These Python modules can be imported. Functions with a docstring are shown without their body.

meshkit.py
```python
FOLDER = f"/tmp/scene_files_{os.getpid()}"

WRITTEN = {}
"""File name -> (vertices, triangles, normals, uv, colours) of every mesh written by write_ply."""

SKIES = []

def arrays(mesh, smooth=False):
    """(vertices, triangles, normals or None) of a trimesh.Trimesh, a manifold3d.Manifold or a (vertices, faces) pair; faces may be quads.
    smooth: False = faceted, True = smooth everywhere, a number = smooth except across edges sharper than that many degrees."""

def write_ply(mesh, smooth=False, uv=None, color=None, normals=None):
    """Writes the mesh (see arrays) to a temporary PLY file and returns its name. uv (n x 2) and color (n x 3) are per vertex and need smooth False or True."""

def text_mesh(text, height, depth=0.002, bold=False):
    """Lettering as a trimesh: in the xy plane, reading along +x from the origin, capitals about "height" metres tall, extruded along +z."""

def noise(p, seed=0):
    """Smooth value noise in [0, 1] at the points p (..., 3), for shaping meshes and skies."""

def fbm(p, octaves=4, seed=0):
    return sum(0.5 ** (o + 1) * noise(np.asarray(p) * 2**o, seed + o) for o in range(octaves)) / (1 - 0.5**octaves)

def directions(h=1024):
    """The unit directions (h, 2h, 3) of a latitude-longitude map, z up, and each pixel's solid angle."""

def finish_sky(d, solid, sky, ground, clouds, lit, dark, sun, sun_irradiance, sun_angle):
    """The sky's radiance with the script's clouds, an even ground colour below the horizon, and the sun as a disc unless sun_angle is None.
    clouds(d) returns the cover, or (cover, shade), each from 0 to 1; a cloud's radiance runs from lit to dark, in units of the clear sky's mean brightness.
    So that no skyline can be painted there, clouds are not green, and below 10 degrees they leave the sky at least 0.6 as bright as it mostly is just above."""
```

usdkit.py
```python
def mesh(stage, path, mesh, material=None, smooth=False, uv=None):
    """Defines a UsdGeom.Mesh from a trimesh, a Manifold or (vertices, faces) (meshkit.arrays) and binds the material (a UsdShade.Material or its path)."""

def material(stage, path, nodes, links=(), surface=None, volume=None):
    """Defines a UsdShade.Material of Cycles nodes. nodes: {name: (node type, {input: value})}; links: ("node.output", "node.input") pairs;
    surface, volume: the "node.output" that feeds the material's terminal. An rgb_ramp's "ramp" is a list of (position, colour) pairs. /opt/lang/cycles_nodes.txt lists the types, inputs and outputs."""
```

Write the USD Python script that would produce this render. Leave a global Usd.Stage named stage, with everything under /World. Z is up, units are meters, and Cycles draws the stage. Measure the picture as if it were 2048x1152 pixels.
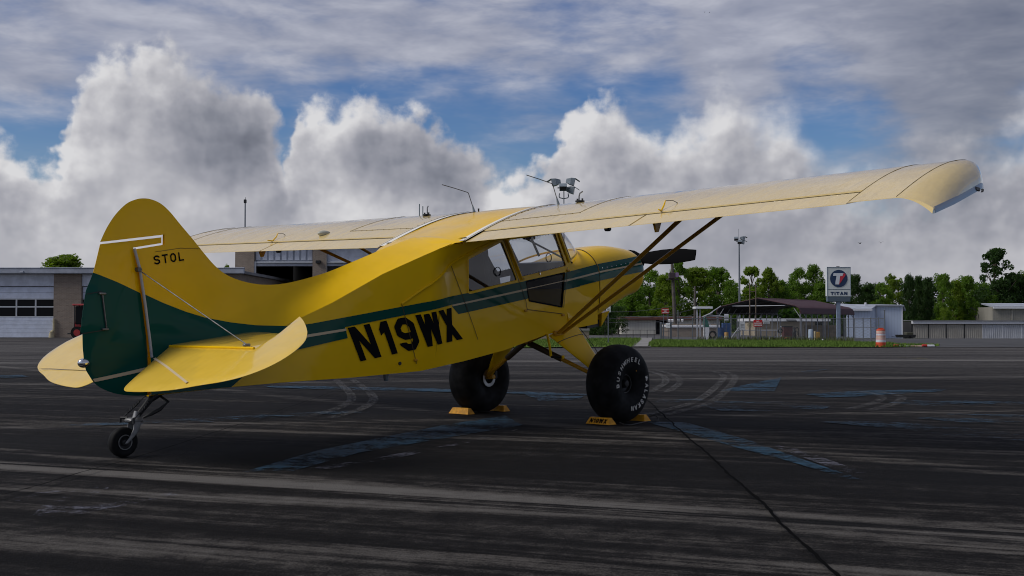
import math, random
import numpy as np
import trimesh
import shapely.geometry as sg
from shapely.ops import unary_union
from shapely import affinity
from scipy.spatial import Delaunay
from pxr import Usd, UsdGeom, UsdLux, UsdShade, Gf, Sdf, Vt
import usdkit, meshkit

stage = Usd.Stage.CreateInMemory()
UsdGeom.SetStageUpAxis(stage, "Z")
UsdGeom.SetStageMetersPerUnit(stage, 1.0)
UsdGeom.Xform.Define(stage, "/World")
UsdGeom.Scope.Define(stage, "/World/Looks")
rng = np.random.default_rng(7)
random.seed(7)

# ------------------------------------------------------------------ camera
FPX, PITCH = 2300.0, math.radians(1.7085)          # focal length in photo pixels, upward tilt
cam = UsdGeom.Camera.Define(stage, "/World/camera")
cam.CreateHorizontalApertureAttr(36.0)
cam.CreateVerticalApertureAttr(36.0 * 9 / 16)
cam.CreateFocalLengthAttr(FPX / 2048 * 36.0)
cam.CreateClippingRangeAttr(Gf.Vec2f(0.05, 5000.0))
cam.AddTranslateOp().Set(Gf.Vec3d(0, 0, 1.0))
cam.AddRotateXOp().Set(90.0 + math.degrees(PITCH))
cam.CreateExposureAttr(0.2)


class Graph:
    """A small builder for Cycles node graphs; inputs that are "node.output" strings become links."""
    def __init__(self):
        self.nodes, self.links, self.k = {}, [], 0

    def add(self, kind, out=None, **inputs):
        self.k += 1
        name = f"n{self.k}"
        vals = {}
        for key, v in inputs.items():
            if isinstance(v, str) and "." in v and v.split(".")[0] in self.nodes:
                self.links.append((v, f"{name}.{key}"))
            else:
                vals[key] = v
        self.nodes[name] = (kind, vals)
        return f"{name}.{out}" if out else name

    def m(self, op, a, b=0.0, c=0.0, clamp=False):
        return self.add("math", "value", math_type=op, value1=a, value2=b, value3=c, use_clamp=clamp)

    def mixc(self, fac, a, b, mode="mix"):
        return self.add("mix", "color", mix_type=mode, fac=fac, color1=a, color2=b)

    def noise(self, vec, scale, detail=4.0, rough=0.5, dist=0.0, out="fac"):
        return self.add("noise_texture", out, dimensions="3D", vector=vec, scale=scale, detail=detail, roughness=rough, distortion=dist)

    def ramp(self, fac, stops, out="color"):
        return self.add("rgb_ramp", out, fac=fac, ramp=stops)

    def smooth(self, v, a, b, to0=0.0, to1=1.0):
        return self.add("map_range", "result", range_type="smoothstep", value=v, from_min=a, from_max=b, to_min=to0, to_max=to1)

    def make(self, name, surface=None, volume=None):
        return usdkit.material(stage, f"/World/Looks/{name}", self.nodes, self.links, surface=surface, volume=volume)


# ------------------------------------------------------------------ sky and sun
SUN_AZ, SUN_EL = math.radians(-104.0), math.radians(44.0)     # azimuth from +y towards +x
SUN_DIR = np.array([math.sin(SUN_AZ) * math.cos(SUN_EL), math.cos(SUN_AZ) * math.cos(SUN_EL), math.sin(SUN_EL)])
SKY_STRENGTH = 0.1
HORIZON_PX = 644.6


def build_sky():
    g = Graph()
    sky = g.add("sky_texture", "color", sky_type="single_scattering", sun_disc=False, sun_elevation=SUN_EL, sun_rotation=SUN_AZ, altitude=50.0, air_density=1.0, aerosol_density=0.6, ozone_density=2.0)
    pos = g.add("geometry", "position")
    nrm = g.add("vector_math", "vector", math_type="normalize", vector1=pos)
    xyz = g.add("separate_xyz", vector=nrm)
    az = g.m("arctan2", xyz + ".x", xyz + ".y")
    el = g.m("arcsine", xyz + ".z")
    # degrees
    azd = g.m("multiply", az, 57.29578)
    eld = g.m("multiply", el, 57.29578)

    def pxx(x): return math.degrees(math.atan((x - 1024) / FPX))
    def pxy(y): return math.degrees(math.atan((HORIZON_PX - y) / FPX))
    # clouds live on a dome at even height scale; sky coordinates in degrees
    q = g.add("combine_xyz", "vector", x=azd, y=eld, z=0.0)
    # ---- heaped clouds: their tops as a profile over the azimuth
    tops = [(-500, 420), (-300, 330), (-120, 290), (0, 305), (60, 340), (112, 338), (138, 215), (180, 158), (245, 150), (300, 128), (340, 112), (385, 132), (430, 165), (480, 190), (530, 215), (552, 262), (572, 315), (588, 245), (612, 208), (640, 192), (662, 205), (690, 192), (716, 178), (745, 196), (775, 225), (800, 240), (840, 247), (900, 268), (950, 292), (985, 330), (1010, 350), (1040, 345), (1070, 330), (1100, 300), (1128, 225), (1150, 212), (1190, 196), (1230, 200), (1280, 232), (1330, 250), (1400, 230), (1440, 205), (1500, 210), (1560, 232), (1600, 270), (1640, 318), (1700, 372), (1760, 380), (1830, 340), (1950, 300), (2048, 280), (2300, 330), (2600, 300)]
    A0, A1, E1 = -32.0, 32.0, 20.0
    warp = g.noise(q, 0.55, 3.0, 0.55, out="color")
    wsep = g.add("separate_color", color=warp, color_type="rgb")
    azw = g.m("multiply_add", g.m("subtract", wsep + ".r", 0.5), 1.6, azd)
    elw = g.m("multiply_add", g.m("subtract", wsep + ".g", 0.5), 1.6, eld)
    t = g.add("map_range", "result", range_type="linear", value=azw, from_min=A0, from_max=A1, to_min=0.0, to_max=1.0, clamp=True)
    stops = [(min(max((pxx(x) - A0) / (A1 - A0), 0), 1), (max(pxy(y), 0) / E1,) * 3) for x, y in tops]
    prof = g.add("separate_color", color=g.ramp(t, stops), color_type="rgb") + ".r"
    prof = g.m("multiply", prof, E1)
    # elsewhere round the horizon the tops rise and fall by noise
    far = g.noise(g.add("combine_xyz", "vector", x=azd, y=0.0, z=5.0), 0.09, 3.0, 0.5)
    prof_far = g.m("multiply_add", far, 16.0, 0.0)
    inview = g.smooth(g.m("absolute", azd), 26.0, 36.0, 1.0, 0.0)
    prof = g.m("add", g.m("multiply", prof, inview), g.m("multiply", prof_far, g.m("subtract", 1.0, inview)))
    puff = g.noise(q, 0.34, 3.5, 0.5, 0.15)
    puff2 = g.noise(q, 1.1, 4.0, 0.5)
    fray = g.noise(q, 1.8, 7.0, 0.6)
    dep = g.m("subtract", prof, elw)                                   # degrees below the cloud top
    d1 = g.m("add", dep, g.m("multiply", g.m("subtract", puff, 0.5), 5.5))
    d1 = g.m("add", d1, g.m("multiply", g.m("subtract", puff2, 0.5), 1.6))
    d1 = g.m("add", d1, g.m("multiply", g.m("subtract", fray, 0.5), 1.15))
    soft = g.smooth(azd, 3.0, 16.0, 0.0, 1.0)
    cover = g.add("map_range", "result", range_type="smoothstep", value=d1, from_min=g.m("multiply_add", soft, -0.9, -0.35), from_max=g.m("multiply_add", soft, 1.6, 0.95), to_min=0.0, to_max=1.0)
    # shading: relief of the same noise, lit from the upper left
    off = g.add("vector_math", "vector", math_type="add", vector1=q, vector2=(-0.55, 0.6, 0.0))
    puff_l = g.noise(off, 0.34, 3.5, 0.5, 0.15)
    off2 = g.add("vector_math", "vector", math_type="add", vector1=q, vector2=(-0.2, 0.22, 0.0))
    puff2_l = g.noise(off2, 1.1, 4.0, 0.5)
    relief = g.m("add", g.m("multiply", g.m("subtract", puff, puff_l), 1.35), g.m("multiply", g.m("subtract", puff2, puff2_l), 0.34))
    relief = g.m("multiply", relief, g.m("multiply", g.smooth(eld, 0.0, 6.0, 0.5, 1.0), g.smooth(dep, 1.0, 7.5, 1.0, 0.4)))
    big = g.noise(g.add("vector_math", "vector", math_type="add", vector1=q, vector2=(31.0, 7.0, 0.0)), 0.16, 3.0, 0.5)
    lit = g.m("add", g.m("add", relief, 0.60), g.m("multiply", g.m("subtract", big, 0.5), 0.5))
    rim = g.smooth(d1, 0.3, 3.2, 0.30, 0.0)
    lit = g.m("add", lit, rim)
    lit = g.m("add", lit, g.smooth(eld, 0.5, 6.0, 0.15, 0.0))
    # the shaded flanks of the big heaps, turned away from the sun
    def blob(x, y, rx, ry, amt):
        dx = g.m("divide", g.m("subtract", azw, pxx(x)), rx * 0.0249)
        dy = g.m("divide", g.m("subtract", elw, pxy(y)), ry * 0.0249)
        r2 = g.m("add", g.m("multiply", dx, dx), g.m("multiply", dy, dy))
        return g.m("multiply", g.m("exponent", g.m("multiply", r2, -1.0)), amt)
    for b in ((450, 250, 95, 95, 0.42), (500, 330, 70, 80, 0.22), (880, 325, 120, 70, 0.40), (760, 300, 50, 60, 0.2), (70, 400, 90, 60, 0.14), (570, 420, 90, 50, 0.10), (330, 430, 80, 40, 0.05), (1330, 360, 180, 70, 0.12), (1750, 330, 190, 220, 0.14), (1950, 200, 160, 300, 0.26), (1420, 500, 120, 60, 0.18), (1250, 545, 160, 40, 0.1)):
        lit = g.m("subtract", lit, blob(*b))
    for b in ((210, 330, 90, 70, 0.16), (620, 245, 60, 60, 0.22), (700, 230, 50, 45, 0.15), (1160, 250, 70, 70, 0.18), (690, 400, 110, 60, 0.18), (1010, 400, 70, 40, 0.25), (300, 160, 70, 40, 0.15), (1390, 300, 100, 80, 0.10), (120, 360, 120, 50, 0.22), (60, 480, 160, 50, 0.18), (420, 420, 120, 60, 0.16), (760, 440, 160, 50, 0.16)):
        lit = g.m("add", lit, blob(*b))
    heap = g.ramp(g.m("add", lit, 0.0, clamp=True), [(0.0, (0.135, 0.145, 0.18)), (0.25, (0.20, 0.21, 0.25)), (0.5, (0.29, 0.295, 0.335)), (0.75, (0.42, 0.42, 0.45)), (1.0, (0.60, 0.597, 0.61))])
    # ---- high thin cloud in streaks
    st = g.add("mapping", "vector", mapping_type="point", vector=q, rotation=(0.0, 0.0, 0.10), scale=(0.13, 0.5, 1.0))
    str1 = g.noise(st, 0.75, 6.0, 0.55, 0.15)
    st2 = g.add("mapping", "vector", mapping_type="point", vector=q, location=(3.0, 9.0, 2.0), rotation=(0.0, 0.0, -0.12), scale=(0.3, 0.9, 1.0))
    str2 = g.noise(st2, 0.9, 7.0, 0.55, 0.2)
    veil = g.m("add", g.m("multiply", str1, 0.7), g.m("multiply", str2, 0.5))
    trend = g.smooth(eld, 6.5, 14.5, -0.12, 0.22)
    veil = g.m("add", veil, trend)
    for b in ((40, 260, 100, 40, -0.05), (860, 205, 200, 55, -0.18), (1240, 165, 140, 40, -0.16), (1700, 270, 110, 55, -0.22), (560, 235, 50, 30, -0.18), (60, 70, 40, 40, -0.06), (1460, 130, 90, 170, 0.34), (1900, 200, 150, 260, 0.4), (400, 90, 300, 60, 0.10), (40, 190, 100, 70, 0.24), (750, 90, 250, 50, 0.10)):
        veil = g.m("add", veil, blob(*b))
    vcov = g.smooth(veil, 0.45, 0.92, 0.06, 0.86)
    vcol = g.ramp(str2, [(0.25, (0.23, 0.245, 0.31)), (0.5, (0.325, 0.335, 0.395)), (0.75, (0.46, 0.465, 0.515))])
    # the heavier, darker layer towards the right-hand side and overhead right
    dark_r = g.smooth(azd, 12.0, 24.0, 1.0, 0.60)
    vcol = g.mixc(1.0, vcol, g.add("combine_color", "color", color_type="rgb", r=dark_r, g=dark_r, b=dark_r), "multiply")
    K = 1.0 / SKY_STRENGTH
    def scale(c): return g.add("vector_math", "vector", math_type="scale", vector1=c, scale=K)
    blue = g.add("hsv", "color", hue=0.518, saturation=SKY_SAT, value=SKY_VAL, fac=1.0, color=sky)
    c = g.mixc(vcov, blue, scale(vcol))
    c = g.mixc(cover, c, scale(heap))
    bg = g.add("background_shader", "background", color=c, strength=SKY_STRENGTH)
    return g.make("sky_look", surface=bg)


SKY_SAT, SKY_VAL = 1.48, 0.66
dome = UsdLux.DomeLight.Define(stage, "/World/sky")
UsdShade.MaterialBindingAPI.Apply(dome.GetPrim()).Bind(build_sky())
dome.GetPrim().SetCustomDataByKey("kind", "structure")
sun = UsdLux.DistantLight.Define(stage, "/World/sun")
sun.CreateNormalizeAttr(True)
sun.CreateIntensityAttr(0.55)
sun.CreateAngleAttr(26.0)
sun.CreateColorAttr(Gf.Vec3f(1.0, 0.97, 0.93))
zax = SUN_DIR
xax = np.cross([0, 0, 1.0], zax); xax /= np.linalg.norm(xax)
yax = np.cross(zax, xax)
M = np.eye(4); M[0, :3], M[1, :3], M[2, :3] = xax, yax, zax
sun.AddTransformOp().Set(Gf.Matrix4d(*M.ravel().tolist()))

# ------------------------------------------------------------------ helpers
LOOKS = {}
_used = {}


def numbered(parent, name):
    key = f"{parent}/{name}"
    k = _used.get(key, 0)
    _used[key] = k + 1
    return key if k == 0 else f"{key}_{k:03d}"


def tag(prim, label=None, category=None, group=None, kind=None):
    for k, v in (("label", label), ("category", category), ("group", group), ("kind", kind)):
        if v:
            prim.SetCustomDataByKey(k, v)
    return prim


def P(x):
    return x.GetPath() if hasattr(x, "GetPath") else x


def thing(name, label, category, loc=(0, 0, 0), rotz=0.0, group=None):
    path = numbered("/World", name)
    x = UsdGeom.Xform.Define(stage, path)
    x.AddTranslateOp().Set(Gf.Vec3d(*map(float, loc)))
    x.AddRotateZOp().Set(float(rotz))
    return tag(x.GetPrim(), label, category, group)


def obj(name, mesh, mat, parent="/World", smooth=False, **tags):
    path = numbered(str(P(parent)), name)
    m = usdkit.mesh(stage, path, mesh, mat, smooth=smooth)
    return tag(m.GetPrim(), **tags)


def dup(src, loc, rotz=0.0, label=None, group=None, name=None, scale=None):
    was = src.GetCustomData()
    r = thing(name or src.GetName(), label or was["label"], was["category"], loc, rotz, group or was.get("group"))
    if scale:
        UsdGeom.Xformable(r).AddScaleOp().Set(Gf.Vec3f(*scale))
    r.GetReferences().AddInternalReference(src.GetPath())
    r.SetInstanceable(True)
    return r


def simple(name, color, rough=0.5, metal=0.0, coat=0.0, spec=0.5, vary=0.0, scale=6.0, bump=0.0, bscale=40.0, color2=None, coat_rough=0.05, rough2=None, **kw):
    g = Graph()
    tc = g.add("texture_coordinate", "object")
    col = color
    inp = {}
    if vary or color2:
        n = g.noise(tc, scale, 6.0, 0.6)
        c2 = color2 if color2 else tuple(c * (1 - vary) for c in color)
        c1 = color if color2 else tuple(min(1, c * (1 + vary)) for c in color)
        col = g.mixc(g.smooth(n, 0.35, 0.65), c1, c2)
    if bump:
        b = g.noise(tc, bscale, 5.0, 0.6)
        inp["normal"] = g.add("bump", "normal", height=b, strength=1.0, distance=bump)
    r = rough
    if rough2 is not None:
        n2 = g.noise(tc, scale * 1.7, 4.0, 0.6)
        r = g.smooth(n2, 0.3, 0.7, rough, rough2)
    s = g.add("principled_bsdf", "BSDF", base_color=col, roughness=r, metallic=metal, coat_weight=coat, coat_roughness=coat_rough, specular_ior_level=spec, **inp, **kw)
    LOOKS[name] = g.make(name, surface=s)
    return LOOKS[name]


def glass_look(name, tint, refl, rough=0.0):
    g = Graph()
    fac_ = g.add("layer_weight", "facing", blend=0.5)
    fr = g.m("multiply", g.m("power", fac_, 4.0), 0.9)
    t = g.add("transparent_bsdf", "BSDF", color=tint)
    s = g.add("glossy_bsdf", "BSDF", color=(0.95, 0.96, 1.0), roughness=rough)
    f = g.m("add", g.m("multiply", fr, 1.0), refl, clamp=True)
    mx = g.add("mix_closure", "closure", fac=f, closure1=t, closure2=s)
    LOOKS[name] = g.make(name, surface=mx)
    return LOOKS[name]


def bx(sx, sy, sz, at=(0, 0, 0), rot=None):
    b = trimesh.creation.box((sx, sy, sz))
    if rot is not None:
        b.apply_transform(trimesh.transformations.euler_matrix(*rot))
    b.apply_translation(at)
    return b


def cbx(sx, sy, sz, at=(0, 0, 0), c=0.02):
    """a box with chamfered edges"""
    v = []
    for i in (-1, 1):
        for j in (-1, 1):
            for k in (-1, 1):
                v += [(i * (sx / 2 - c), j * (sy / 2 - c), k * sz / 2), (i * (sx / 2 - c), j * sy / 2, k * (sz / 2 - c)), (i * sx / 2, j * (sy / 2 - c), k * (sz / 2 - c))]
    h = trimesh.Trimesh(v).convex_hull
    h.apply_translation(at)
    return h


def tube(a, b, r, r2=None, n=12):
    a, b = np.asarray(a, float), np.asarray(b, float)
    r2 = r if r2 is None else r2
    d = b - a
    L = np.linalg.norm(d)
    d = d / L
    u = np.cross(d, [0, 0, 1.0] if abs(d[2]) < 0.9 else [1.0, 0, 0]); u /= np.linalg.norm(u)
    w = np.cross(d, u)
    t = np.linspace(0, 2 * np.pi, n, endpoint=False)
    ring = np.cos(t)[:, None] * u + np.sin(t)[:, None] * w
    v = np.vstack([a + ring * r, b + ring * r2, [a], [b]])
    f = []
    for i in range(n):
        j = (i + 1) % n
        f += [(i, j, n + j), (i, n + j, n + i), (2 * n, j, i), (2 * n + 1, n + i, n + j)]
    return trimesh.Trimesh(v, f, process=False)


def polytube(pts, r, n=8):
    """a bent tube through points, as one mesh"""
    pts = np.asarray(pts, float)
    rs = np.broadcast_to(r, len(pts))
    V, F = [], []
    t = np.linspace(0, 2 * np.pi, n, endpoint=False)
    prev = None
    for i, p in enumerate(pts):
        d = pts[min(i + 1, len(pts) - 1)] - pts[max(i - 1, 0)]
        d = d / np.linalg.norm(d)
        u = prev if prev is not None else np.cross(d, [0.3, 0.2, 1.0])
        u = u - d * (u @ d); u /= np.linalg.norm(u); prev = u
        w = np.cross(d, u)
        V.append(p + (np.cos(t)[:, None] * u + np.sin(t)[:, None] * w) * rs[i])
    for i in range(len(pts) - 1):
        for k in range(n):
            a, b = i * n + k, i * n + (k + 1) % n
            F += [(a, b, b + n), (a, b + n, a + n)]
    V.append(pts[:1]); V.append(pts[-1:])
    m = len(pts) * n
    for k in range(n):
        F += [(m, (k + 1) % n, k), (m + 1, (len(pts) - 1) * n + k, (len(pts) - 1) * n + (k + 1) % n)]
    return trimesh.Trimesh(np.vstack(V), F, process=False)


def flat_bar(a, b, w, t, up=(0, 0, 1.0)):
    """a streamlined (lens-section) bar from a to b: w wide along "up", t thick"""
    a, b = np.asarray(a, float), np.asarray(b, float)
    d = (b - a) / np.linalg.norm(b - a)
    u = np.asarray(up, float); u = u - d * (u @ d); u /= np.linalg.norm(u)
    s = np.cross(d, u)
    prof = [(math.cos(q) * w / 2, math.sin(q) * t / 2) for q in np.linspace(0, 2 * np.pi, 16, endpoint=False)]
    ring = np.array([u * x + s * y for x, y in prof])
    n = len(ring)
    v = np.vstack([a + ring, b + ring, [a], [b]])
    f = []
    for i in range(n):
        j = (i + 1) % n
        f += [(i, j, n + j), (i, n + j, n + i), (2 * n, j, i), (2 * n + 1, n + i, n + j)]
    return trimesh.Trimesh(v, f, process=False)


def cat(*ms):
    out = []
    for m in ms:
        out += list(m) if isinstance(m, (list, tuple)) else [m]
    return trimesh.util.concatenate(out)


def loft(sections, closed=True, caps=True):
    """sections: list of (n,3) rings with equal n"""
    n = len(sections[0])
    V = np.vstack(sections)
    F = []
    for i in range(len(sections) - 1):
        for k in range(n if closed else n - 1):
            a, b = i * n + k, i * n + (k + 1) % n
            F += [(a, b, b + n), (a, b + n, a + n)]
    if caps and closed:
        for base, flip in ((0, True), ((len(sections) - 1) * n, False)):
            c = len(V)
            V = np.vstack([V, V[base:base + n].mean(0)])
            for k in range(n):
                a, b = base + k, base + (k + 1) % n
                F.append((c, b, a) if flip else (c, a, b))
    return trimesh.Trimesh(V, F, process=False)


def densify(ring, h):
    out = []
    ring = np.asarray(ring, float)
    if np.allclose(ring[0], ring[-1]):
        ring = ring[:-1]
    for i in range(len(ring)):
        a, b = ring[i], ring[(i + 1) % len(ring)]
        k = max(1, int(math.ceil(np.linalg.norm(b - a) / h)))
        for s in range(k):
            out.append(a + (b - a) * s / k)
    return np.array(out)


def tri_poly(poly, h):
    """fine triangulation of a shapely polygon: (points (n,2), faces)"""
    V, F, base = [], [], 0
    for g in getattr(poly, "geoms", [poly]):
        if g.is_empty or g.area < 1e-7:
            continue
        pts = [densify(g.exterior.coords, h)] + [densify(r.coords, h) for r in g.interiors]
        x0, y0, x1, y1 = g.bounds
        gx, gy = np.meshgrid(np.arange(x0, x1, h), np.arange(y0, y1, h * 0.87))
        gx = gx + (np.arange(gx.shape[0]) % 2)[:, None] * h / 2
        inner = g.buffer(-0.45 * h)
        import shapely
        grid = np.stack([gx.ravel(), gy.ravel()], 1)
        if not inner.is_empty:
            grid = grid[shapely.contains_xy(inner, grid[:, 0], grid[:, 1])]
        else:
            grid = grid[:0]
        p = np.vstack(pts + [grid])
        p = p + 1e-7 * np.stack([np.sin(np.arange(len(p)) * 12.9), np.cos(np.arange(len(p)) * 7.3)], 1)
        t = Delaunay(p).simplices
        c = p[t].mean(1)
        ok = shapely.contains_xy(g, c[:, 0], c[:, 1])
        t = t[ok]
        a = p[t]
        ar = (a[:, 1, 0] - a[:, 0, 0]) * (a[:, 2, 1] - a[:, 0, 1]) - (a[:, 1, 1] - a[:, 0, 1]) * (a[:, 2, 0] - a[:, 0, 0])
        t = t[np.abs(ar) > 1e-9]; ar = ar[np.abs(ar) > 1e-9]
        t[ar < 0] = t[ar < 0][:, ::-1]
        V.append(p); F.append(t + base); base += len(p)
    return np.vstack(V), np.vstack(F)


def spline(pts, n, closed=False):
    """Catmull-Rom through 2-D or 3-D points"""
    p = np.asarray(pts, float)
    if closed:
        p = np.vstack([p[-1], p, p[0], p[1]])
    else:
        p = np.vstack([2 * p[0] - p[1], p, 2 * p[-1] - p[-2]])
    out = []
    for i in range(1, len(p) - 2):
        for t in np.linspace(0, 1, n, endpoint=False):
            out.append(0.5 * (2 * p[i] + (p[i + 1] - p[i - 1]) * t + (2 * p[i - 1] - 5 * p[i] + 4 * p[i + 1] - p[i + 2]) * t * t + (3 * p[i] - p[i - 1] - 3 * p[i + 1] + p[i + 2]) * t ** 3))
    if not closed:
        out.append(p[-2])
    return np.array(out)


# strokes of a plain block alphabet (unit cell 1 x 1), for painted letters
def stroke_glyph(ch, w, h, t, k=0.28):
    """a block capital w x h with stroke width t, corners cut"""
    L = sg.LineString
    x0, x1, y0, y1 = t / 2, w - t / 2, t / 2, h - t / 2
    c = k * min(w, h)
    def ln(p): return L(p).buffer(t / 2, cap_style=2, join_style=2)
    if ch == "1":
        return unary_union([sg.box(w - t, 0, w, h), sg.Polygon([(w - t, h), (w - t, h - t * 1.5), (0, h - t * 1.9), (0, h - t * 1.0)])])
    if ch == "N":
        return unary_union([sg.box(0, 0, t, h), sg.box(w - t, 0, w, h), sg.Polygon([(0, h), (t * 1.15, h), (w, 0), (w - t * 1.15, 0)])])
    if ch == "9":
        return unary_union([L([(x1, y0 + c), (x1, y1 - c), (x1 - c, y1), (x0 + c, y1), (x0, y1 - c), (x0, h * 0.46 + c * 0.6), (x0 + c, h * 0.46 - t * 0.1), (x1, h * 0.46 - t * 0.1)]).buffer(t / 2, cap_style=2, join_style=1),
                            L([(x1, h * 0.5), (x1, y0 + c), (x1 - c, y0), (x0 + c, y0), (x0, y0 + c), (x0, h * 0.27)]).buffer(t / 2, cap_style=2, join_style=1)])
    if ch == "W":
        s = t * 0.95
        return unary_union([sg.Polygon([(0, h), (s, h), (w * 0.24 + s * 0.5, 0), (w * 0.24 - s * 0.5, 0)]), sg.Polygon([(w * 0.5 - s * .45, h * .98), (w * 0.5 + s * .45, h * .98), (w * 0.24 + s * 0.5, 0), (w * 0.24 - s * 0.5, 0)]),
                            sg.Polygon([(w * 0.5 - s * .45, h * .98), (w * 0.5 + s * .45, h * .98), (w * 0.76 + s * 0.5, 0), (w * 0.76 - s * 0.5, 0)]), sg.Polygon([(w, h), (w - s, h), (w * 0.76 - s * 0.5, 0), (w * 0.76 + s * 0.5, 0)])])
    if ch == "X":
        s = t * 1.12
        return unary_union([sg.Polygon([(0, h), (s, h), (w, 0), (w - s, 0)]), sg.Polygon([(w, h), (w - s, h), (0, 0), (s, 0)])])
    if ch == "S":
        return L([(x1, h * 0.73), (x1, y1 - c * .6), (x1 - c, y1), (x0 + c, y1), (x0, y1 - c * .6), (x0, h * 0.55 + c * .4), (x0 + c, h * 0.5), (x1 - c, h * 0.5), (x1, h * 0.45 - c * .4), (x1, y0 + c * .6), (x1 - c, y0), (x0 + c, y0), (x0, y0 + c * .6), (x0, h * 0.27)]).buffer(t / 2, cap_style=2, join_style=1)
    if ch == "T":
        return unary_union([sg.box(0, h - t, w, h), sg.box(w / 2 - t / 2, 0, w / 2 + t / 2, h)])
    if ch == "O":
        return L([(x0 + c, y0), (x1 - c, y0), (x1, y0 + c), (x1, y1 - c), (x1 - c, y1), (x0 + c, y1), (x0, y1 - c), (x0, y0 + c), (x0 + c, y0)]).buffer(t / 2, join_style=1)
    if ch == "I":
        return sg.box(w / 2 - t / 2, 0, w / 2 + t / 2, h)
    if ch == "A":
        s = t * 1.08
        return unary_union([sg.Polygon([(0, 0), (s, 0), (w / 2 + s * .45, h), (w / 2 - s * .45, h)]), sg.Polygon([(w, 0), (w - s, 0), (w / 2 - s * .45, h), (w / 2 + s * .45, h)]), sg.box(w * 0.25, h * 0.2, w * 0.75, h * 0.2 + t * 0.8)])
    if ch == "L":
        return unary_union([sg.box(0, 0, t, h), sg.box(0, 0, w, t)])


# ------------------------------------------------------------------ materials of the aircraft and small things
def paint_look(name, color, rough=0.32, coat=0.6, ripple=0.0, cior=1.22, spec=0.12, dustf=0.0):
    """gloss paint with faint dust, a little orange peel and (on fabric) shallow waves"""
    g = Graph()
    tc = g.add("texture_coordinate", "object")
    dirt = g.noise(tc, 3.0, 8.0, 0.65)
    dust = g.noise(g.add("mapping", "vector", mapping_type="point", vector=tc, scale=(0.6, 1.0, 4.0)), 2.2, 7.0, 0.6)
    col = g.mixc(g.smooth(dirt, 0.42, 0.8, 0.0, 0.25), color, tuple(c * 0.72 for c in color))
    col = g.mixc(g.smooth(dust, 0.5, 0.85, 0.0, dustf), col, (0.33, 0.28, 0.21))
    r = g.smooth(dust, 0.3, 0.75, rough, rough + 0.16)
    h = g.noise(tc, 260.0, 2.0, 0.5)
    nrm = g.add("bump", "normal", height=h, strength=0.06, distance=0.001)
    if ripple:
        wv = g.noise(g.add("mapping", "vector", mapping_type="point", vector=tc, scale=(1.0, 2.6, 1.0)), 2.1, 3.0, 0.5)
        nrm = g.add("bump", "normal", height=wv, strength=1.0, distance=ripple, normal=nrm)
    s = g.add("principled_bsdf", "BSDF", base_color=col, roughness=r, coat_weight=coat, coat_roughness=0.04, coat_ior=cior, specular_ior_level=spec, normal=nrm, coat_normal=nrm)
    LOOKS[name] = g.make(name, surface=s)
    return LOOKS[name]


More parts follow.
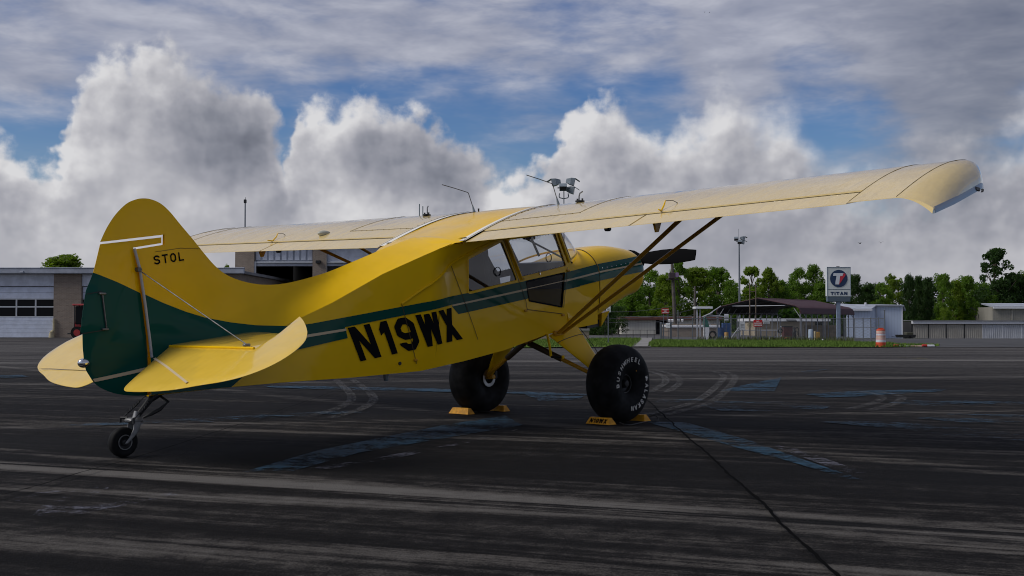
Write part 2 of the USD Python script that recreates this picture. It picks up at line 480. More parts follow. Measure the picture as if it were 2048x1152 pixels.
YELLOW = paint_look("yellow_paint", (0.80, 0.480, 0.0005), coat=0.7, cior=1.27, spec=0.12, ripple=0.004)
GREEN = paint_look("green_paint", (0.001, 0.056, 0.040), rough=0.4, coat=0.7, cior=1.24, spec=0.08, ripple=0.004)
CREAM = paint_look("cream_stripe_paint", (0.55, 0.44, 0.28), rough=0.4, coat=0.5)
BLACKP = paint_look("black_lettering_paint", (0.004, 0.004, 0.005), rough=0.6, coat=0.0, spec=0.08)
TAIL_SHEEN = paint_look("tailplane_sheen_paint", (0.74, 0.49, 0.05), rough=0.3, coat=1.0, ripple=0.005, cior=1.55, spec=0.4)  # yellow lightened: pale sky reflection mixed into the tailplane colour
STRUTY = paint_look("strut_paint", (0.50, 0.25, 0.012), rough=0.38, coat=0.6)
RUBBER = simple("tyre_rubber", (0.007, 0.007, 0.0075), 0.62, spec=0.16, vary=0.6, scale=9.0, bump=0.0006, bscale=160.0, rough2=0.75)
LETTER = simple("tyre_lettering_white", (0.62, 0.60, 0.55), 0.7, vary=0.15, scale=30.0)
DARK = simple("dark_interior", (0.012, 0.012, 0.013), 0.7)
SEAT = simple("seat_cloth", (0.02, 0.02, 0.022), 0.85, bump=0.002, bscale=60)
BLACKM = simple("black_metal", (0.012, 0.012, 0.013), 0.45, spec=0.4)
STEEL = simple("bare_metal", (0.42, 0.43, 0.45), 0.32, metal=1.0, vary=0.15, scale=20)
DULLSTEEL = simple("dull_metal", (0.20, 0.20, 0.20), 0.5, metal=0.8, vary=0.25, scale=12)
ALU = simple("polished_aluminium", (0.62, 0.66, 0.72), 0.18, metal=1.0)
CHROME = simple("chrome", (0.75, 0.75, 0.76), 0.08, metal=1.0)
SEAM = simple("seam_dark_line", (0.05, 0.028, 0.004), 0.7)  # dark brown for panel joints and screw heads
TIPGREY = simple("wing_tip_grey", (0.17, 0.21, 0.25), 0.35, coat=0.4)
GAPSHADE = simple("gap_shade", (0.012, 0.008, 0.003), 0.9, spec=0.05)
GLASS = glass_look("window_glass", (0.66, 0.69, 0.73), 0.07)
GLASSLOW = glass_look("lower_glass_ground_tint", (0.45, 0.47, 0.50), 0.0)  # darker copy of the glass: reflected ground put into the tint
SHIELD = glass_look("windshield_glass", (0.86, 0.89, 0.92), 0.05)
CHOCKY = simple("chock_yellow", (0.72, 0.325, 0.004), 0.6, vary=0.2, scale=18)
PROPB = simple("propeller_black", (0.004, 0.004, 0.0045), 0.85, spec=0.05)
WING_SHEEN = paint_look("wing_sheen_paint", (0.72, 0.54, 0.215), rough=0.3, coat=1.0, ripple=0.012, cior=1.6, spec=0.4, dustf=0.12)  # paler than the fuselage yellow: sky sheen put into the base colour

# ------------------------------------------------------------------ the aircraft
# Local axes of the aircraft: x forward, y to its left, z up, origin on the ground between the main wheels.
PSI = 41.7775
plane = thing("bush_plane", "yellow high-wing tail-wheel aircraft with green stripes parked on dark tarmac", "airplane", (0.3522, 12.1902, 0.0), 90.0 - PSI)


def L(p, side=1):
    """(forward, right, up) -> local axes; side -1 mirrors to the left"""
    p = np.asarray(p, float).reshape(-1, 3)
    return np.stack([p[:, 0], -p[:, 1] * side, p[:, 2]], 1)


def pm(mesh, side=1):
    """a mesh built in (forward, right, up) -> local, winding kept outward"""
    f = np.asarray(mesh.faces)
    if side == 1:
        f = f[:, ::-1]
    return trimesh.Trimesh(L(mesh.vertices, side), f, process=False)


def part(name, mesh, mat, parent=None, side=1, smooth=40, **tags):
    return obj(name, pm(mesh, side), mat, parent or plane, smooth=smooth, **tags)


# lengthwise lines of the fuselage: station, half width and height of the lower and the upper longeron, height of the ridge
_b = np.array([(-4.66, 0.040, 0.452), (-4.1, 0.10, 0.482), (-3.55, 0.16, 0.507), (-2.85, 0.22, 0.524), (-2.09, 0.285, 0.559), (-1.57, 0.33, 0.637), (-1.03, 0.355, 0.731), (-0.39, 0.36, 0.880), (0.12, 0.355, 0.945), (0.46, 0.345, 0.985)])
_u = np.array([(-4.66, 0.030, 0.70), (-4.1, 0.06, 0.80), (-3.53, 0.125, 0.957), (-3.045, 0.20, 1.168), (-2.56, 0.29, 1.423), (-2.13, 0.38, 1.607), (-1.90, 0.49, 1.716), (-1.6, 0.475, 1.776), (-1.0, 0.425, 1.896), (-0.4, 0.38, 2.016), (0.46, 0.37, 2.18)])
_top = [(-1.90, 1.80), (-2.10, 1.735), (-2.309, 1.665), (-2.469, 1.606), (-2.641, 1.543), (-2.911, 1.446), (-3.125, 1.386), (-3.282, 1.348), (-3.435, 1.321), (-3.584, 1.311), (-3.731, 1.320), (-3.874, 1.348), (-3.987, 1.39), (-4.083, 1.454), (-4.179, 1.544), (-4.287, 1.655), (-4.393, 1.758), (-4.484, 1.849), (-4.561, 1.906), (-4.637, 1.933), (-4.712, 1.938), (-4.785, 1.921), (-4.857, 1.883), (-4.94, 1.80), (-5.009, 1.697), (-5.061, 1.588)]
top_line = spline(_top, 4)
_ts = top_line[np.argsort(top_line[:, 0])]


def lerp(tab, F, k): return np.interp(F, tab[:, 0], tab[:, k])


def side_R(F, Uu):
    """half width of the fuselage side / turtle deck / fin at station F and height Uu"""
    F, Uu = np.asarray(F, float), np.asarray(Uu, float)
    wb, zb, wu, zu = lerp(_b, F, 1), lerp(_b, F, 2), lerp(_u, F, 1), lerp(_u, F, 2)
    s = np.clip((Uu - zb) / np.maximum(zu - zb, 1e-3), 0, 1)
    low = wb + (wu - wb) * s + 0.012 * np.sin(np.pi * s) * np.interp(F, [-3.5, -1.8], [0, 1])
    # the cabin wall is upright and only flares out to the wing root high up behind the door
    cabin = np.interp(F, [-2.05, -1.75, -0.2, 0.1], [0, 1, 1, 1])
    flare = np.clip((Uu - (np.interp(F, [-1.748, -1.13], [1.52, 1.80]))) / 0.2, 0, 1)
    up = wb + 0.012 + np.clip(wu - wb - 0.012, 0, 1) * flare ** 1.2
    low = low * (1 - cabin) + cabin * np.where(Uu < 1.2, low * 0 + wb + 0.012 * np.clip((Uu - zb) / 0.25, 0, 1), up)
    zt = np.interp(F, _ts[:, 0], _ts[:, 1])
    t = np.clip((Uu - zu) / np.maximum(zt - zu, 1e-3), 0, 1)
    e = np.interp(F, [-4.2, -3.5, -2.7, -2.3], [2.6, 2.3, 1.15, 1.0])
    finw = np.interp(F, [-3.9, -3.2, -2.6], [0.024, 0.02, 0.0])
    high = wu * (1 - t) ** e + finw * np.sqrt(np.clip(1 - t, 0, 1)) * np.clip(t * 4, 0, 1)
    return np.where(Uu > zu, high, low)


def skin(poly, h, side=1, off=0.0, rfun=side_R):
    """a flat outline in (forward, up) laid onto the fuselage side"""
    p, f = tri_poly(poly, h)
    R = rfun(p[:, 0], p[:, 1]) + off
    v = np.stack([p[:, 0], R, p[:, 1]], 1)
    return trimesh.Trimesh(v, f, process=False)


hinge = [(-4.815, 1.588), (-4.76, 1.406), (-4.715, 1.153), (-4.676, 0.897), (-4.66, 0.70), (-4.66, 0.452)]
WIN = {"rear": [(-1.525, 1.593), (-1.524, 1.288), (-0.874, 1.417), (-1.09, 1.776)],
       "door": [(-0.989, 1.803), (-0.793, 1.452), (-0.112, 1.582), (-0.295, 1.907)],
       "lower": [(-0.748, 1.405), (-0.124, 1.513), (-0.172, 1.155), (-0.688, 1.212)]}
holes = {k: sg.Polygon(v).buffer(-0.012).buffer(0.012) for k, v in WIN.items()}
allholes = unary_union(list(holes.values()))
outline = [tuple(q) for q in top_line] + [(-4.54, 1.672), (-4.54, 1.594), (-4.79, 1.545)] + hinge[1:] + [(f, z) for f, _, z in _b[1:]]
# front: up along the firewall to the boot cowl, back along the windshield foot and pillar, then under the wing
outline += [(0.45, 1.20), (0.43, 1.50), (0.30, 1.52), (0.05, 1.55), (-0.045, 1.643), (-0.255, 1.955), (-0.34, 2.03)] + [(f, 1.735 + 0.2 * (f + 1.827) + 0.03) for f in (-0.6, -1.0, -1.4, -1.75)]
side_poly = sg.Polygon(outline).buffer(0)
fuse = None
for s in (1, -1):
    crease = [(-6.0, 0.70)] + [(f, z) for f, _, z in _u[:7]] + [(0.6, 1.716)]
    lowhalf = sg.Polygon(crease + [(0.6, -1), (-6.0, -1)])
    whole = side_poly.difference(allholes)
    m = skin(whole.intersection(lowhalf), 0.05, s)
    part("deck_and_fin", skin(whole.difference(lowhalf), 0.04, s), YELLOW, side=s, smooth=28)
    q = part("fuselage_side", m, YELLOW, side=s, smooth=28)
    if s == 1:
        fuse = q
    # dark lining of the cabin
    cabin_box = sg.box(-2.0, 0.7, 0.40, 1.98).intersection(side_poly.buffer(-0.03)).difference(allholes)
    part("cabin_lining", skin(cabin_box, 0.12, s, -0.022), DARK, side=s, smooth=False)
# belly and floor, turtle-deck front bulkhead
fs = np.linspace(-4.66, 0.46, 40)
sec = [np.array([(f, w * lerp(_b, f, 1), lerp(_b, f, 2) - 0.012 * (1 - w * w)) for w in np.linspace(-1, 1, 9)]) for f in fs]
part("belly", loft(sec, closed=False), YELLOW)
fl = [np.array([(f, w * (lerp(_b, f, 1) - 0.02), max(lerp(_b, f, 2) + 0.05, 0.80)) for w in (-1, 1)]) for f in (-1.95, -1.0, -0.3, 0.4)]
part("cabin_floor", loft(fl, closed=False), DARK, smooth=False)
bh = sg.Polygon([(-0.30, 0.6), (0.30, 0.6), (0.36, 1.0), (0.36, 1.4), (0.40, 1.66), (-0.40, 1.66), (-0.36, 1.4), (-0.36, 1.0)])
pp, ff = tri_poly(bh, 0.2)
part("cabin_bulkhead", trimesh.Trimesh(np.stack([np.full(len(pp), -1.93), pp[:, 0], pp[:, 1]], 1), ff, process=False), DARK, smooth=False)

# ---- livery, painted on the skin: thin sheets following the surface
def st(F): return 1.513 + 0.1676 * (F + 0.124)
up_green = sg.Polygon([(-3.25, st(-3.25)), (-2.3, st(-2.3)), (-1.2, st(-1.2)), (0.48, st(0.48)), (0.48, st(0.48) - 0.072), (-3.25, st(-3.25) - 0.085)])
tailtop = [(-4.80, 1.247), (-4.746, 1.224), (-4.56, 1.148), (-4.366, 1.082), (-4.194, 1.037), (-3.962, 0.999), (-3.749, 0.977), (-3.454, 0.968), (-3.25, st(-3.25)), (-2.93, st(-2.93))]
tail_green = sg.Polygon(tailtop + [(-2.93, st(-2.93) - 0.095), (-2.925, 0.947), (-2.901, 0.865), (-3.4, 0.77), (-3.85, 0.594), (-4.06, 0.44), (-4.9, 0.40), (-4.9, 1.2)])
low_green = sg.Polygon([(-1.735, st(-1.735) - 0.094), (-1.655, st(-1.655) - 0.180), (0.48, st(0.48) - 0.180), (0.48, st(0.48) - 0.094)])
cream_a = sg.Polygon([(-4.9, 0.5995), (-3.3, 0.873), (-2.915, 0.928), (-2.92, 0.947), (-3.3, 0.897), (-4.9, 0.624)])
cream_b = sg.Polygon([(-1.74, st(-1.74) - 0.071), (-1.728, st(-1.728) - 0.096), (0.48, st(0.48) - 0.096), (0.48, st(0.48) - 0.070)])
cut = side_poly.buffer(-0.001).difference(allholes)
def geoms(g): return [q_ for q_ in getattr(g, "geoms", [g]) if q_.area > 1e-5]
for s in (1, -1):
    for nm, pg, off, mt_ in (("green_stripe", unary_union([up_green, tail_green]), 0.0055, GREEN), ("lower_green_stripe", low_green, 0.0025, GREEN), ("cream_stripe", cream_a, 0.0075, CREAM), ("cream_stripe", cream_b, 0.005, CREAM)):
        for q_ in geoms(pg.intersection(cut)):
            part(nm, skin(q_, 0.05, s, off), mt_, side=s, smooth=28)

# registration letters
BL, E1, E2 = np.array([-2.765, 0.662]), np.array([1.163, 0.183]), np.array([-0.14, 0.291])
def reg_map(g, bl=BL, e1=E1, e2=E2): return affinity.affine_transform(g, [e1[0], e2[0], e1[1], e2[1], bl[0], bl[1]])
for ch, x0, x1, t in (("N", 0.0, 0.190, 0.053), ("1", 0.250, 0.340, 0.054), ("9", 0.385, 0.565, 0.052), ("W", 0.60, 0.80, 0.055), ("X", 0.825, 1.0, 0.057)):
    w = (x1 - x0) * 1.26
    g = stroke_glyph(ch, w, 0.323, t * 1.26, 0.22)
    g = affinity.translate(affinity.scale(g, 1 / 1.26, 1 / 0.323, origin=(0, 0)), x0, 0)
    part("registration_letter", skin(reg_map(g), 0.04, 1, 0.006), BLACKP, smooth=28)
for ch, x0, w in (("S", 0.0, 0.20), ("T", 0.275, 0.20), ("O", 0.545, 0.20), ("L", 0.83, 0.17)):
    g = stroke_glyph(ch, w * 0.28, 0.072, 0.0125, 0.25)
    g = affinity.translate(affinity.scale(g, 1 / 0.28, 1 / 0.072, origin=(0, 0)), x0, 0)
    part("fin_letter", skin(reg_map(g, np.array([-4.628, 1.436]), np.array([0.258, 0.044]), np.array([-0.010, 0.068])), 0.02, 1, 0.004), BLACKP, smooth=28)

# panel seams, door edges and mouldings
def strip(pts, w): return sg.LineString(pts).buffer(w / 2, cap_style=2, join_style=2)
seams = [[(-1.748, 1.522), (-1.60, 1.225), (-1.408, 0.837)], [(-2.359, 1.162), (-2.25, 0.88), (-2.152, 0.626)], [(-1.073, 1.805), (-0.843, 1.402)], [(-0.843, 1.402), (-0.746, 1.221), (-0.723, 1.127), (-0.143, 1.085)], [(-0.09, 1.57), (-0.15, 1.15)]]
for s in (1, -1):
    for q in seams:
        part("panel_seam", skin(strip(q, 0.0065), 0.03, s, 0.007), SEAM, side=s, smooth=False)
    for q in ([(-4.62, 1.535), (-4.40, 1.575), (-4.215, 1.578)],):
        part("fin_seam", skin(strip(q, 0.0035), 0.03, s, 0.004), SEAM, side=s, smooth=False)
    m = [(-2.359, 1.162), (-2.0, 1.385), (-1.72, 1.567), (-1.45, 1.685), (-1.128, 1.812)]
    mm = spline(m, 5)
    part("moulding", polytube([(f, side_R(f, u) + 0.004, u) for f, u in mm], 0.011), YELLOW, side=s)
    # belly crease
    # window frames and panes
    for k, w in WIN.items():
        ring = holes[k].buffer(0.004)
        pane = skin(holes[k].buffer(0.012), 0.09, s, -0.006)
        part({"rear": "rear_window", "door": "door_window", "lower": "lower_door_window"}[k], pane, GLASSLOW if k == "lower" else GLASS, side=s, smooth=True)
        if k != "lower":
            frame = ring.buffer(0.020, join_style=2).difference(ring)
            part("window_frame", skin(frame, 0.04, s, 0.006), YELLOW, side=s, smooth=28)
    part("window_bead", skin(holes["lower"].buffer(0.006).difference(holes["lower"].buffer(-0.010)), 0.04, s, 0.004), BLACKP, side=s, smooth=False)
    part("pane_reflection_line", skin(strip([(-0.75, st(-0.75) - 0.083), (-0.12, st(-0.12) - 0.083)], 0.008), 0.05, s, 0.003), CREAM, side=s, smooth=False)  # pale line across the lower pane, a reflection painted as a strip
    dp = []
    for a, b in zip(WIN["door"], WIN["door"][1:] + WIN["door"][:1]):
        n = int(np.hypot(b[0] - a[0], b[1] - a[1]) / 0.045)
        dp += [(a[0] + (b[0] - a[0]) * i / n, a[1] + (b[1] - a[1]) * i / n) for i in range(n)]
    cx, cy = np.mean(WIN["door"], 0)
    sc = [trimesh.creation.icosphere(1, 0.0038, ) for _ in dp]
    for ball, (f, u) in zip(sc, dp):
        f2, u2 = f + (cx - f) * 0.03, u + (cy - u) * 0.03
        ball.apply_translation((f2, side_R(f2, u2) + 0.002, u2))
    part("window_screws", cat(sc), CHROME, side=s, smooth=True, kind="stuff")
    for f, u in ((-0.745, 1.115), (-0.155, 1.075), (-2.165, 0.66), (-0.075, 1.535), (-0.79, 1.43)):
        part("door_hinge", cbx(0.045, 0.014, 0.022, (f, side_R(f, u) + 0.008, u), 0.005), STRUTY, side=s)
    part("door_handle", cbx(0.016, 0.016, 0.026, (-0.535, side_R(-0.53, 1.487) + 0.01, 1.487), 0.004), CHROME, side=s)
    part("door_pillar", flat_bar((-1.045, side_R(-1.05, 1.80) + 0.006, 1.815), (-0.80, side_R(-0.8, 1.43) + 0.006, 1.415), 0.012, 0.036, (1, 0, 0.2)), YELLOW, side=s)

# vents set into the panes
for (f, u) in ((-1.14, 1.49), (-0.385, 1.655)):
    v = trimesh.creation.annulus(0.040, 0.046, 0.006, sections=24)
    v.apply_transform(trimesh.transformations.rotation_matrix(np.pi / 2, [1, 0, 0])); v.apply_translation((f, side_R(f, u), u))
    part("window_vent", v, BLACKM)

# ---- nose
half = np.array([(0.0, 1.788), (0.10, 1.785), (0.20, 1.764), (0.295, 1.70), (0.355, 1.61), (0.378, 1.49), (0.372, 1.38), (0.360, 1.27), (0.330, 1.15), (0.278, 1.065), (0.19, 1.01), (0.0, 0.985)])
back = np.array([(0.0, 1.60), (0.10, 1.60), (0.20, 1.595), (0.30, 1.585), (0.350, 1.57), (0.367, 1.49), (0.367, 1.38), (0.367, 1.26), (0.365, 1.12), (0.360, 0.98), (0.2, 0.925), (0.0, 0.92)])
front = np.array([(0.0, 1.845), (0.10, 1.835), (0.185, 1.795), (0.250, 1.735), (0.285, 1.655), (0.292, 1.58), (0.285, 1.52), (0.265, 1.455), (0.230, 1.40), (0.18, 1.345), (0.10, 1.31), (0.0, 1.30)])
def ring(h, F, sc=1.0, cz=1.62):
    """a closed ring from a half section; station planes lean back with the nose-up body"""
    hs = spline(h, 4)
    pts = np.vstack([hs, np.stack([-hs[-2:0:-1, 0], hs[-2:0:-1, 1]], 1)])
    pts = np.stack([pts[:, 0] * sc, cz + (pts[:, 1] - cz) * sc], 1)
    return np.stack([F - 0.14 * (pts[:, 1] - 1.4), pts[:, 0], pts[:, 1]], 1)
part("boot_cowl", loft([ring(back * (1 - t) + half * t, -0.12 + 0.575 * t) for t in (0, 0.25, 0.5, 0.75, 1.0)]), YELLOW, smooth=50)
secs = []
for t in np.linspace(0, 1, 9):
    b = t ** 0.9
    h = half * (1 - b) + front * b
    h = h + np.stack([0 * h[:, 0], 0.035 * np.sin(np.pi * t) * (h[:, 1] > 1.6)], 1)
    secs.append(ring(h, 0.468 + 0.85 * t))
for F, sc in ((1.40, 0.965), (1.455, 0.90), (1.49, 0.80), (1.505, 0.66)):
    secs.append(ring(front, F, sc, 1.60))
cowl = part("cowling", loft(secs), YELLOW, smooth=50)
seam_ring = ring(half * 1.003, 0.461)
part("cowl_seam", polytube(np.vstack([seam_ring, seam_ring[:1]]), 0.004), SEAM, parent=cowl)
# stripes round the nose
def nose_R(F, Uu):
    out = np.zeros_like(F)
    allsec = [ring(back * (1 - t) + half * t, -0.12 + 0.575 * t) for t in (0, 0.25, 0.5, 0.75, 1.0)] + secs
    n = len(allsec[0]); hn = n // 2 + 1
    from scipy.interpolate import griddata
    pts = np.vstack([s_[:hn] for s_ in allsec])
    ok = pts[:, 1] > 0.02
    r = griddata(pts[ok][:, [0, 2]], pts[ok][:, 1], np.stack([F, Uu], 1), method="linear")
    r0 = griddata(pts[ok][:, [0, 2]], pts[ok][:, 1], np.stack([F, Uu], 1), method="nearest")
    return np.where(np.isnan(r), r0, r)
def sn(F): return np.interp(F, [-0.124, 0.475, 1.3, 1.6], [1.513, 1.628, 1.745, 1.785])
def band(d0, d1, F0, F1):
    fs = np.linspace(F0, F1, 10)
    return sg.Polygon([(f, sn(f) - d0) for f in fs] + [(f, sn(f) - d1) for f in fs[::-1]])
for s in (1, -1):
    for (F0, F1) in ((-0.08, 0.445), (0.455, 1.40)):
        part("nose_green_stripe", skin(band(0.0, 0.078, F0, F1), 0.04, s, 0.004, nose_R), GREEN, cowl, side=s, smooth=40)
        part("nose_green_stripe", skin(band(0.098, 0.180, F0, F1 + 0.02), 0.04, s, 0.004, nose_R), GREEN, cowl, side=s, smooth=40)
        part("nose_cream_stripe", skin(band(0.079, 0.097, F0, F1), 0.04, s, 0.0045, nose_R), CREAM, cowl, side=s, smooth=40)
    fp = np.linspace(0.52, 1.30, 9)
    riv = []
    for f in fp:
        b_ = trimesh.creation.icosphere(1, 0.007); u_ = float(sn(f) - 0.055)
        b_.apply_translation((f, float(nose_R(np.array([f]), np.array([u_]))[0]) + 0.005, u_)); riv.append(b_)
    part("cowl_fasteners", cat(riv), CHROME, cowl, side=s, smooth=True, kind="stuff")
# outlet lip under the cowling
part("cowl_outlet", loft([np.array([(0.50, w * 0.17, 0.99), (0.74, w * 0.15, 1.03), (0.74, w * 0.15, 0.955), (0.50, w * 0.17, 0.93)]) for w in (-1, 1)]), BLACKM, cowl, smooth=False)
part("cowl_lip", loft([np.array([(0.74, w * 0.19, 1.10), (0.90, w * 0.18, 1.13), (0.755, w * 0.17, 0.955)]) for w in (-1, 1)]), YELLOW, cowl, smooth=False)
# propeller
prop = part("spinner", loft([np.array([(1.50 + x, r * math.cos(a), 1.70 + r * math.sin(a)) for a in np.linspace(0, 2 * np.pi, 24, endpoint=False)]) for x, r in ((0, 0.14), (0.06, 0.137), (0.14, 0.115), (0.21, 0.075), (0.25, 0.02))]), PROPB)
for s in (1, -1):
    secs_p = []
    for r, c, tw in ((0.05, 0.10, 0.9), (0.16, 0.115, 0.75), (0.30, 0.140, 0.62), (0.45, 0.160, 0.55), (0.60, 0.163, 0.50), (0.75, 0.140, 0.46), (0.86, 0.118, 0.43), (0.905, 0.105, 0.42)):
        th = 0.03 * (1 - r) + 0.010
        a = np.linspace(0, 2 * np.pi, 14, endpoint=False)
        cx, cy = np.cos(a) * c * 0.56, np.sin(a) * th / 2
        up, fw = cx * math.cos(tw * 0.55) - cy * math.sin(tw * .55), cx * math.sin(tw * .55) + cy * math.cos(tw * .55)
        secs_p.append(np.stack([1.51 + fw, np.full(14, r), 1.735 + 0.02 * r + up - 0.008 * r], 1))
    m = loft(secs_p)
    if s == -1:
        m.vertices[:, 1] *= -1; m.vertices[:, 2] = 2 * 1.735 - m.vertices[:, 2]; m.faces = m.faces[:, ::-1]
    part("propeller_blade", m, PROPB, smooth=50)

# windshield
base_w = spline([(-0.055, 0.372, 1.635), (0.10, 0.325, 1.70), (0.25, 0.225, 1.752), (0.37, 0.10, 1.782), (0.40, 0.0, 1.788)], 5)
top_w = spline([(-0.265, 0.378, 1.962), (-0.205, 0.34, 1.995), (-0.15, 0.24, 2.03), (-0.12, 0.10, 2.04), (-0.11, 0.0, 2.042)], 5)
def both(a): return np.vstack([a, a[-2::-1] * np.array([1, -1, 1])])
bw, tw_ = both(base_w), both(top_w)
ws = loft([bw * (1 - t) + tw_ * t + np.array([0.03, 0, 0.012]) * math.sin(np.pi * t) for t in np.linspace(0, 1, 7)], closed=False)
part("windshield", ws, SHIELD, smooth=True)
part("windshield_frame", polytube(bw + np.array([0, 0, 0.002]), 0.011), YELLOW)
for s in (1, -1):
    part("windshield_pillar", flat_bar((-0.052, 0.374, 1.628), (-0.275, 0.382, 1.985), 0.040, 0.018, (1, 0, 0.5)), YELLOW, side=s)
    part("pillar_edge", flat_bar((-0.025, 0.372, 1.642), (-0.24, 0.380, 1.985), 0.012, 0.012, (1, 0, 0.5)), CREAM, side=s)
    part("cabin_tube", tube((-0.03, 0.33, 1.60), (-0.33, 0.33, 2.0), 0.014), BLACKM, side=s)
part("cabin_tube", tube((-0.1, 0.0, 1.70), (-0.33, 0.0, 2.03), 0.013), BLACKM)
part("cabin_tube", tube((0.05, 0.33, 1.62), (-0.3, -0.30, 2.0), 0.010), BLACKM)
part("instrument_panel", loft([np.array([(-0.16, w * 0.345, 1.62), (-0.18, w * 0.345, 1.35), (-0.10, w * 0.345, 1.35), (-0.04, w * 0.345, 1.64)]) for w in (-1, 1)]), BLACKM, smooth=False)
part("compass_box", cbx(0.09, 0.11, 0.085, (-0.33, 0.06, 1.90), 0.01), BLACKM)
def seat(F, name):
    b_ = part(name, cat(cbx(0.42, 0.44, 0.12, (F + 0.02, 0, 1.02 + 0.18 * (F + 0.9)), 0.04)), SEAT)
    back_ = [np.array([(F - 0.24 - 0.22 * (u - 1.0) - d, w, u) for w, d in ((-0.22, 0), (-0.2, 0.09), (0.2, 0.09), (0.22, 0))]) for u in (1.0, 1.25, 1.48)]
    back_ += [np.array([(F - 0.24 - 0.22 * (u - 1.0) - d, w, u) for w, d in ((-k, 0.01), (-k, 0.08), (k, 0.08), (k, 0.01))]) for u, k in ((1.56, 0.17), (1.66, 0.12), (1.71, 0.06))]
    part("seat_back", loft(back_), SEAT, b_, smooth=40)
seat(-0.62, "front_seat")
seat(-1.42, "rear_seat")
for s in (1, -1):
    part("cabin_frame", flat_bar((-1.16, 0.325 * 1, 0.9), (-1.30, 0.325, 1.83), 0.07, 0.03, (1, 0, 0)), DARK, side=s)
# small belly and side fittings
part("belly_antenna", loft([np.array([(-2.254 + c * math.cos(a), 0.0 + 0.02 * math.sin(a), u) for a in np.linspace(0, 2 * np.pi, 12, endpoint=False)]) for u, c in ((0.548, 0.035), (0.50, 0.03), (0.465, 0.02))]), TIPGREY)
v = trimesh.creation.cylinder(0.016, 0.01, sections=14); v.apply_transform(trimesh.transformations.rotation_matrix(np.pi / 2, [1, 0, 0])); v.apply_translation((-2.337, side_R(-2.337, 0.634) + 0.002, 0.634))
part("drain_hole", v, BLACKM)

# ---- thin plates with soft edges (rudder, tail planes)
def plate(outline_pts, tmax, edge, h, mapf, ramp=0.16, whole=None):
    """a two-sided plate from a flat outline; mapf(p2d, thickness) -> points"""
    poly = outline_pts if hasattr(outline_pts, "exterior") else sg.Polygon(outline_pts).buffer(0)
    p, f = tri_poly(poly, h)
    import shapely
    d = shapely.distance(shapely.points(p), (whole or poly).exterior)
    t = edge + (tmax - edge) * np.sqrt(np.clip(d / ramp, 0, 1))
    t = np.where(d < 1e-5, edge * 0.25, t)
    a, b = mapf(p, t), mapf(p, -t)
    n = len(p)
    F = np.vstack([f, f[:, ::-1] + n])
    # rim
    bd = densify(poly.exterior.coords, h)
    k = len(bd)
    rim = []
    for i in range(k):
        j = (i + 1) % k
        rim += [(i, n + i, n + j), (i, n + j, j)]
    return trimesh.Trimesh(np.vstack([a, b]), np.vstack([F, rim]), process=False), poly


TE = spline([(-5.061, 1.572), (-5.11, 1.373), (-5.150, 1.27), (-5.171, 1.21), (-5.195, 1.03), (-5.204, 0.93)], 3)
RB = spline([(-5.19, 0.915), (-5.185, 0.809), (-5.168, 0.681), (-5.136, 0.616), (-5.078, 0.544), (-4.996, 0.498), (-4.902, 0.468), (-4.781, 0.451), (-4.665, 0.447)], 3)
rud_out = [tuple(q) for q in TE] + [tuple(q) for q in RB] + [(-4.665, 0.70), (-4.681, 0.897), (-4.720, 1.153), (-4.765, 1.406), (-4.796, 1.560), (-4.56, 1.606), (-4.56, 1.650)]
rud_map = lambda p, t: np.stack([p[:, 0], t, p[:, 1]], 1)
rud_poly = sg.Polygon(rud_out).buffer(0)
green_half = sg.Polygon([(-5.3, 1.436), (-5.129, 1.368), (-4.928, 1.296), (-4.746, 1.224), (-4.6, 1.16), (-4.6, 0.3), (-5.3, 0.3)])
m, _ = plate(rud_poly.difference(green_half), 0.026, 0.005, 0.05, rud_map, 0.35, rud_poly)
rudder = part("rudder", m, YELLOW, smooth=35)
m, _ = plate(rud_poly.intersection(green_half), 0.026, 0.005, 0.05, rud_map, 0.35, rud_poly)
part("rudder_lower_half", m, GREEN, rudder, smooth=35)
def rud_R(F, Uu):
    import shapely
    d = shapely.distance(shapely.points(np.stack([F, Uu], 1)), rud_poly.exterior)
    return 0.005 + 0.021 * np.sqrt(np.clip(d / 0.35, 0, 1))
for s in (1, -1):
    part("rudder_cream_stripe", skin(sg.Polygon([(-5.2, 0.548), (-4.6, 0.651), (-4.6, 0.676), (-5.2, 0.573)]).intersection(rud_poly.buffer(-0.003)), 0.05, s, 0.005, rud_R), CREAM, rudder, side=s, smooth=35)
    for q in ([(-5.20, 0.918), (-5.02, 0.945)], [(-5.02, 0.945), (-5.06, 1.225)], [(-5.06, 1.225), (-5.165, 1.205)]):
        part("trim_tab_seam", skin(strip(q, 0.006), 0.03, s, 0.005, rud_R), BLACKM, rudder, side=s, smooth=False)
part("trim_tab_rod", tube((-5.055, 0.035, 1.20), (-5.02, 0.035, 0.955), 0.004), DULLSTEEL, rudder)
part("tab_horn", cbx(0.05, 0.03, 0.014, (-5.055, 0.03, 1.21), 0.004), DULLSTEEL, rudder)
part("tab_horn", cbx(0.05, 0.03, 0.014, (-5.03, 0.03, 0.95), 0.004), DULLSTEEL, rudder)
for s in (1, -1):
    part("hinge_tube", polytube([(-4.800, 0.026, 1.552), (-4.757, 0.030, 1.406), (-4.712, 0.032, 1.153), (-4.673, 0.034, 0.897), (-4.652, 0.036, 0.735)], 0.011), simple("hinge_tube_grey", (0.40, 0.41, 0.42), 0.4, metal=0.15) if s == 1 else LOOKS["hinge_tube_grey"], rudder, side=s)
lamp = trimesh.creation.icosphere(3, 0.035); lamp.vertices[:, 0] *= 1.25; lamp.apply_translation((-5.178, 0, 0.705))
part("tail_lamp", lamp, CHROME, rudder, smooth=True)
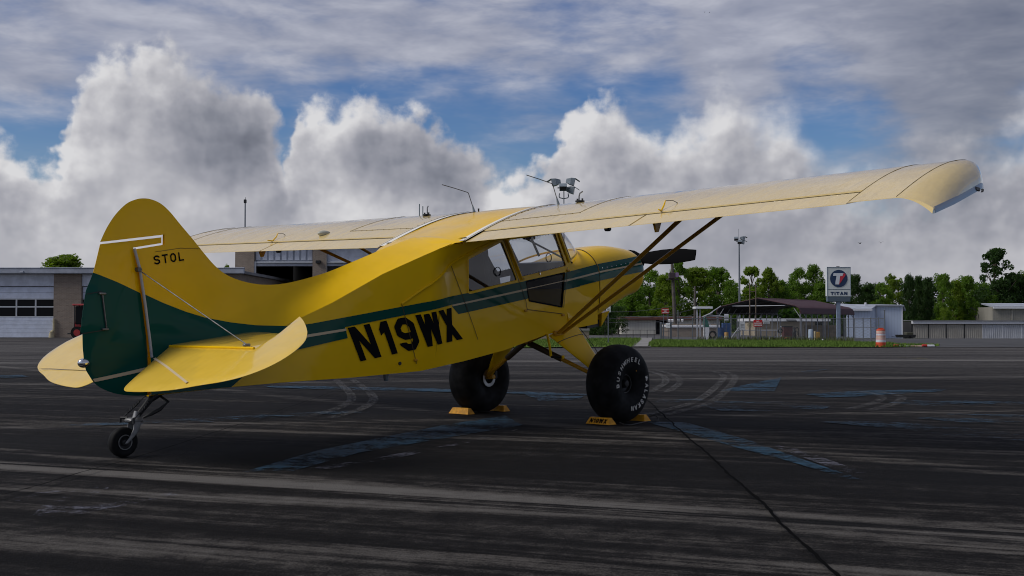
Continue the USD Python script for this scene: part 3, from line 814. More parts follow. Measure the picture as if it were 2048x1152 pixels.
# ---- tail planes: flat frame pitched with the body; elevators hang down
SP, ED = math.radians(7.4), math.radians(30)
HF, HU = -4.52, 0.812
def stab_map(p, t): return np.stack([HF + p[:, 0] * math.cos(SP) - t * math.sin(SP), p[:, 1], HU + p[:, 0] * math.sin(SP) + t * math.cos(SP)], 1)
def elev_map(p, t): return np.stack([HF - p[:, 0] * math.cos(ED) - t * math.sin(ED), p[:, 1], HU - p[:, 0] * math.sin(ED) + t * math.cos(ED)], 1)
stab_o = spline([(0.80, 0.0), (0.79, 0.25), (0.73, 0.50), (0.62, 0.78), (0.50, 1.0), (0.40, 1.11)], 4)
stab_pts = [tuple(q) for q in stab_o] + [(0.012, 1.148), (0.012, 0.0)]
el_o = spline([(0.147, 0.108), (0.305, 0.165), (0.47, 0.225), (0.558, 0.268), (0.600, 0.33), (0.606, 0.43), (0.588, 0.648), (0.549, 0.878), (0.474, 1.112), (0.415, 1.302), (0.334, 1.459), (0.209, 1.575), (0.054, 1.620), (-0.102, 1.590), (-0.215, 1.500), (-0.305, 1.391), (-0.40, 1.25), (-0.458, 1.143)], 4)
el_pts = [(0.0, 0.065)] + [tuple(q) for q in el_o] + [(-0.231, 1.181), (0.0, 1.157)]
stabs = {}
for s in (1, -1):
    m, _ = plate(stab_pts, 0.022, 0.007, 0.06, stab_map, 0.2)
    stabs[s] = part("stabilizer", m, TAIL_SHEEN, side=s, smooth=35)
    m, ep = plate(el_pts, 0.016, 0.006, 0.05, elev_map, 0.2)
    ev = part("elevator", m, TAIL_SHEEN, side=s, smooth=35)
    # ribs that show through the fabric and the tab seam
    def er(q, w, off):
        p, f = tri_poly(strip(q, w), 0.04)
        return trimesh.Trimesh(elev_map(p, np.full(len(p), off)), f, process=False)
    if s == 1:
        part("elevator_rib_tape", er([(0.19, 0.14), (0.292, 0.451), (0.476, 0.968)], 0.018, 0.0185), CREAM, ev, side=s, smooth=False)
    else:
        part("trim_tab_seam", er([(0.40, 0.15), (0.405, 1.26), (0.44, 1.30)], 0.006, 0.0185), SEAM, ev, side=s, smooth=False)
    part("elevator_hinge", tube((HF - 0.003, 0.075, HU + 0.006), (HF - 0.003, 1.15, HU + 0.006), 0.010), YELLOW, stabs[s], side=s)
    part("tail_brace_wire", tube((-4.766, 0.035, 1.392), (HF + 0.01, 1.035, HU + 0.035), 0.0042), DULLSTEEL, side=s)
    part("brace_fitting", cbx(0.05, 0.035, 0.02, (HF + 0.01, 1.042, HU + 0.028), 0.005), DULLSTEEL, side=s)
part("wire_fitting", tube((-4.766, -0.05, 1.395), (-4.766, 0.05, 1.395), 0.018), DULLSTEEL)

# ---- wings
AX = np.array([0, .0125, .025, .05, .1, .2, .3, .4, .5, .6, .7, .8, .9, .95, 1])
AU = np.array([.035, .0545, .065, .079, .096, .1136, .117, .114, .1052, .0915, .0735, .0522, .028, .0149, .0025])
AL = np.array([.035, .0193, .0147, .0093, .0042, .0003, 0, 0, 0, 0, 0, 0, 0, 0, 0])
CH = 1.56
def te(R): return -1.827 - 0.0235 * (R - 0.543), 1.735 + 0.0225 * (R - 0.543)
def wing_pt(x, up, R, extra=0.0):
    """x: fraction of chord from the leading edge"""
    F0, U0 = te(R)
    F = F0 + CH * (1 - x)
    base_ = U0 + (0.2 - 0.030 * (R - 0.543) / 4.13) * CH * (1 - x)          # a little washout towards the tip
    y = np.interp(x, AX, AU) if up else np.interp(x, AX, AL)
    return F, base_ + y * CH + extra
def wing_ring(R, x_cut=1.0, n=26, x_start=0.0):
    xs = x_start + (x_cut - x_start) * (0.5 - 0.5 * np.cos(np.linspace(0, np.pi, n)))
    if x_start == 0:
        xs = x_cut * (1 - np.cos(np.linspace(0, np.pi / 2, n)))
    up = [(*wing_pt(x, True, R), R) for x in xs[::-1]]
    lo = [(*wing_pt(x, False, R), R) for x in xs[1:] if True]
    return np.array([(f, r, u) for f, u, r in up + lo])
XC = 0.838
def ripple(ringpts, R):
    return ringpts
wings = {}
for s in (1, -1):
    Rs = np.linspace(0.556, 4.33, 40)
    w_ = part("wing", loft([wing_ring(R, XC) for R in Rs]), WING_SHEEN, side=s, smooth=40)
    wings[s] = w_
    part("wing_end_panel", loft([wing_ring(R) for R in np.linspace(4.334, 4.67, 6)]), WING_SHEEN, w_, side=s, smooth=40)
    for nm, r0, r1 in (("flap", 0.60, 2.446), ("aileron", 2.466, 4.318)):
        def cs(R):
            xs = np.linspace(XC + 0.016, 1.0, 8)
            up = [(wing_pt(x, True, R)[0], R, wing_pt(x, True, R)[1] - 0.009) for x in xs[::-1]]
            lo = [(wing_pt(x, False, R)[0], R, wing_pt(x, False, R)[1] - 0.009) for x in xs]
            nose_ = [(wing_pt(XC + 0.012, True, R)[0], R, 0.5 * (wing_pt(XC, True, R)[1] + wing_pt(XC, False, R)[1]))]
            return np.array(up + nose_ + lo)
        part(nm, loft([cs(R) for R in np.linspace(r0, r1, 14)]), WING_SHEEN, w_, side=s, smooth=40)
    # near-black filler behind the false spar: shade of the gap as colour
    part("cove_shade", loft([np.array([(wing_pt(XC - .01, False, R)[0], R, wing_pt(XC - .01, False, R)[1] + 0.01), (wing_pt(XC - .01, True, R)[0], R, wing_pt(XC - .01, True, R)[1] - 0.008), (wing_pt(XC + .03, True, R)[0], R, wing_pt(XC + .03, True, R)[1] - 0.020), (wing_pt(XC + .03, False, R)[0], R, wing_pt(XC + .03, False, R)[1] + 0.004)]) for R in (0.6, 2.5, 4.33)]), GAPSHADE, w_, side=s, smooth=False)
    # drooped tip
    aft, fwd = np.array([-1.965, 4.957, 1.726]), np.array([-0.80, 4.835, 2.014])
    def tip_edge(x):
        """edge of the tip at chord fraction x: (R, U)"""
        F, Uu = wing_pt(x, True, 4.67)
        f = (F - aft[0]) / (fwd[0] - aft[0])
        if f < 1:
            return aft[1] + (fwd[1] - aft[1]) * max(f, 0), aft[2] + (fwd[2] - aft[2]) * max(f, 0)
        k = min(1, (F - fwd[0]) / (-0.33 - fwd[0]))
        return 4.835 - 0.16 * k ** 1.2, 2.014 + 0.045 * k - 0.015 * k * k
    xs = np.concatenate([[0.0, 0.006, 0.02, 0.05], np.linspace(0.1, 1.0, 16)])
    def tip_rows(upper, low=None, nk=14):
        out = []
        for k in np.linspace(0, 1, nk):
            row = []
            for i, x in enumerate(xs):
                F, U1 = wing_pt(x, upper, 4.67)
                Re, Ue = tip_edge(x) if low is None else (low[i, 1], low[i, 2])
                b = np.clip((x - 0.55) / 0.45, 0, 1) ** 1.2          # towards the trailing edge the droop starts gently
                rr = (1 - b) * math.sin(k * np.pi / 2) + b * k
                dd = (1 - b) * (1 - math.cos(k * np.pi / 2)) + b * k ** 1.9
                row.append((F - 0.045 * k * k * max(0, (x - 0.75) / 0.25), 4.67 + (Re - 4.67) * rr, U1 + (Ue - U1) * dd))
            out.append(np.array(row))
        return out
    rows = tip_rows(True)
    tip = part("wing_tip", loft(rows, closed=False), WING_SHEEN, w_, side=s, smooth=60)
    edge_r = rows[-1]
    lowr = edge_r + np.array([0, 0.010, -0.050]) * np.linspace(0.9, 0.60, len(edge_r))[:, None]
    inner_r = lowr + np.array([0, -0.02, -0.002])
    part("wing_tip_edge", loft([edge_r + np.array([0, -0.004, 0.012]), edge_r + np.array([0, 0.003, 0]), lowr, inner_r], closed=False), TIPGREY, w_, side=s, smooth=50)
    part("edge_end_cap", (lambda v_: trimesh.Trimesh(v_, [(0, 1, 2), (0, 2, 3)], process=False))(np.array([edge_r[-1], lowr[-1], inner_r[-1], edge_r[-1] + np.array([0, -0.004, 0.012])]) + np.array([-0.0025, 0, 0])), TIPGREY, w_, side=s, smooth=False)
    low_rows = tip_rows(False, inner_r)
    part("wing_tip_back_edge", loft([np.array([r_[-1] for r_ in rows]) + np.array([-0.001, 0, 0]), np.array([r_[-1] for r_ in low_rows]) + np.array([-0.001, 0, 0])], closed=False), WING_SHEEN, w_, side=s, smooth=50)
    part("wing_tip_underside", loft(tip_rows(False, inner_r)[::-1], closed=False), WING_SHEEN, w_, side=s, smooth=50)
    part("position_lamp", cbx(0.085, 0.016, 0.030, (fwd[0] - 0.13, fwd[1] + 0.020, fwd[2] - 0.054), 0.006), BLACKM, w_, side=s)
    # skin seams, screws, ribs
    def on_top(x, R, off=0.002): f, u = wing_pt(x, True, R); return (f, R, u + off)
    for R in (4.332, 4.672):
        part("skin_seam", polytube([on_top(x, R, 0.0005) for x in np.linspace(0.12, 0.99, 24)], 0.0022, 6), SEAM, w_, side=s)
    scr = []
    line = [(0.69, R) for R in np.arange(0.62, 1.56, 0.085)] + [(x, 1.55) for x in np.arange(0.64, 0.13, -0.06)] + [(0.15, R) for R in np.arange(0.7, 1.5, 0.085)] + [(x, 0.62) for x in np.arange(0.64, 0.13, -0.06)]
    for x, R in line:
        b_ = trimesh.creation.icosphere(1, 0.0065); b_.vertices[:, 2] *= 0.5; b_.apply_translation(on_top(x, R, 0.001)); scr.append(b_)
    part("wing_screws", cat(scr), SEAM, w_, side=s, smooth=True, kind="stuff")
    part("tank_cover_seam", polytube([on_top(0.69, R, 0.0002) for R in np.linspace(0.6, 1.55, 12)] + [on_top(x, 1.55, 0.0002) for x in np.linspace(0.68, 0.15, 12)], 0.0026, 6), SEAM, w_, side=s)
    tapes = [polytube([on_top(x, R, -0.0030) for x in np.linspace(0.10, 0.82, 14)], 0.0034, 6) for R in np.arange(1.87, 4.3, 0.315)]
    for tp in tapes:
        part("rib_ridge", tp, WING_SHEEN, w_, side=s)
    # root fairing: light strip over the wing / cabin joint
    fr = [np.array([(f, r, u + 0.006) for f, r, u in (on_top(x, 0.543 + d, 0.0) for d in (-0.035, -0.012, 0.018, 0.05))]) for x in np.linspace(0.04, 1.0, 20)]
    part("root_fairing", loft(fr, closed=False), paint_look("fairing_paint", (0.80, 0.76, 0.66), rough=0.3) if s == 1 else LOOKS["fairing_paint"], w_, side=s, smooth=50)
    part("fairing_seam", polytube([on_top(x, 0.575, 0.006) for x in np.linspace(0.06, 1.0, 20)], 0.003, 6), SEAM, w_, side=s)
    # filler cap with vent
    f, u = wing_pt(0.29, True, 1.05)
    cap = trimesh.creation.cylinder(0.045, 0.014, sections=20); cap.apply_translation((f, 1.05, u + 0.008))
    cap2 = cat(cap, [bx(0.012, 0.012, 0.03, (f, 1.05 + d, u + 0.02)) for d in (-0.03, 0.03)])
    part("fuel_cap", cap2, BLACKM, w_, side=s)
    part("fuel_vent", polytube([(f, 1.04, u), (f, 1.04, u + 0.055), (f + 0.004, 1.045, u + 0.085), (f + 0.03, 1.06, u + 0.105)], 0.007), DULLSTEEL, w_, side=s)
    # whip antenna
    a0 = np.array([-0.475, 0.58, 2.158])
    part("antenna_base", tube(a0 + [0, 0, -0.004], a0 + [-0.035, 0, 0.085], 0.019, 0.006), TIPGREY, w_, side=s)
    part("antenna_whip", polytube([a0 + [-0.03, 0, 0.07], a0 + [-0.095, 0, 0.205], a0 + [-0.105, 0, 0.216], a0 + [-0.30, 0, 0.243], a0 + [-0.49, 0, 0.265]], 0.004), BLACKM, w_, side=s)
    # control horn and flap bracket at the split between flap and aileron
    hf, hu = wing_pt(0.775, True, 2.58)
    part("control_horn", polytube([(hf - 0.02, 2.58, hu + 0.055), (hf - 0.045, 2.58, hu + 0.01), (hf - 0.09, 2.585, hu - 0.035), (hf - 0.15, 2.60, hu - 0.03)], [0.004, 0.007, 0.008, 0.005]), YELLOW, w_, side=s)
    part("control_rod", polytube([(hf - 0.02, 2.58, hu + 0.052), (hf + 0.06, 2.60, hu + 0.058), (hf + 0.12, 2.62, hu + 0.035)], 0.003), BLACKM, w_, side=s)
    ff_, fu_ = wing_pt(0.93, False, 2.62)
    part("flap_bracket", loft([np.array([(ff_ + 0.10, r, fu_ + 0.02), (ff_ - 0.01, r, fu_ - 0.0), (ff_ + 0.025, r, fu_ - 0.085), (ff_ + 0.055, r, fu_ - 0.08)]) for r in (2.61, 2.63)]), STRUTY, w_, side=s, smooth=False)
    part("aileron_bracket", cbx(0.05, 0.05, 0.035, (wing_pt(0.97, False, 2.2)[0], 2.2, wing_pt(0.97, False, 2.2)[1] - 0.02), 0.01), BLACKM, w_, side=s)
    # struts
    foot = np.array([-0.24, 0.372, 0.885])
    for Fa, Ra in ((-1.2, 2.567), (-0.6, 2.702)):
        ua = 1.735 + 0.2 * (Fa + 1.827) + 0.0225 * (Ra - 0.543)
        part("wing_strut", flat_bar(foot + ((0.0, 0, 0) if Fa < -1 else (0.06, 0.012, 0.004)), (Fa, Ra, ua + 0.01), 0.062, 0.030, (1, 0, 0)), STRUTY, side=s)
    part("strut_fitting", cbx(0.16, 0.05, 0.06, foot + (0.01, 0.0, 0.0), 0.015), STRUTY, side=s)
part("wing_lamp_bump", (lambda b_: (b_.vertices.__imul__(np.array([0.085, 0.05, 0.035])), b_.apply_translation((-1.44, -1.90, 1.955)), b_)[-1])(trimesh.creation.icosphere(3, 1.0)), simple("bump_grey", (0.36, 0.36, 0.30), 0.45), wings[-1], smooth=True)
for dx, hh in ((0.0, 0.13), (0.05, 0.11)):
    part("rod_antenna", tube((-0.60 + dx, -1.30, 2.17), (-0.60 + dx, -1.30, 2.17 + hh), 0.006), TIPGREY, wings[-1])
part("rod_antenna", tube((-0.50, -0.50, 2.155), (-0.50, -0.50, 2.205), 0.006, 0.009), BLACKM, wings[-1])
# roof between the wing roots, then the deck behind it
roof = []
for x in np.linspace(0.0, 1.0, 26):
    f, u = wing_pt(x, True, 0.543)
    roof.append(np.array([(f, w * 0.552, u - 0.006 + 0.012 * (1 - w * w) + 0.055 * (1 - w * w) * max(0, (x - 0.7) / 0.3)) for w in np.linspace(-1, 1, 13)]))
for f in (-1.88,):
    roof.append(np.array([(f, w * np.interp(f, [-1.905, -1.827], [0.488, 0.552]), np.interp(f, [-1.905, -1.827], [1.716, 1.733]) + np.interp(f, [-1.905, -1.827], [0.082, 0.067]) * (1 - w * w)) for w in np.linspace(-1, 1, 13)]))
roof.append(np.array([(-1.97, w * 0.45, 1.665 + 0.085 * (1 - w * w)) for w in np.linspace(-1, 1, 13)]))
part("cabin_roof", loft(roof, closed=False), YELLOW, smooth=50)
rooflo = [np.array([(wing_pt(x, False, 0.543)[0], w * 0.54, wing_pt(x, False, 0.543)[1] + 0.03) for w in (-1, 1)]) for x in np.linspace(0.03, 0.97, 10)]
part("cabin_ceiling", loft(rooflo, closed=False), DARK, smooth=False)
part("roof_leading_edge", loft([np.array([(wing_pt(x, up, 0.543)[0], w, wing_pt(x, up, 0.543)[1]) for x, up in ((0.05, True), (0.02, True), (0.0, True), (0.02, False), (0.06, False))]) for w in (-0.556, 0.556)], closed=False), YELLOW, smooth=50)

# ---- landing gear
for s in (1, -1):
    # faired leg: lens sections from the fuselage to the axle
    legs = []
    for t in np.linspace(0, 1, 7):
        r_ = np.array([-0.348, 0.34, 0.862]) * (1 - t) + np.array([-0.045, 0.80, 0.43]) * t
        f_ = np.array([0.125, 0.34, 0.955]) * (1 - t) + np.array([0.055, 0.80, 0.45]) * t
        c_ = (r_ + f_) / 2; a_ = (f_ - r_) / 2
        nrm_ = np.cross(a_, [0.0, 0.46, -0.46]); nrm_ /= np.linalg.norm(nrm_)
        th_ = 0.030
        legs.append(np.array([c_ + a_ * math.cos(q) + nrm_ * th_ * math.sin(q) * (1 if abs(math.cos(q)) < 0.99 else 1) for q in np.linspace(0, 2 * np.pi, 20, endpoint=False)]))
    lg = part("gear_leg", loft(legs), YELLOW, side=s, smooth=50)
    part("leg_seam", polytube(np.vstack([legs[1] * 1.0, legs[1][:1]]), 0.004, 6), BLACKM, lg, side=s)
    a0, a1 = np.array([-0.30, 0.03, 0.785]), np.array([-0.02, 0.83, 0.405])
    mid = a0 + (a1 - a0) * 0.40
    part("shock_strut", cat(tube(mid, a1, 0.021)), STRUTY, side=s)
    part("shock_sleeve", tube(a0, mid + (a1 - a0) * 0.03, 0.031), simple("shock_boot_brown", (0.05, 0.028, 0.008), 0.6) if s == 1 else LOOKS["shock_boot_brown"], side=s)
    part("axle", tube((0.0, 0.74, 0.40), (0.0, 1.02, 0.389), 0.026), STRUTY, side=s)
    part("cabane_tube", tube((-0.30, 0.0, 0.785), (-0.36, 0.33, 0.885), 0.014), STRUTY, side=s)
    part("brake_disc", (lambda d_: (d_.apply_transform(trimesh.transformations.rotation_matrix(np.pi / 2, [1, 0, 0])), d_.apply_translation((0, 0.815, 0.389)), d_)[-1])(trimesh.creation.annulus(0.065, 0.10, 0.012, sections=40)), STEEL, side=s)
    part("brake_caliper", cbx(0.05, 0.06, 0.09, (0.075, 0.80, 0.42), 0.01), BLACKM, side=s)
    part("brake_line", polytube([(0.06, 0.79, 0.45), (0.10, 0.72, 0.55), (0.13, 0.55, 0.75), (0.12, 0.38, 0.93)], 0.004), BLACKM, side=s)
    # balloon tyre
    prof = spline([(0.085, 0.085), (0.10, 0.118), (0.14, 0.142), (0.20, 0.168), (0.265, 0.176), (0.325, 0.155), (0.366, 0.112), (0.386, 0.055), (0.390, 0.0)], 4)
    full = np.vstack([prof, np.stack([prof[-2::-1, 0], -prof[-2::-1, 1]], 1)])
    N = 72
    def tyre_ring(a):
        ring_ = np.stack([full[:, 0] * math.cos(a), full[:, 1] + 0.955, 0.389 + full[:, 0] * math.sin(a)], 1)
        # slightly flattened where it bears on the ground
        z = ring_[:, 2]
        sq = np.clip(0.012 - z, 0, 1)
        ring_[:, 2] = z + sq
        ring_[:, 1] += np.sign(full[:, 1]) * sq * 0.6
        return ring_
    rings = [tyre_ring(a) for a in np.linspace(0, 2 * np.pi, N, endpoint=False)]
    V = np.vstack(rings); n = len(full); F_ = []
    for i in range(N):
        for k in range(n - 1):
            a, b = i * n + k, ((i + 1) % N) * n + k
            F_ += [(a, a + 1, b + 1), (a, b + 1, b)]
    wh = part("main_wheel", trimesh.Trimesh(V, F_, process=False), RUBBER, side=s, smooth=True)
    rim = []
    for sg_ in (1, -1):
        rr = [(0.088, 0.086), (0.080, 0.095), (0.074, 0.070), (0.045, 0.062), (0.040, 0.10), (0.030, 0.112), (0.0, 0.114)]
        secs_r = [np.array([(r * math.cos(a), 0.955 + sg_ * y, 0.389 + r * math.sin(a)) for a in np.linspace(0, 2 * np.pi, 32, endpoint=False)]) for r, y in rr]
        m = loft(secs_r, caps=False)
        if sg_ == -1: m.faces = m.faces[:, ::-1]
        rim.append(m)
    part("rim", cat(rim), BLACKM, wh, side=s, smooth=40)
    for sg_ in (1,):
        an = trimesh.creation.annulus(0.086, 0.094, 0.008, sections=48)
        an.apply_transform(trimesh.transformations.rotation_matrix(np.pi / 2, [1, 0, 0])); an.apply_translation((0, 0.955 + 0.094, 0.389))
        part("rim_edge", an, DULLSTEEL, wh, side=s)
    # raised lettering round the outer sidewall
    def side_y(r): return np.interp(r, prof[:, 0], prof[:, 1])
    def letter_arc(text, a_start, a_step, r0, height, bold=True):
        out = []
        for i, chx in enumerate(text):
            if chx == " ":
                continue
            t_ = meshkit.text_mesh(chx, height, 0.003, bold)
            v_ = t_.vertices.copy()
            v_[:, 0] -= v_[:, 0].min() / 2 + v_[:, 0].max() / 2
            v_[:, 0] *= 1.08
            a = a_start - i * a_step
            rr_ = r0 + v_[:, 1]
            ang = a - v_[:, 0] / (r0 + height / 2)
            # seen from outside (looking inboard) forward is to the right
            pts = np.stack([rr_ * np.cos(ang), 0.955 + side_y(rr_) + v_[:, 2] + 0.0015, 0.389 + rr_ * np.sin(ang)], 1)
            out.append(trimesh.Trimesh(pts, t_.faces, process=False))
        return out
    for nm, st_, step in (("BUSHWHEEL", 183, 15.2), ("ALASKAN", -6, 14.2)):
        for mm_ in letter_arc(nm, math.radians(st_), math.radians(step), 0.222, 0.043):
            part("tyre_letter", mm_, LETTER, wh, side=1, smooth=False) if s == 1 else None
    if s == 1:
        for mm_ in letter_arc(".", math.radians(6.5), 0.1, 0.235, 0.05):
            part("tyre_letter", mm_, LETTER, wh, side=1, smooth=False)
        # small running-figure emblem, kept as a plain ragged blot
        pts_ = np.array([(0.0, 0.0), (0.016, 0.008), (0.03, 0.0), (0.024, 0.018), (0.034, 0.03), (0.018, 0.03), (0.012, 0.046), (0.004, 0.03), (-0.012, 0.034), (-0.004, 0.018), (-0.014, 0.004)])
        p_, f_ = tri_poly(sg.Polygon(pts_), 0.01)
        a_ = math.radians(14.5); rr_ = 0.225 + p_[:, 1]; ang = a_ - p_[:, 0] / 0.24
        part("tyre_emblem", trimesh.Trimesh(np.stack([rr_ * np.cos(ang), 0.955 + side_y(rr_) + 0.004, 0.389 + rr_ * np.sin(ang)], 1), f_, process=False), LETTER, wh, smooth=False)
        sb = trimesh.creation.icosphere(1, 0.006); sb.apply_translation((0.10, 0.955 + side_y(0.16) - 0.001, 0.389 + 0.125)); part("valve", sb, CHOCKY, wh)
    # boarding step
    if s == 1:
        part("boarding_step", polytube([(-0.415, 0.375, 0.885), (-0.385, 0.38, 0.77), (-0.362, 0.38, 0.662), (-0.355, 0.38, 0.652)], 0.014), YELLOW)
        part("step_peg", tube((-0.36, 0.385, 0.651), (-0.345, 0.52, 0.651), 0.013), BLACKM)
        v = tube((-0.345, 0.52, 0.651), (-0.344, 0.532, 0.651), 0.018); part("step_cap", v, YELLOW)
# tail wheel
tw_c = np.array([-4.862, 0.0, 0.112])
tp = spline([(0.052, 0.028), (0.065, 0.036), (0.09, 0.038), (0.107, 0.026), (0.112, 0.0)], 4)
tfull = np.vstack([tp, np.stack([tp[-2::-1, 0], -tp[-2::-1, 1]], 1)])
V, F_, n, N = [], [], len(tfull), 48
for a in np.linspace(0, 2 * np.pi, N, endpoint=False):
    V.append(np.stack([tw_c[0] + tfull[:, 0] * math.cos(a), tfull[:, 1], tw_c[2] + tfull[:, 0] * math.sin(a)], 1))
for i in range(N):
    for k in range(n - 1):
        a, b = i * n + k, ((i + 1) % N) * n + k
        F_ += [(a, a + 1, b + 1), (a, b + 1, b)]
twheel = part("tail_wheel", trimesh.Trimesh(np.vstack(V), F_, process=False), RUBBER, smooth=True)
for sg_ in (1, -1):
    an = trimesh.creation.annulus(0.050, 0.056, 0.006, sections=40); an.apply_transform(trimesh.transformations.rotation_matrix(np.pi / 2, [1, 0, 0])); an.apply_translation(tw_c + [0, sg_ * 0.033, 0])
    part("rim_edge", an, DULLSTEEL, twheel)
    dd = loft([np.array([(tw_c[0] + r * math.cos(a), sg_ * y, tw_c[2] + r * math.sin(a)) for a in np.linspace(0, 2 * np.pi, 28, endpoint=False)]) for r, y in ((0.052, 0.030), (0.03, 0.018), (0.02, 0.034), (0.0, 0.036))], caps=False)
    part("rim", dd, BLACKM, twheel)
    part("fork_arm", loft([np.array([c_ + np.array([math.cos(q) * w_, sg_ * (0.006 * math.sin(q)), math.sin(q) * 0.0]) + np.array([0, sg_ * o_, 0]) for q in np.linspace(0, 2 * np.pi, 12, endpoint=False)]) for c_, w_, o_ in ((np.array([-4.765, 0, 0.262]), 0.030, 0.040), (np.array([-4.78, 0, 0.20]), 0.028, 0.046), (np.array([-4.815, 0, 0.15]), 0.020, 0.047), (np.array([-4.858, 0, 0.105]), 0.014, 0.047))]), DULLSTEEL, twheel, smooth=50)
part("tail_fork_head", cat(cbx(0.11, 0.10, 0.035, (-4.775, 0, 0.268), 0.012), tube((-4.765, 0, 0.265), (-4.745, 0, 0.33), 0.026)), DULLSTEEL, twheel)
part("tail_spring", polytube([(-4.745, 0, 0.30), (-4.69, 0, 0.36), (-4.62, 0, 0.44), (-4.50, 0, 0.485)], [0.020, 0.022, 0.026, 0.026]), BLACKM, twheel)
for s in (1, -1):
    part("steering_arm", polytube([(-4.80, s * 0.05, 0.285), (-4.83, s * 0.09, 0.285), (-4.83, s * 0.095, 0.25)], 0.010), BLACKM, twheel)
    sp = [(-4.82 + t * 0.17, s * 0.085 - s * 0.02 * t, 0.285 + 0.15 * t) for t in np.linspace(0, 1, 30)]
    coil = [np.array(q) + 0.010 * np.array([0, math.cos(i * 2.1), math.sin(i * 2.1)]) for i, q in enumerate(sp)]
    part("steering_spring", polytube(sp[:8], 0.004), BLACKM, twheel)
    part("steering_spring", polytube(coil[7:24], 0.006, 5), BLACKM, twheel)
    part("steering_spring", polytube(sp[23:] + [(-4.60, s * 0.05, 0.46)], 0.004), BLACKM, twheel)
part("steering_bar", polytube([(-4.56, -0.10, 0.40), (-4.56, 0, 0.44), (-4.56, 0.12, 0.40)], 0.010), BLACKM, twheel)
part("steering_spring", polytube([(-4.56, 0.115, 0.40), (-4.62, 0.10, 0.345), (-4.68, 0.085, 0.315), (-4.74, 0.06, 0.285)], [0.006, 0.016, 0.016, 0.005]), BLACKM, twheel)

# ------------------------------------------------------------------ ground
def sstep(x, a, b):
    t = np.clip((np.asarray(x, float) - a) / (b - a), 0, 1)
    return t * t * (3 - 2 * t)


def T(x, y):
    """height of the airfield: level near the aircraft, falling gently away, more so to the right"""
    x, y = np.asarray(x, float), np.asarray(y, float)
    yy = np.maximum(y, 1.0)
    a = x / yy
    d = np.minimum(yy, 215.0)
    return -0.32 * sstep(d, 22, 60) - 2.08 * np.clip((d - 62) / 153, 0, 1) ** 1.73 * sstep(a, 0.22, 0.31)


def PX(px, d): return (px - 1024) * d / FPX
def PZ(py, d): return 1.0 + (HORIZON_PX - py) * d / FPX


def GP(px, py):
    """ground point seen at a place in the photograph"""
    lo, hi = 2.0, 900.0
    for _ in range(50):
        d = (lo + hi) / 2
        if PZ(py, d) > T(PX(px, d), d):
            lo = d
        else:
            hi = d
    return np.array([PX(px, lo), lo])


def drape(poly, h, off):
    p, f = tri_poly(poly, h)
    return trimesh.Trimesh(np.column_stack([p, T(p[:, 0], p[:, 1]) + off]), f, process=False)


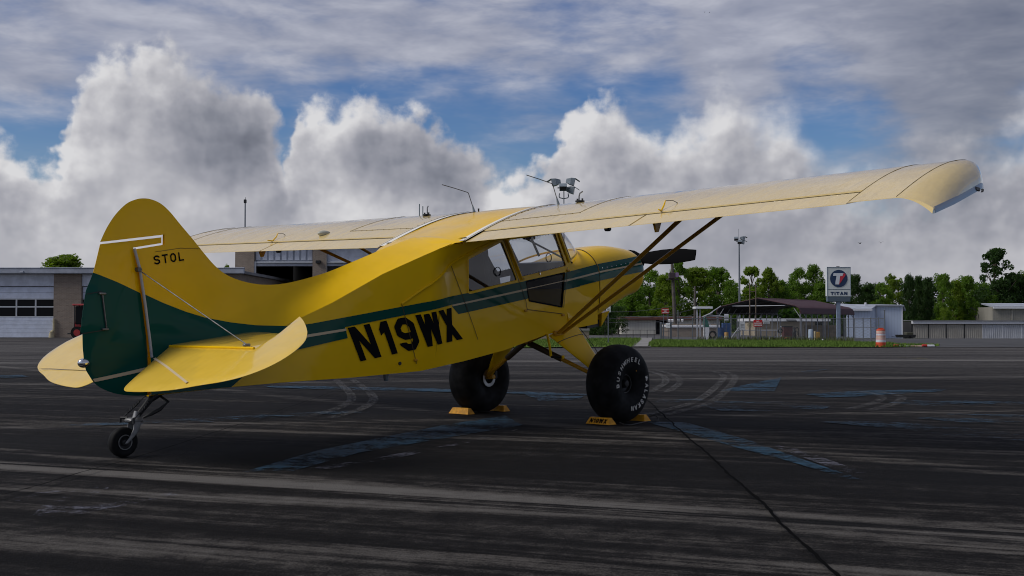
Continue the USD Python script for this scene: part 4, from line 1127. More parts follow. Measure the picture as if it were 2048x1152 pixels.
def ground_look():
    g = Graph()
    pos = g.add("geometry", "position")
    st1 = g.add("mapping", "vector", mapping_type="point", vector=g.add("mapping", "vector", mapping_type="point", vector=pos, rotation=(0, 0, 0.37)), scale=(0.10, 3.4, 1.0))
    st2 = g.add("mapping", "vector", mapping_type="point", vector=g.add("mapping", "vector", mapping_type="point", vector=pos, rotation=(0, 0, 0.3)), scale=(0.045, 0.55, 1.0))
    st3 = g.add("mapping", "vector", mapping_type="point", vector=g.add("mapping", "vector", mapping_type="point", vector=pos, rotation=(0, 0, 0.15)), scale=(0.03, 0.28, 1.0))
    n1 = g.noise(st1, 1.5, 12.0, 0.72, 0.25)
    n2 = g.noise(st2, 1.3, 8.0, 0.6, 0.4)
    n3 = g.noise(st3, 1.0, 6.0, 0.6, 0.2)
    big = g.noise(pos, 0.22, 5.0, 0.6)
    grain = g.noise(pos, 70.0, 5.0, 0.75)
    vor = g.add("voronoi_texture", "distance", dimensions="3D", metric="euclidean", feature="f1", vector=pos, scale=75.0)
    fine = g.noise(pos, 140.0, 3.0, 0.7)
    v = g.m("add", g.m("multiply", n1, 0.46), g.m("multiply", n2, 0.30))
    v = g.m("add", v, g.m("multiply", n3, 0.14))
    v = g.m("add", v, g.m("multiply", big, 0.10))
    # a few wide bands where sweepings and tyre dust have turned the tar pale
    sep = g.add("separate_xyz", vector=pos)
    def line(p, q, w, amt):
        p, q = np.array(p), np.array(q)
        d = (q - p) / np.linalg.norm(q - p)
        nx, ny = -d[1], d[0]
        c = nx * p[0] + ny * p[1]
        f = g.m("subtract", g.m("add", g.m("multiply", sep + ".x", nx), g.m("multiply", sep + ".y", ny)), c)
        f = g.m("add", f, g.m("multiply", g.m("subtract", big, 0.5), 0.22))
        f = g.m("absolute", f)
        m_ = g.smooth(f, w * 0.25, w, 1.0, 0.0)
        brk = g.smooth(n1, 0.36, 0.56)
        return g.m("multiply", g.m("multiply", m_, brk), amt * 1.35)
    pale = None
    for p, q, w, amt in (((-3.59, 8.1), (0, 6.51), 0.30, 0.22), ((-1.44, 6.51), (2.47, 5.57), 0.22, 0.17), ((0.0, 6.51), (2.25, 5.08), 0.20, 0.13), ((0.82, 10.72), (3.35, 7.57), 0.28, 0.11), ((-2.0, 5.2), (2.0, 4.5), 0.30, 0.10), ((-3.53, 11.24), (-0.63, 11.81), 0.25, 0.12), ((-6, 19), (8, 21), 0.6, 0.14), ((-9, 30), (12, 32), 1.3, 0.16), ((1.5, 9.5), (6, 8.2), 0.22, 0.10)):
        x_ = line(p, q, w, amt)
        pale = x_ if pale is None else g.m("maximum", pale, x_)
    v = g.m("multiply_add", g.m("subtract", v, 0.5), 1.75, 0.5)
    v = g.m("add", v, pale)
    v = g.m("add", v, g.m("multiply", g.m("subtract", grain, 0.5), 0.42))
    grit = g.noise(pos, 5.0, 10.0, 0.85)
    v = g.m("add", v, g.m("multiply", g.m("subtract", grit, 0.5), 0.70))
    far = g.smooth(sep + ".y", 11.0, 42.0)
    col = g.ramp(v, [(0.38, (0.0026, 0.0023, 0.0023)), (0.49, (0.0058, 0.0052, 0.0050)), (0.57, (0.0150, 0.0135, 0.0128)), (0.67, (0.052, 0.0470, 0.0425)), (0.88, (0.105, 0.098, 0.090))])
    far_sheen = g.ramp(v, [(0.36, (0.018, 0.0162, 0.0160)), (0.48, (0.046, 0.0425, 0.0415)), (0.59, (0.090, 0.0845, 0.0815)), (0.78, (0.15, 0.143, 0.136))])  # paler tarmac farther off: grazing sky sheen painted into the colour
    col = g.mixc(far, col, far_sheen)
    # pale stone chips in the tar
    chip = g.m("multiply", g.smooth(vor, 0.12, 0.30, 1.0, 0.0), g.smooth(fine, 0.50, 0.66))
    col = g.mixc(g.m("multiply", chip, 0.5), col, (0.11, 0.105, 0.10))
    h = g.m("add", g.m("multiply", grain, 0.5), g.m("multiply", fine, 0.35))
    h = g.m("subtract", h, g.m("multiply", vor, 0.5))
    nrm = g.add("bump", "normal", height=h, strength=0.9, distance=0.006)
    r = g.smooth(n2, 0.3, 0.7, 0.82, 0.95)
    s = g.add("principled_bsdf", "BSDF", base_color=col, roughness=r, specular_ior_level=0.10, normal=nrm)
    return g.make("tarmac", surface=s)


TARMAC = ground_look()
xs_ = np.concatenate([-np.geomspace(2500, 60, 16), np.linspace(-55, 55, 45), np.geomspace(60, 2500, 16)])
ys_ = np.concatenate([-np.geomspace(1200, 20, 10), np.linspace(-15, 130, 60), np.geomspace(140, 3000, 18)])
gx_, gy_ = np.meshgrid(xs_, ys_)
gv = np.column_stack([gx_.ravel(), gy_.ravel(), T(gx_.ravel(), gy_.ravel())])
nx_ = len(xs_)
gf = [(j * nx_ + i, j * nx_ + i + 1, (j + 1) * nx_ + i + 1, (j + 1) * nx_ + i) for j in range(len(ys_) - 1) for i in range(nx_ - 1)]
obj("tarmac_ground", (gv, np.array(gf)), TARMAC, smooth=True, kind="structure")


def worn_paint(name, color, keep, rough=0.75, fine=9.0):
    """old paint flaking off tar: bare where the noise says so"""
    g = Graph()
    pos = g.add("geometry", "position")
    st1 = g.add("mapping", "vector", mapping_type="point", vector=g.add("mapping", "vector", mapping_type="point", vector=pos, rotation=(0, 0, 0.37)), scale=(0.25, 1.25, 1.0))
    a = g.noise(st1, 2.0, 9.0, 0.65)
    b = g.noise(pos, fine, 9.0, 0.85)
    big = g.noise(pos, 1.1, 4.0, 0.6)
    v = g.m("add", g.m("add", g.m("multiply", a, 0.32), g.m("multiply", b, 0.43)), g.m("multiply", big, 0.25))
    cov = g.smooth(v, 0.565 - keep * 0.14, 0.64 - keep * 0.14, 0.0, 0.95)
    col = g.mixc(g.smooth(b, 0.38, 0.62), tuple(c * 0.3 for c in color), tuple(c * 1.25 for c in color))
    s = g.add("principled_bsdf", "BSDF", base_color=col, roughness=rough, specular_ior_level=0.25)
    t = g.add("transparent_bsdf", "BSDF", color=(1, 1, 1))
    mx = g.add("mix_closure", "closure", fac=cov, closure1=t, closure2=s)
    LOOKS[name] = g.make(name, surface=mx)
    return LOOKS[name]


BLUE = worn_paint("worn_blue_marking", (0.009, 0.043, 0.078), 0.73)
BLUEF = worn_paint("faint_blue_marking", (0.009, 0.035, 0.062), 0.50)
PALEM = worn_paint("worn_pale_marking", (0.085, 0.084, 0.105), 0.44)
YELM = worn_paint("worn_yellow_marking", (0.12, 0.10, 0.015), 0.35)
_moff = [0.004]
def marking(name, pts, mat, h=0.4, from_px=False):
    if from_px:
        pts = [GP(*p) for p in pts]
    p = sg.Polygon([tuple(q) for q in pts]).buffer(0.02).buffer(-0.02)
    _moff[0] += 0.0008
    return obj(name, drape(p, h, _moff[0]), mat, smooth=True, kind="structure")


marking("blue_marking", [(487, 944), (590, 941), (720, 905), (1045, 850), (1010, 831), (890, 850), (640, 900)], BLUE, from_px=True)
marking("pale_marking", [(590, 941), (720, 921), (900, 889), (1045, 856), (1000, 872), (800, 915), (660, 938)], PALEM, from_px=True)
marking("blue_marking", [(1285, 843), (1370, 845), (1430, 862), (1500, 882), (1600, 918), (1722, 959), (1690, 957), (1560, 918), (1470, 895), (1380, 868)], BLUE, from_px=True)
marking("pale_marking", [(1520, 884), (1600, 900), (1740, 950), (1722, 957), (1610, 918)], PALEM, from_px=True)
marking("blue_marking", [(1440, 782), (1480, 772), (1562, 755), (1548, 783), (1500, 783)], BLUE, from_px=True)
marking("blue_marking", [(1610, 789), (1700, 783), (1900, 778), (1880, 783), (1720, 793), (1650, 796)], BLUE, from_px=True)
marking("faint_blue_marking", [(1400, 812), (1430, 804), (1550, 803), (1662, 812), (1640, 823), (1540, 826), (1440, 822)], BLUEF, from_px=True)
marking("faint_blue_marking", [(1640, 845), (1720, 842), (1860, 850), (2060, 868), (2060, 884), (1900, 872), (1760, 856)], BLUEF, from_px=True)
marking("faint_blue_marking", [(1775, 806), (1830, 801), (2060, 803), (2060, 811), (1850, 813)], BLUEF, from_px=True)
marking("faint_blue_marking", [(1830, 838), (1900, 828), (2060, 832), (2060, 846), (1920, 846)], BLUEF, from_px=True)
marking("blue_marking", [(520, 771), (700, 775), (905, 779), (1180, 788), (1180, 792), (900, 785), (700, 781), (540, 776)], BLUE, from_px=True)
marking("faint_blue_marking", [(100, 853), (260, 845), (400, 838), (700, 822), (740, 826), (420, 845), (250, 852)], BLUEF, from_px=True)
marking("faint_blue_marking", [(1050, 790), (1170, 790), (1160, 800), (1080, 804)], BLUEF, from_px=True)
marking("faint_blue_marking", [(1300, 802), (1400, 799), (1410, 803), (1320, 808)], BLUEF, from_px=True)
marking("blue_marking", [(0, 752), (45, 751), (60, 755), (0, 757)], BLUE, from_px=True)
marking("faint_blue_marking", [(1600, 744), (1660, 739), (1640, 743), (1610, 747)], BLUEF, from_px=True)
marking("pale_marking", [(70, 1034), (95, 1010), (150, 985), (210, 976), (222, 980), (170, 1003), (165, 1018), (270, 1003), (345, 989), (362, 993), (290, 1008), (170, 1032), (110, 1038)], PALEM, from_px=True)
marking("pale_marking", [(20, 1000), (90, 988), (150, 982), (120, 990), (40, 1008)], PALEM, from_px=True)
marking("yellow_marking", [(1790, 714), (1850, 717), (1860, 721), (1800, 717)], YELM, from_px=True)
# curving tyre marks
g = Graph()
pos_ = g.add("geometry", "position")
nz = g.noise(pos_, 26.0, 6.0, 0.7); nb = g.noise(pos_, 0.9, 4.0, 0.6)
cv = g.m("multiply", g.smooth(nz, 0.46, 0.62), g.smooth(nb, 0.35, 0.6, 0.1, 0.6))
RUBMARK = g.make("dusty_tyre_mark", surface=g.add("mix_closure", "closure", fac=cv, closure1=g.add("transparent_bsdf", "BSDF", color=(1, 1, 1)), closure2=g.add("principled_bsdf", "BSDF", base_color=(0.15, 0.145, 0.14), roughness=0.95, specular_ior_level=0.1)))
def tyre_mark(pts, w):
    pts = np.array([GP(*p) for p in pts])
    c = spline(pts, 10)
    for dx in (-w, w):
        _moff[0] += 0.0008
        obj("tyre_mark", drape(sg.LineString(c).parallel_offset(abs(dx), "left" if dx > 0 else "right").buffer(0.06), 0.25, _moff[0]), RUBMARK, smooth=True, kind="structure")
tyre_mark([(1312, 832), (1400, 808), (1440, 780), (1458, 755), (1440, 745)], 0.10)
tyre_mark([(1300, 742), (1335, 752), (1345, 766), (1318, 786)], 0.12)
tyre_mark([(1720, 822), (1770, 808), (1780, 795), (1740, 786)], 0.12)
tyre_mark([(640, 838), (705, 818), (725, 795), (690, 762)], 0.14)
# sealed joints between the paving lanes
JOINT = simple("joint_tar", (0.003, 0.003, 0.003), 0.95, spec=0.03)
def joint(pts, w, seed):
    r_ = np.random.default_rng(seed)
    c = densify(np.vstack([pts, pts[::-1]]), 0.09)[: None]
    c = np.array(pts, float)
    seg = []
    for a, b in zip(c[:-1], c[1:]):
        n = max(2, int(np.linalg.norm(b - a) / 0.07))
        for t in np.linspace(0, 1, n, endpoint=False):
            seg.append(a + (b - a) * t)
    seg.append(c[-1]); seg = np.array(seg)
    d = np.gradient(seg, axis=0); d /= np.linalg.norm(d, axis=1)[:, None]
    nrm = np.stack([-d[:, 1], d[:, 0]], 1)
    wob = meshkit.fbm(np.column_stack([seg * 1.6, np.full(len(seg), seed)]), 4) - 0.5
    mid = seg + nrm * wob[:, None] * 0.05
    wl = w * (0.35 + 0.9 * r_.random(len(seg))); wr = w * (0.35 + 0.9 * r_.random(len(seg)))
    a, b = mid + nrm * wl[:, None], mid - nrm * wr[:, None]
    v = np.vstack([np.column_stack([a, T(a[:, 0], a[:, 1]) + 0.026]), np.column_stack([b, T(b[:, 0], b[:, 1]) + 0.026])])
    n = len(seg)
    f = [(i, n + i, n + i + 1, i + 1) for i in range(n - 1)]
    obj("paving_joint", (v, np.array(f)), JOINT, kind="structure")
joint([(1.08, 1.5), (1.27, 4.57), (1.32, 5.71), (1.38, 7.0), (1.47, 9.04), (1.57, 11.81), (1.72, 14.8), (2.1, 22.0)], 0.012, 3)
joint([(-3.1, 2.0), (-2.88, 6.51), (-2.73, 8.15), (-2.67, 9.3), (-2.58, 12.31), (-2.49, 17.68), (-2.26, 21.0)], 0.007, 5)
joint([(1.45, 8.9), (3.6, 8.95), (6.0, 9.1)], 0.006, 8)

# ------------------------------------------------------------------ wheel chocks
def chock(cx, cy, rot, label, text):
    t = thing("wheel_chock", label, "wheel chock", (cx, cy, 0.0), rot, "yellow chocks at the main wheels")
    Lc, b, tp_, h = 0.235, 0.108, 0.042, 0.064
    body = loft([np.array([(x + e * 0.03 * (1 - z / h), s_ * (b / 2 + (tp_ / 2 - b / 2) * z / h), z + 0.002) for s_, z in ((-1, 0), (1, 0), (1, h), (-1, h))]) for x, e in ((-Lc / 2, -1), (Lc / 2, 1))])
    obj("chock_body", body, CHOCKY, t)
    if text:
        gl, x0 = [], 0.0
        for chx, wch in (("N", 0.036), ("1", 0.02), ("9", 0.034), ("W", 0.046), ("X", 0.038)):
            gl.append(affinity.translate(stroke_glyph(chx, wch, 0.046, 0.0105, 0.25), x0, 0)); x0 += wch + 0.008
        tm = cat([trimesh.creation.extrude_polygon(q_, 0.0015, engine="earcut") for gg in gl for q_ in getattr(gg, "geoms", [gg])])
        v = tm.vertices.copy()
        v[:, 0] += v[:, 1] * 0.15 - x0 / 2
        a = math.atan2(b / 2 - tp_ / 2, h)
        u, dpt = v[:, 1] + 0.012, v[:, 2] + 0.001
        pts = np.stack([v[:, 0], -(b / 2) + u * math.sin(a) - dpt * math.cos(a), 0.002 + u * math.cos(a) + dpt * math.sin(a)], 1)
        obj("chock_lettering", trimesh.Trimesh(pts, tm.faces, process=False), BLACKP, t)
    return t


def on_plane(F, R):
    p = math.radians(PSI)
    return 0.3522 + F * math.sin(p) + R * math.cos(p), 12.1902 + F * math.cos(p) - R * math.sin(p)
# chocks lie across the wheels: their long side runs along the axle
for (F, R, lab, txt) in ((-0.285, 0.955, "yellow chock lettered N19WX behind the nearer main wheel", "N19WX"), (0.285, 0.965, "plain yellow chock in front of the nearer main wheel, with cord", None),
                         (-0.285, -0.955, "yellow chock with small dark print behind the farther main wheel", "N19WX"), (0.285, -0.95, "yellow chock peeping out in front of the farther main wheel", None)):
    cx, cy = on_plane(F, R)
    # long side along the axle, lettered face looking aft
    chock(cx, cy, -PSI + (0 if F < 0 else 180), lab, txt if R > 0 else None)
    if txt and R < 0:
        t_ = stage.GetPrimAtPath("/World/wheel_chock_002")
        sm = cat([bx(0.006 + 0.010 * ((i * 7) % 3), 0.001, 0.010, ((i - 3) * 0.018, -0.0405, 0.042), None) for i in range(7)], [bx(0.02, 0.001, 0.007, ((i - 1) * 0.03, -0.034, 0.060), None) for i in range(3)])
        sm.apply_transform(trimesh.transformations.rotation_matrix(-0.39, [1, 0, 0], (0, -0.05, 0.02)))
        obj("chock_print", sm, BLACKP, t_, kind="stuff")
cx, cy = on_plane(0.285, 0.96); c2x, c2y = on_plane(-0.285, 1.0)
rp = spline([(cx + 0.13, cy - 0.10, 0.05), (cx + 0.19, cy - 0.16, 0.06), (cx + 0.20, cy - 0.20, 0.012), (cx + 0.08, cy - 0.25, 0.008), (c2x + 0.22, c2y - 0.16, 0.008), (c2x + 0.13, c2y - 0.12, 0.03)], 6)
rope = obj("chock_cord", polytube(rp, 0.005), BLACKM, smooth=True, label="dark cord joining the two chocks of the nearer wheel", category="cord")

# ------------------------------------------------------------------ buildings on the left
def brick_look(name, c1, c2, mortar, scale=1.0):
    g = Graph()
    tc = g.add("texture_coordinate", "object")
    sep = g.add("separate_xyz", vector=tc)
    v = g.add("combine_xyz", "vector", x=g.m("add", sep + ".x", sep + ".y"), y=sep + ".z", z=0.0)
    b = g.add("brick_texture", None, vector=v, color1=c1, color2=c2, mortar=mortar, scale=1.0, mortar_size=0.012, brick_width=0.30, row_height=0.105, bias=0.0)
    n = g.noise(tc, 1.2, 6.0, 0.6)
    col = g.mixc(g.smooth(n, 0.35, 0.75, 0.0, 0.4), b + ".color", tuple(c * 0.6 for c in c1))
    nrm = g.add("bump", "normal", height=b + ".fac", invert=True, strength=0.6, distance=0.01)
    s = g.add("principled_bsdf", "BSDF", base_color=col, roughness=0.9, specular_ior_level=0.2, normal=nrm)
    LOOKS[name] = g.make(name, surface=s)
    return LOOKS[name]


def metal_sheet(name, color, period=0.30, depth=0.012, rough=0.45, dirt=0.25, axis="x"):
    """ribbed sheet metal: fine vertical ribs as relief"""
    g = Graph()
    tc = g.add("texture_coordinate", "object")
    w = g.add("wave_texture", "fac", wave_type="bands", bands_direction=axis, profile="saw", vector=tc, scale=0.3142 / period, distortion=0.0, detail=0.0)
    w2 = g.smooth(w, 0.80, 0.95)
    n = g.noise(g.add("mapping", "vector", mapping_type="point", vector=tc, scale=(1.0, 1.0, 0.25)), 0.9, 7.0, 0.62)
    col = g.mixc(g.smooth(n, 0.4, 0.75, 0.0, dirt), color, tuple(c * 0.5 for c in color))
    col = g.mixc(g.m("multiply", w2, 0.35), col, tuple(c * 0.45 for c in color))
    nrm = g.add("bump", "normal", height=w2, strength=0.6, distance=depth)
    s = g.add("principled_bsdf", "BSDF", base_color=col, roughness=rough, specular_ior_level=0.35, normal=nrm)
    LOOKS[name] = g.make(name, surface=s)
    return LOOKS[name]


BRICK = brick_look("tan_brick", (0.27, 0.215, 0.17), (0.21, 0.165, 0.13), (0.29, 0.255, 0.22))
WHITEP = simple("white_panel", (0.54, 0.57, 0.64), 0.55, vary=0.12, scale=1.5)
FASCIA = simple("fascia_metal", (0.32, 0.345, 0.40), 0.5, vary=0.15, scale=0.8)
DOORW = simple("door_panel_white", (0.58, 0.63, 0.74), 0.5, vary=0.08, scale=2.0)
PANE = simple("dark_pane", (0.006, 0.0065, 0.008), 0.25, spec=0.12)
FRAMEW = simple("window_frame_white", (0.45, 0.47, 0.50), 0.5)
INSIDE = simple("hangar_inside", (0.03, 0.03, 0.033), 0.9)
CREAMP = simple("cream_pipe_paint", (0.42, 0.36, 0.22), 0.55, vary=0.15, scale=4)
ROOFG = simple("roof_grey", (0.20, 0.20, 0.21), 0.7, vary=0.2, scale=0.5)
CONC = simple("concrete", (0.22, 0.21, 0.20), 0.9, vary=0.2, scale=1.0)

dA = 100.0
zA = float(T(PX(100, dA), dA))
xA0, xA1 = PX(-130, dA), PX(479, dA)
A = thing("bay_door_building", "low brick building with white sectional bay doors left of the tail", "building", ((xA0 + xA1) / 2, dA, zA))
hA = PZ(537, dA) - zA
wA = xA1 - xA0
def ax(px): return PX(px, dA) - (xA0 + xA1) / 2
def az_(py): return PZ(py, dA) - zA
obj("roof", cat(bx(wA + 0.5, 24, 0.25, (0, 12, hA - 0.30)), []), ROOFG, A)
obj("fascia", cat(cbx(wA + 0.9, 0.35, az_(537) - az_(547), (0.05, -0.45, (az_(537) + az_(547)) / 2), 0.03), cbx(wA + 0.95, 0.42, 0.07, (0.05, -0.45, az_(537) + 0.03), 0.02)), FASCIA, A)
obj("soffit", bx(wA + 0.7, 0.6, 0.05, (0.0, -0.2, az_(547) - 0.02)), FASCIA, A)
obj("back_wall", bx(wA, 0.3, hA - 0.5, (0, 24, (hA - 0.5) / 2)), BRICK, A)
obj("side_wall", bx(0.3, 23, hA - 0.45, (wA / 2 - 0.16, 12, (hA - 0.45) / 2)), BRICK, A)
obj("side_wall", bx(0.3, 23, hA - 0.45, (-wA / 2 + 0.16, 12, (hA - 0.45) / 2)), BRICK, A)
bays = [(-130, -60, 108 - 168), (-8 - 52, 108, 0), (163, 300, 0), (352, 452, 0)]
piers = [(108, 163), (300, 352), (452, 479)]
for a, b in piers:
    obj("brick_pier", bx(PX(b, dA) - PX(a, dA), 0.5, az_(547), ((ax(a) + ax(b)) / 2, 0.15, az_(547) / 2)), BRICK, A)
for a, b in ((-130, 108), (163, 300), (352, 452)):
    xa, xb = ax(a) + 0.005, ax(b) - 0.005
    obj("header_panel", cbx(xb - xa, 0.12, az_(547) - az_(573) - 0.04, ((xa + xb) / 2, 0.10, (az_(547) + az_(573)) / 2 + 0.02), 0.015), WHITEP, A)
    door = obj("bay_door", bx(xb - xa, 0.05, az_(573), ((xa + xb) / 2, 0.30, az_(573) / 2)), INSIDE, A)
    rows = [(573, 585), (585, 597), (634, 642), (642, 650), (650, 658), (658, 666), (666, 675)]
    for r0, r1 in rows:
        z0, z1 = az_(r1) + 0.004, az_(r0) - 0.012
        z0 = max(z0, 0.01)
        obj("door_slat", cbx(xb - xa - 0.04, 0.05, z1 - z0, ((xa + xb) / 2, 0.22, (z0 + z1) / 2), 0.012), DOORW, door)
    obj("door_rail", bx(xb - xa - 0.04, 0.07, az_(597) - az_(599), ((xa + xb) / 2, 0.215, (az_(597) + az_(599)) / 2)), FRAMEW, door)
    obj("door_rail", bx(xb - xa - 0.04, 0.07, az_(612) - az_(615), ((xa + xb) / 2, 0.215, (az_(612) + az_(615)) / 2)), FRAMEW, door)
    obj("door_rail", bx(xb - xa - 0.04, 0.07, az_(632) - az_(634), ((xa + xb) / 2, 0.215, (az_(632) + az_(634)) / 2)), FRAMEW, door)
    edges = np.arange(b, a - 1, -38.5)
    for i in range(len(edges) - 1):
        x1_, x0_ = ax(edges[i]) - 0.06, ax(edges[i + 1]) + 0.06
        for r0, r1 in ((599, 612), (615, 632)):
            obj("door_pane", bx(x1_ - x0_, 0.02, az_(r0) - az_(r1), ((x0_ + x1_) / 2, 0.24, (az_(r0) + az_(r1)) / 2)), PANE, door)
        obj("door_mullion", bx(0.125, 0.07, az_(599) - az_(632), (ax(edges[i + 1]), 0.212, (az_(599) + az_(632)) / 2)), FRAMEW, door)
obj("downpipe", cat(tube((ax(110), -0.22, 0.5), (ax(110), -0.22, az_(637)), 0.085), tube((ax(107), -0.35, 0.0), (ax(107), -0.35, 0.42), 0.24, 0.2, 18), tube((ax(107), -0.35, 0.42), (ax(109), -0.26, 0.62), 0.2, 0.09, 18)), CREAMP, A)
obj("wall_lamp", cbx(0.3, 0.25, 0.2, (ax(50), -0.7, az_(545)), 0.04), FASCIA, A)

dB = 114.0
zB = float(T(PX(560, dB), dB))
xB0, xB1 = PX(470, dB), PX(905, dB)
B = thing("hangar_building", "taller brick hangar with an open dark door seen under the far wing", "hangar", ((xB0 + xB1) / 2, dB, zB))
def bxp(px): return PX(px, dB) - (xB0 + xB1) / 2
def bz(py): return PZ(py, dB) - zB
hB = bz(484)
obj("roof", bx(xB1 - xB0 + 0.3, 30, 0.3, (0, 14.9, hB - 0.15)), ROOFG, B)
obj("parapet", cbx(xB1 - xB0 + 0.3, 0.3, 0.35, (0, -0.15, hB - 0.1), 0.03), FASCIA, B)
for a, b in ((470, 508), (625, 653), (772, 800), (880, 905)):
    obj("brick_pier", bx(bxp(b) - bxp(a), 0.6, hB - 0.3, ((bxp(a) + bxp(b)) / 2, 0.2, (hB - 0.3) / 2)), BRICK, B)
for s_ in (-1, 1):
    obj("side_wall", bx(0.3, 28, hB - 0.35, (s_ * ((xB1 - xB0) / 2 - 0.16), 14.6, (hB - 0.35) / 2)), BRICK, B)
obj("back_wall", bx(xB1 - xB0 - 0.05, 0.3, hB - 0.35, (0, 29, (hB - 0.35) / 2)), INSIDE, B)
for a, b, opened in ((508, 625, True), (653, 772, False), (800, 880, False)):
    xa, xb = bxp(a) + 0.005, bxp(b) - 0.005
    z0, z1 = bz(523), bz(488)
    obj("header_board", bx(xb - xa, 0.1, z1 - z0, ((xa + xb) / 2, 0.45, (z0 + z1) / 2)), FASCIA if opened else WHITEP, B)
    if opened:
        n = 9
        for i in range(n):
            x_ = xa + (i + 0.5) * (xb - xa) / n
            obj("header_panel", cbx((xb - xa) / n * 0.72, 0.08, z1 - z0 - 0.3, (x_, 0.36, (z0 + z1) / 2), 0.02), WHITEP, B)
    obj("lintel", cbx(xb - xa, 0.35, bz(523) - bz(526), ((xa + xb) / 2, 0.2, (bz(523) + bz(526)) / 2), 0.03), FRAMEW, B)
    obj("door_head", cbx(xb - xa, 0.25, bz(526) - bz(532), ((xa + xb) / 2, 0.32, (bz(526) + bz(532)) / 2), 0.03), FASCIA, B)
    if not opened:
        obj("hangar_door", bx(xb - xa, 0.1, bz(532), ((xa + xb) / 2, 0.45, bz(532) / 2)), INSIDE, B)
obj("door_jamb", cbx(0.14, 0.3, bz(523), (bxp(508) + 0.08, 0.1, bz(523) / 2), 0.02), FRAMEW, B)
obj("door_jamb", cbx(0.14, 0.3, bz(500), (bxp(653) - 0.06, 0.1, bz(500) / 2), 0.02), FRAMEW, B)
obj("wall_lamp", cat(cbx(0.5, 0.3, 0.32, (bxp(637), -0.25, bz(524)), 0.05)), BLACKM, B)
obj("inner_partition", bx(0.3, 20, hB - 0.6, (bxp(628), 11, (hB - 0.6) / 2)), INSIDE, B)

# low brick wall glimpsed behind the wheel
dC = 83.0
cz = float(T(PX(1150, dC), dC))
Cw = thing("brick_wall", "low tan brick wall end with cap seen behind the nearer gear leg", "wall", (PX(1120, dC), dC, cz))
wC = PX(1178, dC) - PX(1062, dC)
obj("wall", bx(wC, 1.2, PZ(662, dC) - cz, (0, 0.6, (PZ(662, dC) - cz) / 2)), BRICK, Cw)
obj("cap", cbx(wC + 0.1, 1.3, 0.16, (0, 0.6, PZ(662, dC) - cz + 0.08), 0.02), CONC, Cw)

# red tug beside the brick pier
TUGR = simple("tug_red", (0.30, 0.012, 0.012), 0.45, coat=0.3, vary=0.2, scale=3)
dT_ = 92.0
tz = float(T(PX(160, dT_), dT_))
tug = thing("red_tractor", "small red tractor with canopy parked by the brick pier, half hidden by the rudder", "tractor", (PX(172, dT_), dT_, tz))
hT = PZ(608, dT_) - tz
obj("canopy", cbx(1.75, 1.3, 0.14, (0, 0, hT - 0.07), 0.04), TUGR, tug)
obj("body", cat(cbx(1.5, 0.9, 0.55, (0.1, 0, 0.80), 0.08), cbx(0.5, 0.85, 0.45, (-0.55, 0, 1.15), 0.06)), TUGR, tug)
obj("cab", cat(cbx(1.15, 1.05, hT - 1.35, (-0.1, 0, (hT + 1.0) / 2), 0.05)), PANE, tug)
for x_ in (-0.72, 0.72):
    for y_ in (-0.5, 0.5):
        obj("canopy_post", tube((x_, y_, 0.9), (x_, y_, hT - 0.1), 0.035), BLACKM, tug)
for x_, r in ((-0.42, 0.50), (0.75, 0.32)):
    for y_ in (-0.62, 0.62):
        c_ = trimesh.creation.cylinder(r, 0.28, sections=28); c_.apply_transform(trimesh.transformations.rotation_matrix(np.pi / 2, [1, 0, 0])); c_.apply_translation((x_, y_, r))
        w_ = obj("wheel", c_, RUBBER, tug, smooth=40)
        h_ = trimesh.creation.cylinder(r * 0.52, 0.06, sections=24); h_.apply_transform(trimesh.transformations.rotation_matrix(np.pi / 2, [1, 0, 0])); h_.apply_translation((x_, y_ + 0.13 * np.sign(y_), r))
        obj("hub", h_, TUGR, w_, smooth=40)
obj("hitch", cat(cbx(0.6, 0.12, 0.10, (-1.15, 0, 0.42), 0.02), cbx(0.14, 0.5, 0.30, (-0.95, 0, 0.42), 0.02)), BLACKM, tug)

# ------------------------------------------------------------------ grass verge, path, back lane
def grass_look(name, c1, c2, c3):
    g = Graph()
    pos = g.add("geometry", "position")
    n = g.noise(pos, 0.8, 7.0, 0.65); f_ = g.noise(pos, 9.0, 4.0, 0.7)
    col = g.mixc(g.smooth(n, 0.35, 0.65), c1, c2)
    col = g.mixc(g.smooth(f_, 0.5, 0.75, 0.0, 0.6), col, c3)
    s = g.add("principled_bsdf", "BSDF", base_color=col, roughness=0.85, specular_ior_level=0.15)
    LOOKS[name] = g.make(name, surface=s)
    return LOOKS[name]


GRASS = grass_look("grass", (0.070, 0.128, 0.018), (0.105, 0.162, 0.030), (0.090, 0.098, 0.034))
DRYG = grass_look("dry_grass", (0.060, 0.085, 0.020), (0.085, 0.095, 0.035), (0.04, 0.05, 0.02))
PAVE = simple("path_concrete", (0.20, 0.19, 0.18), 0.9, vary=0.2, scale=1.2)
LANE = simple("lane_asphalt", (0.055, 0.054, 0.055), 0.9, vary=0.25, scale=0.6)
DARKLOT = simple("lot_asphalt", (0.038, 0.037, 0.038), 0.9, vary=0.25, scale=0.4)


def gpoly(pts): return sg.Polygon([tuple(GP(*p)) for p in pts]).buffer(0)


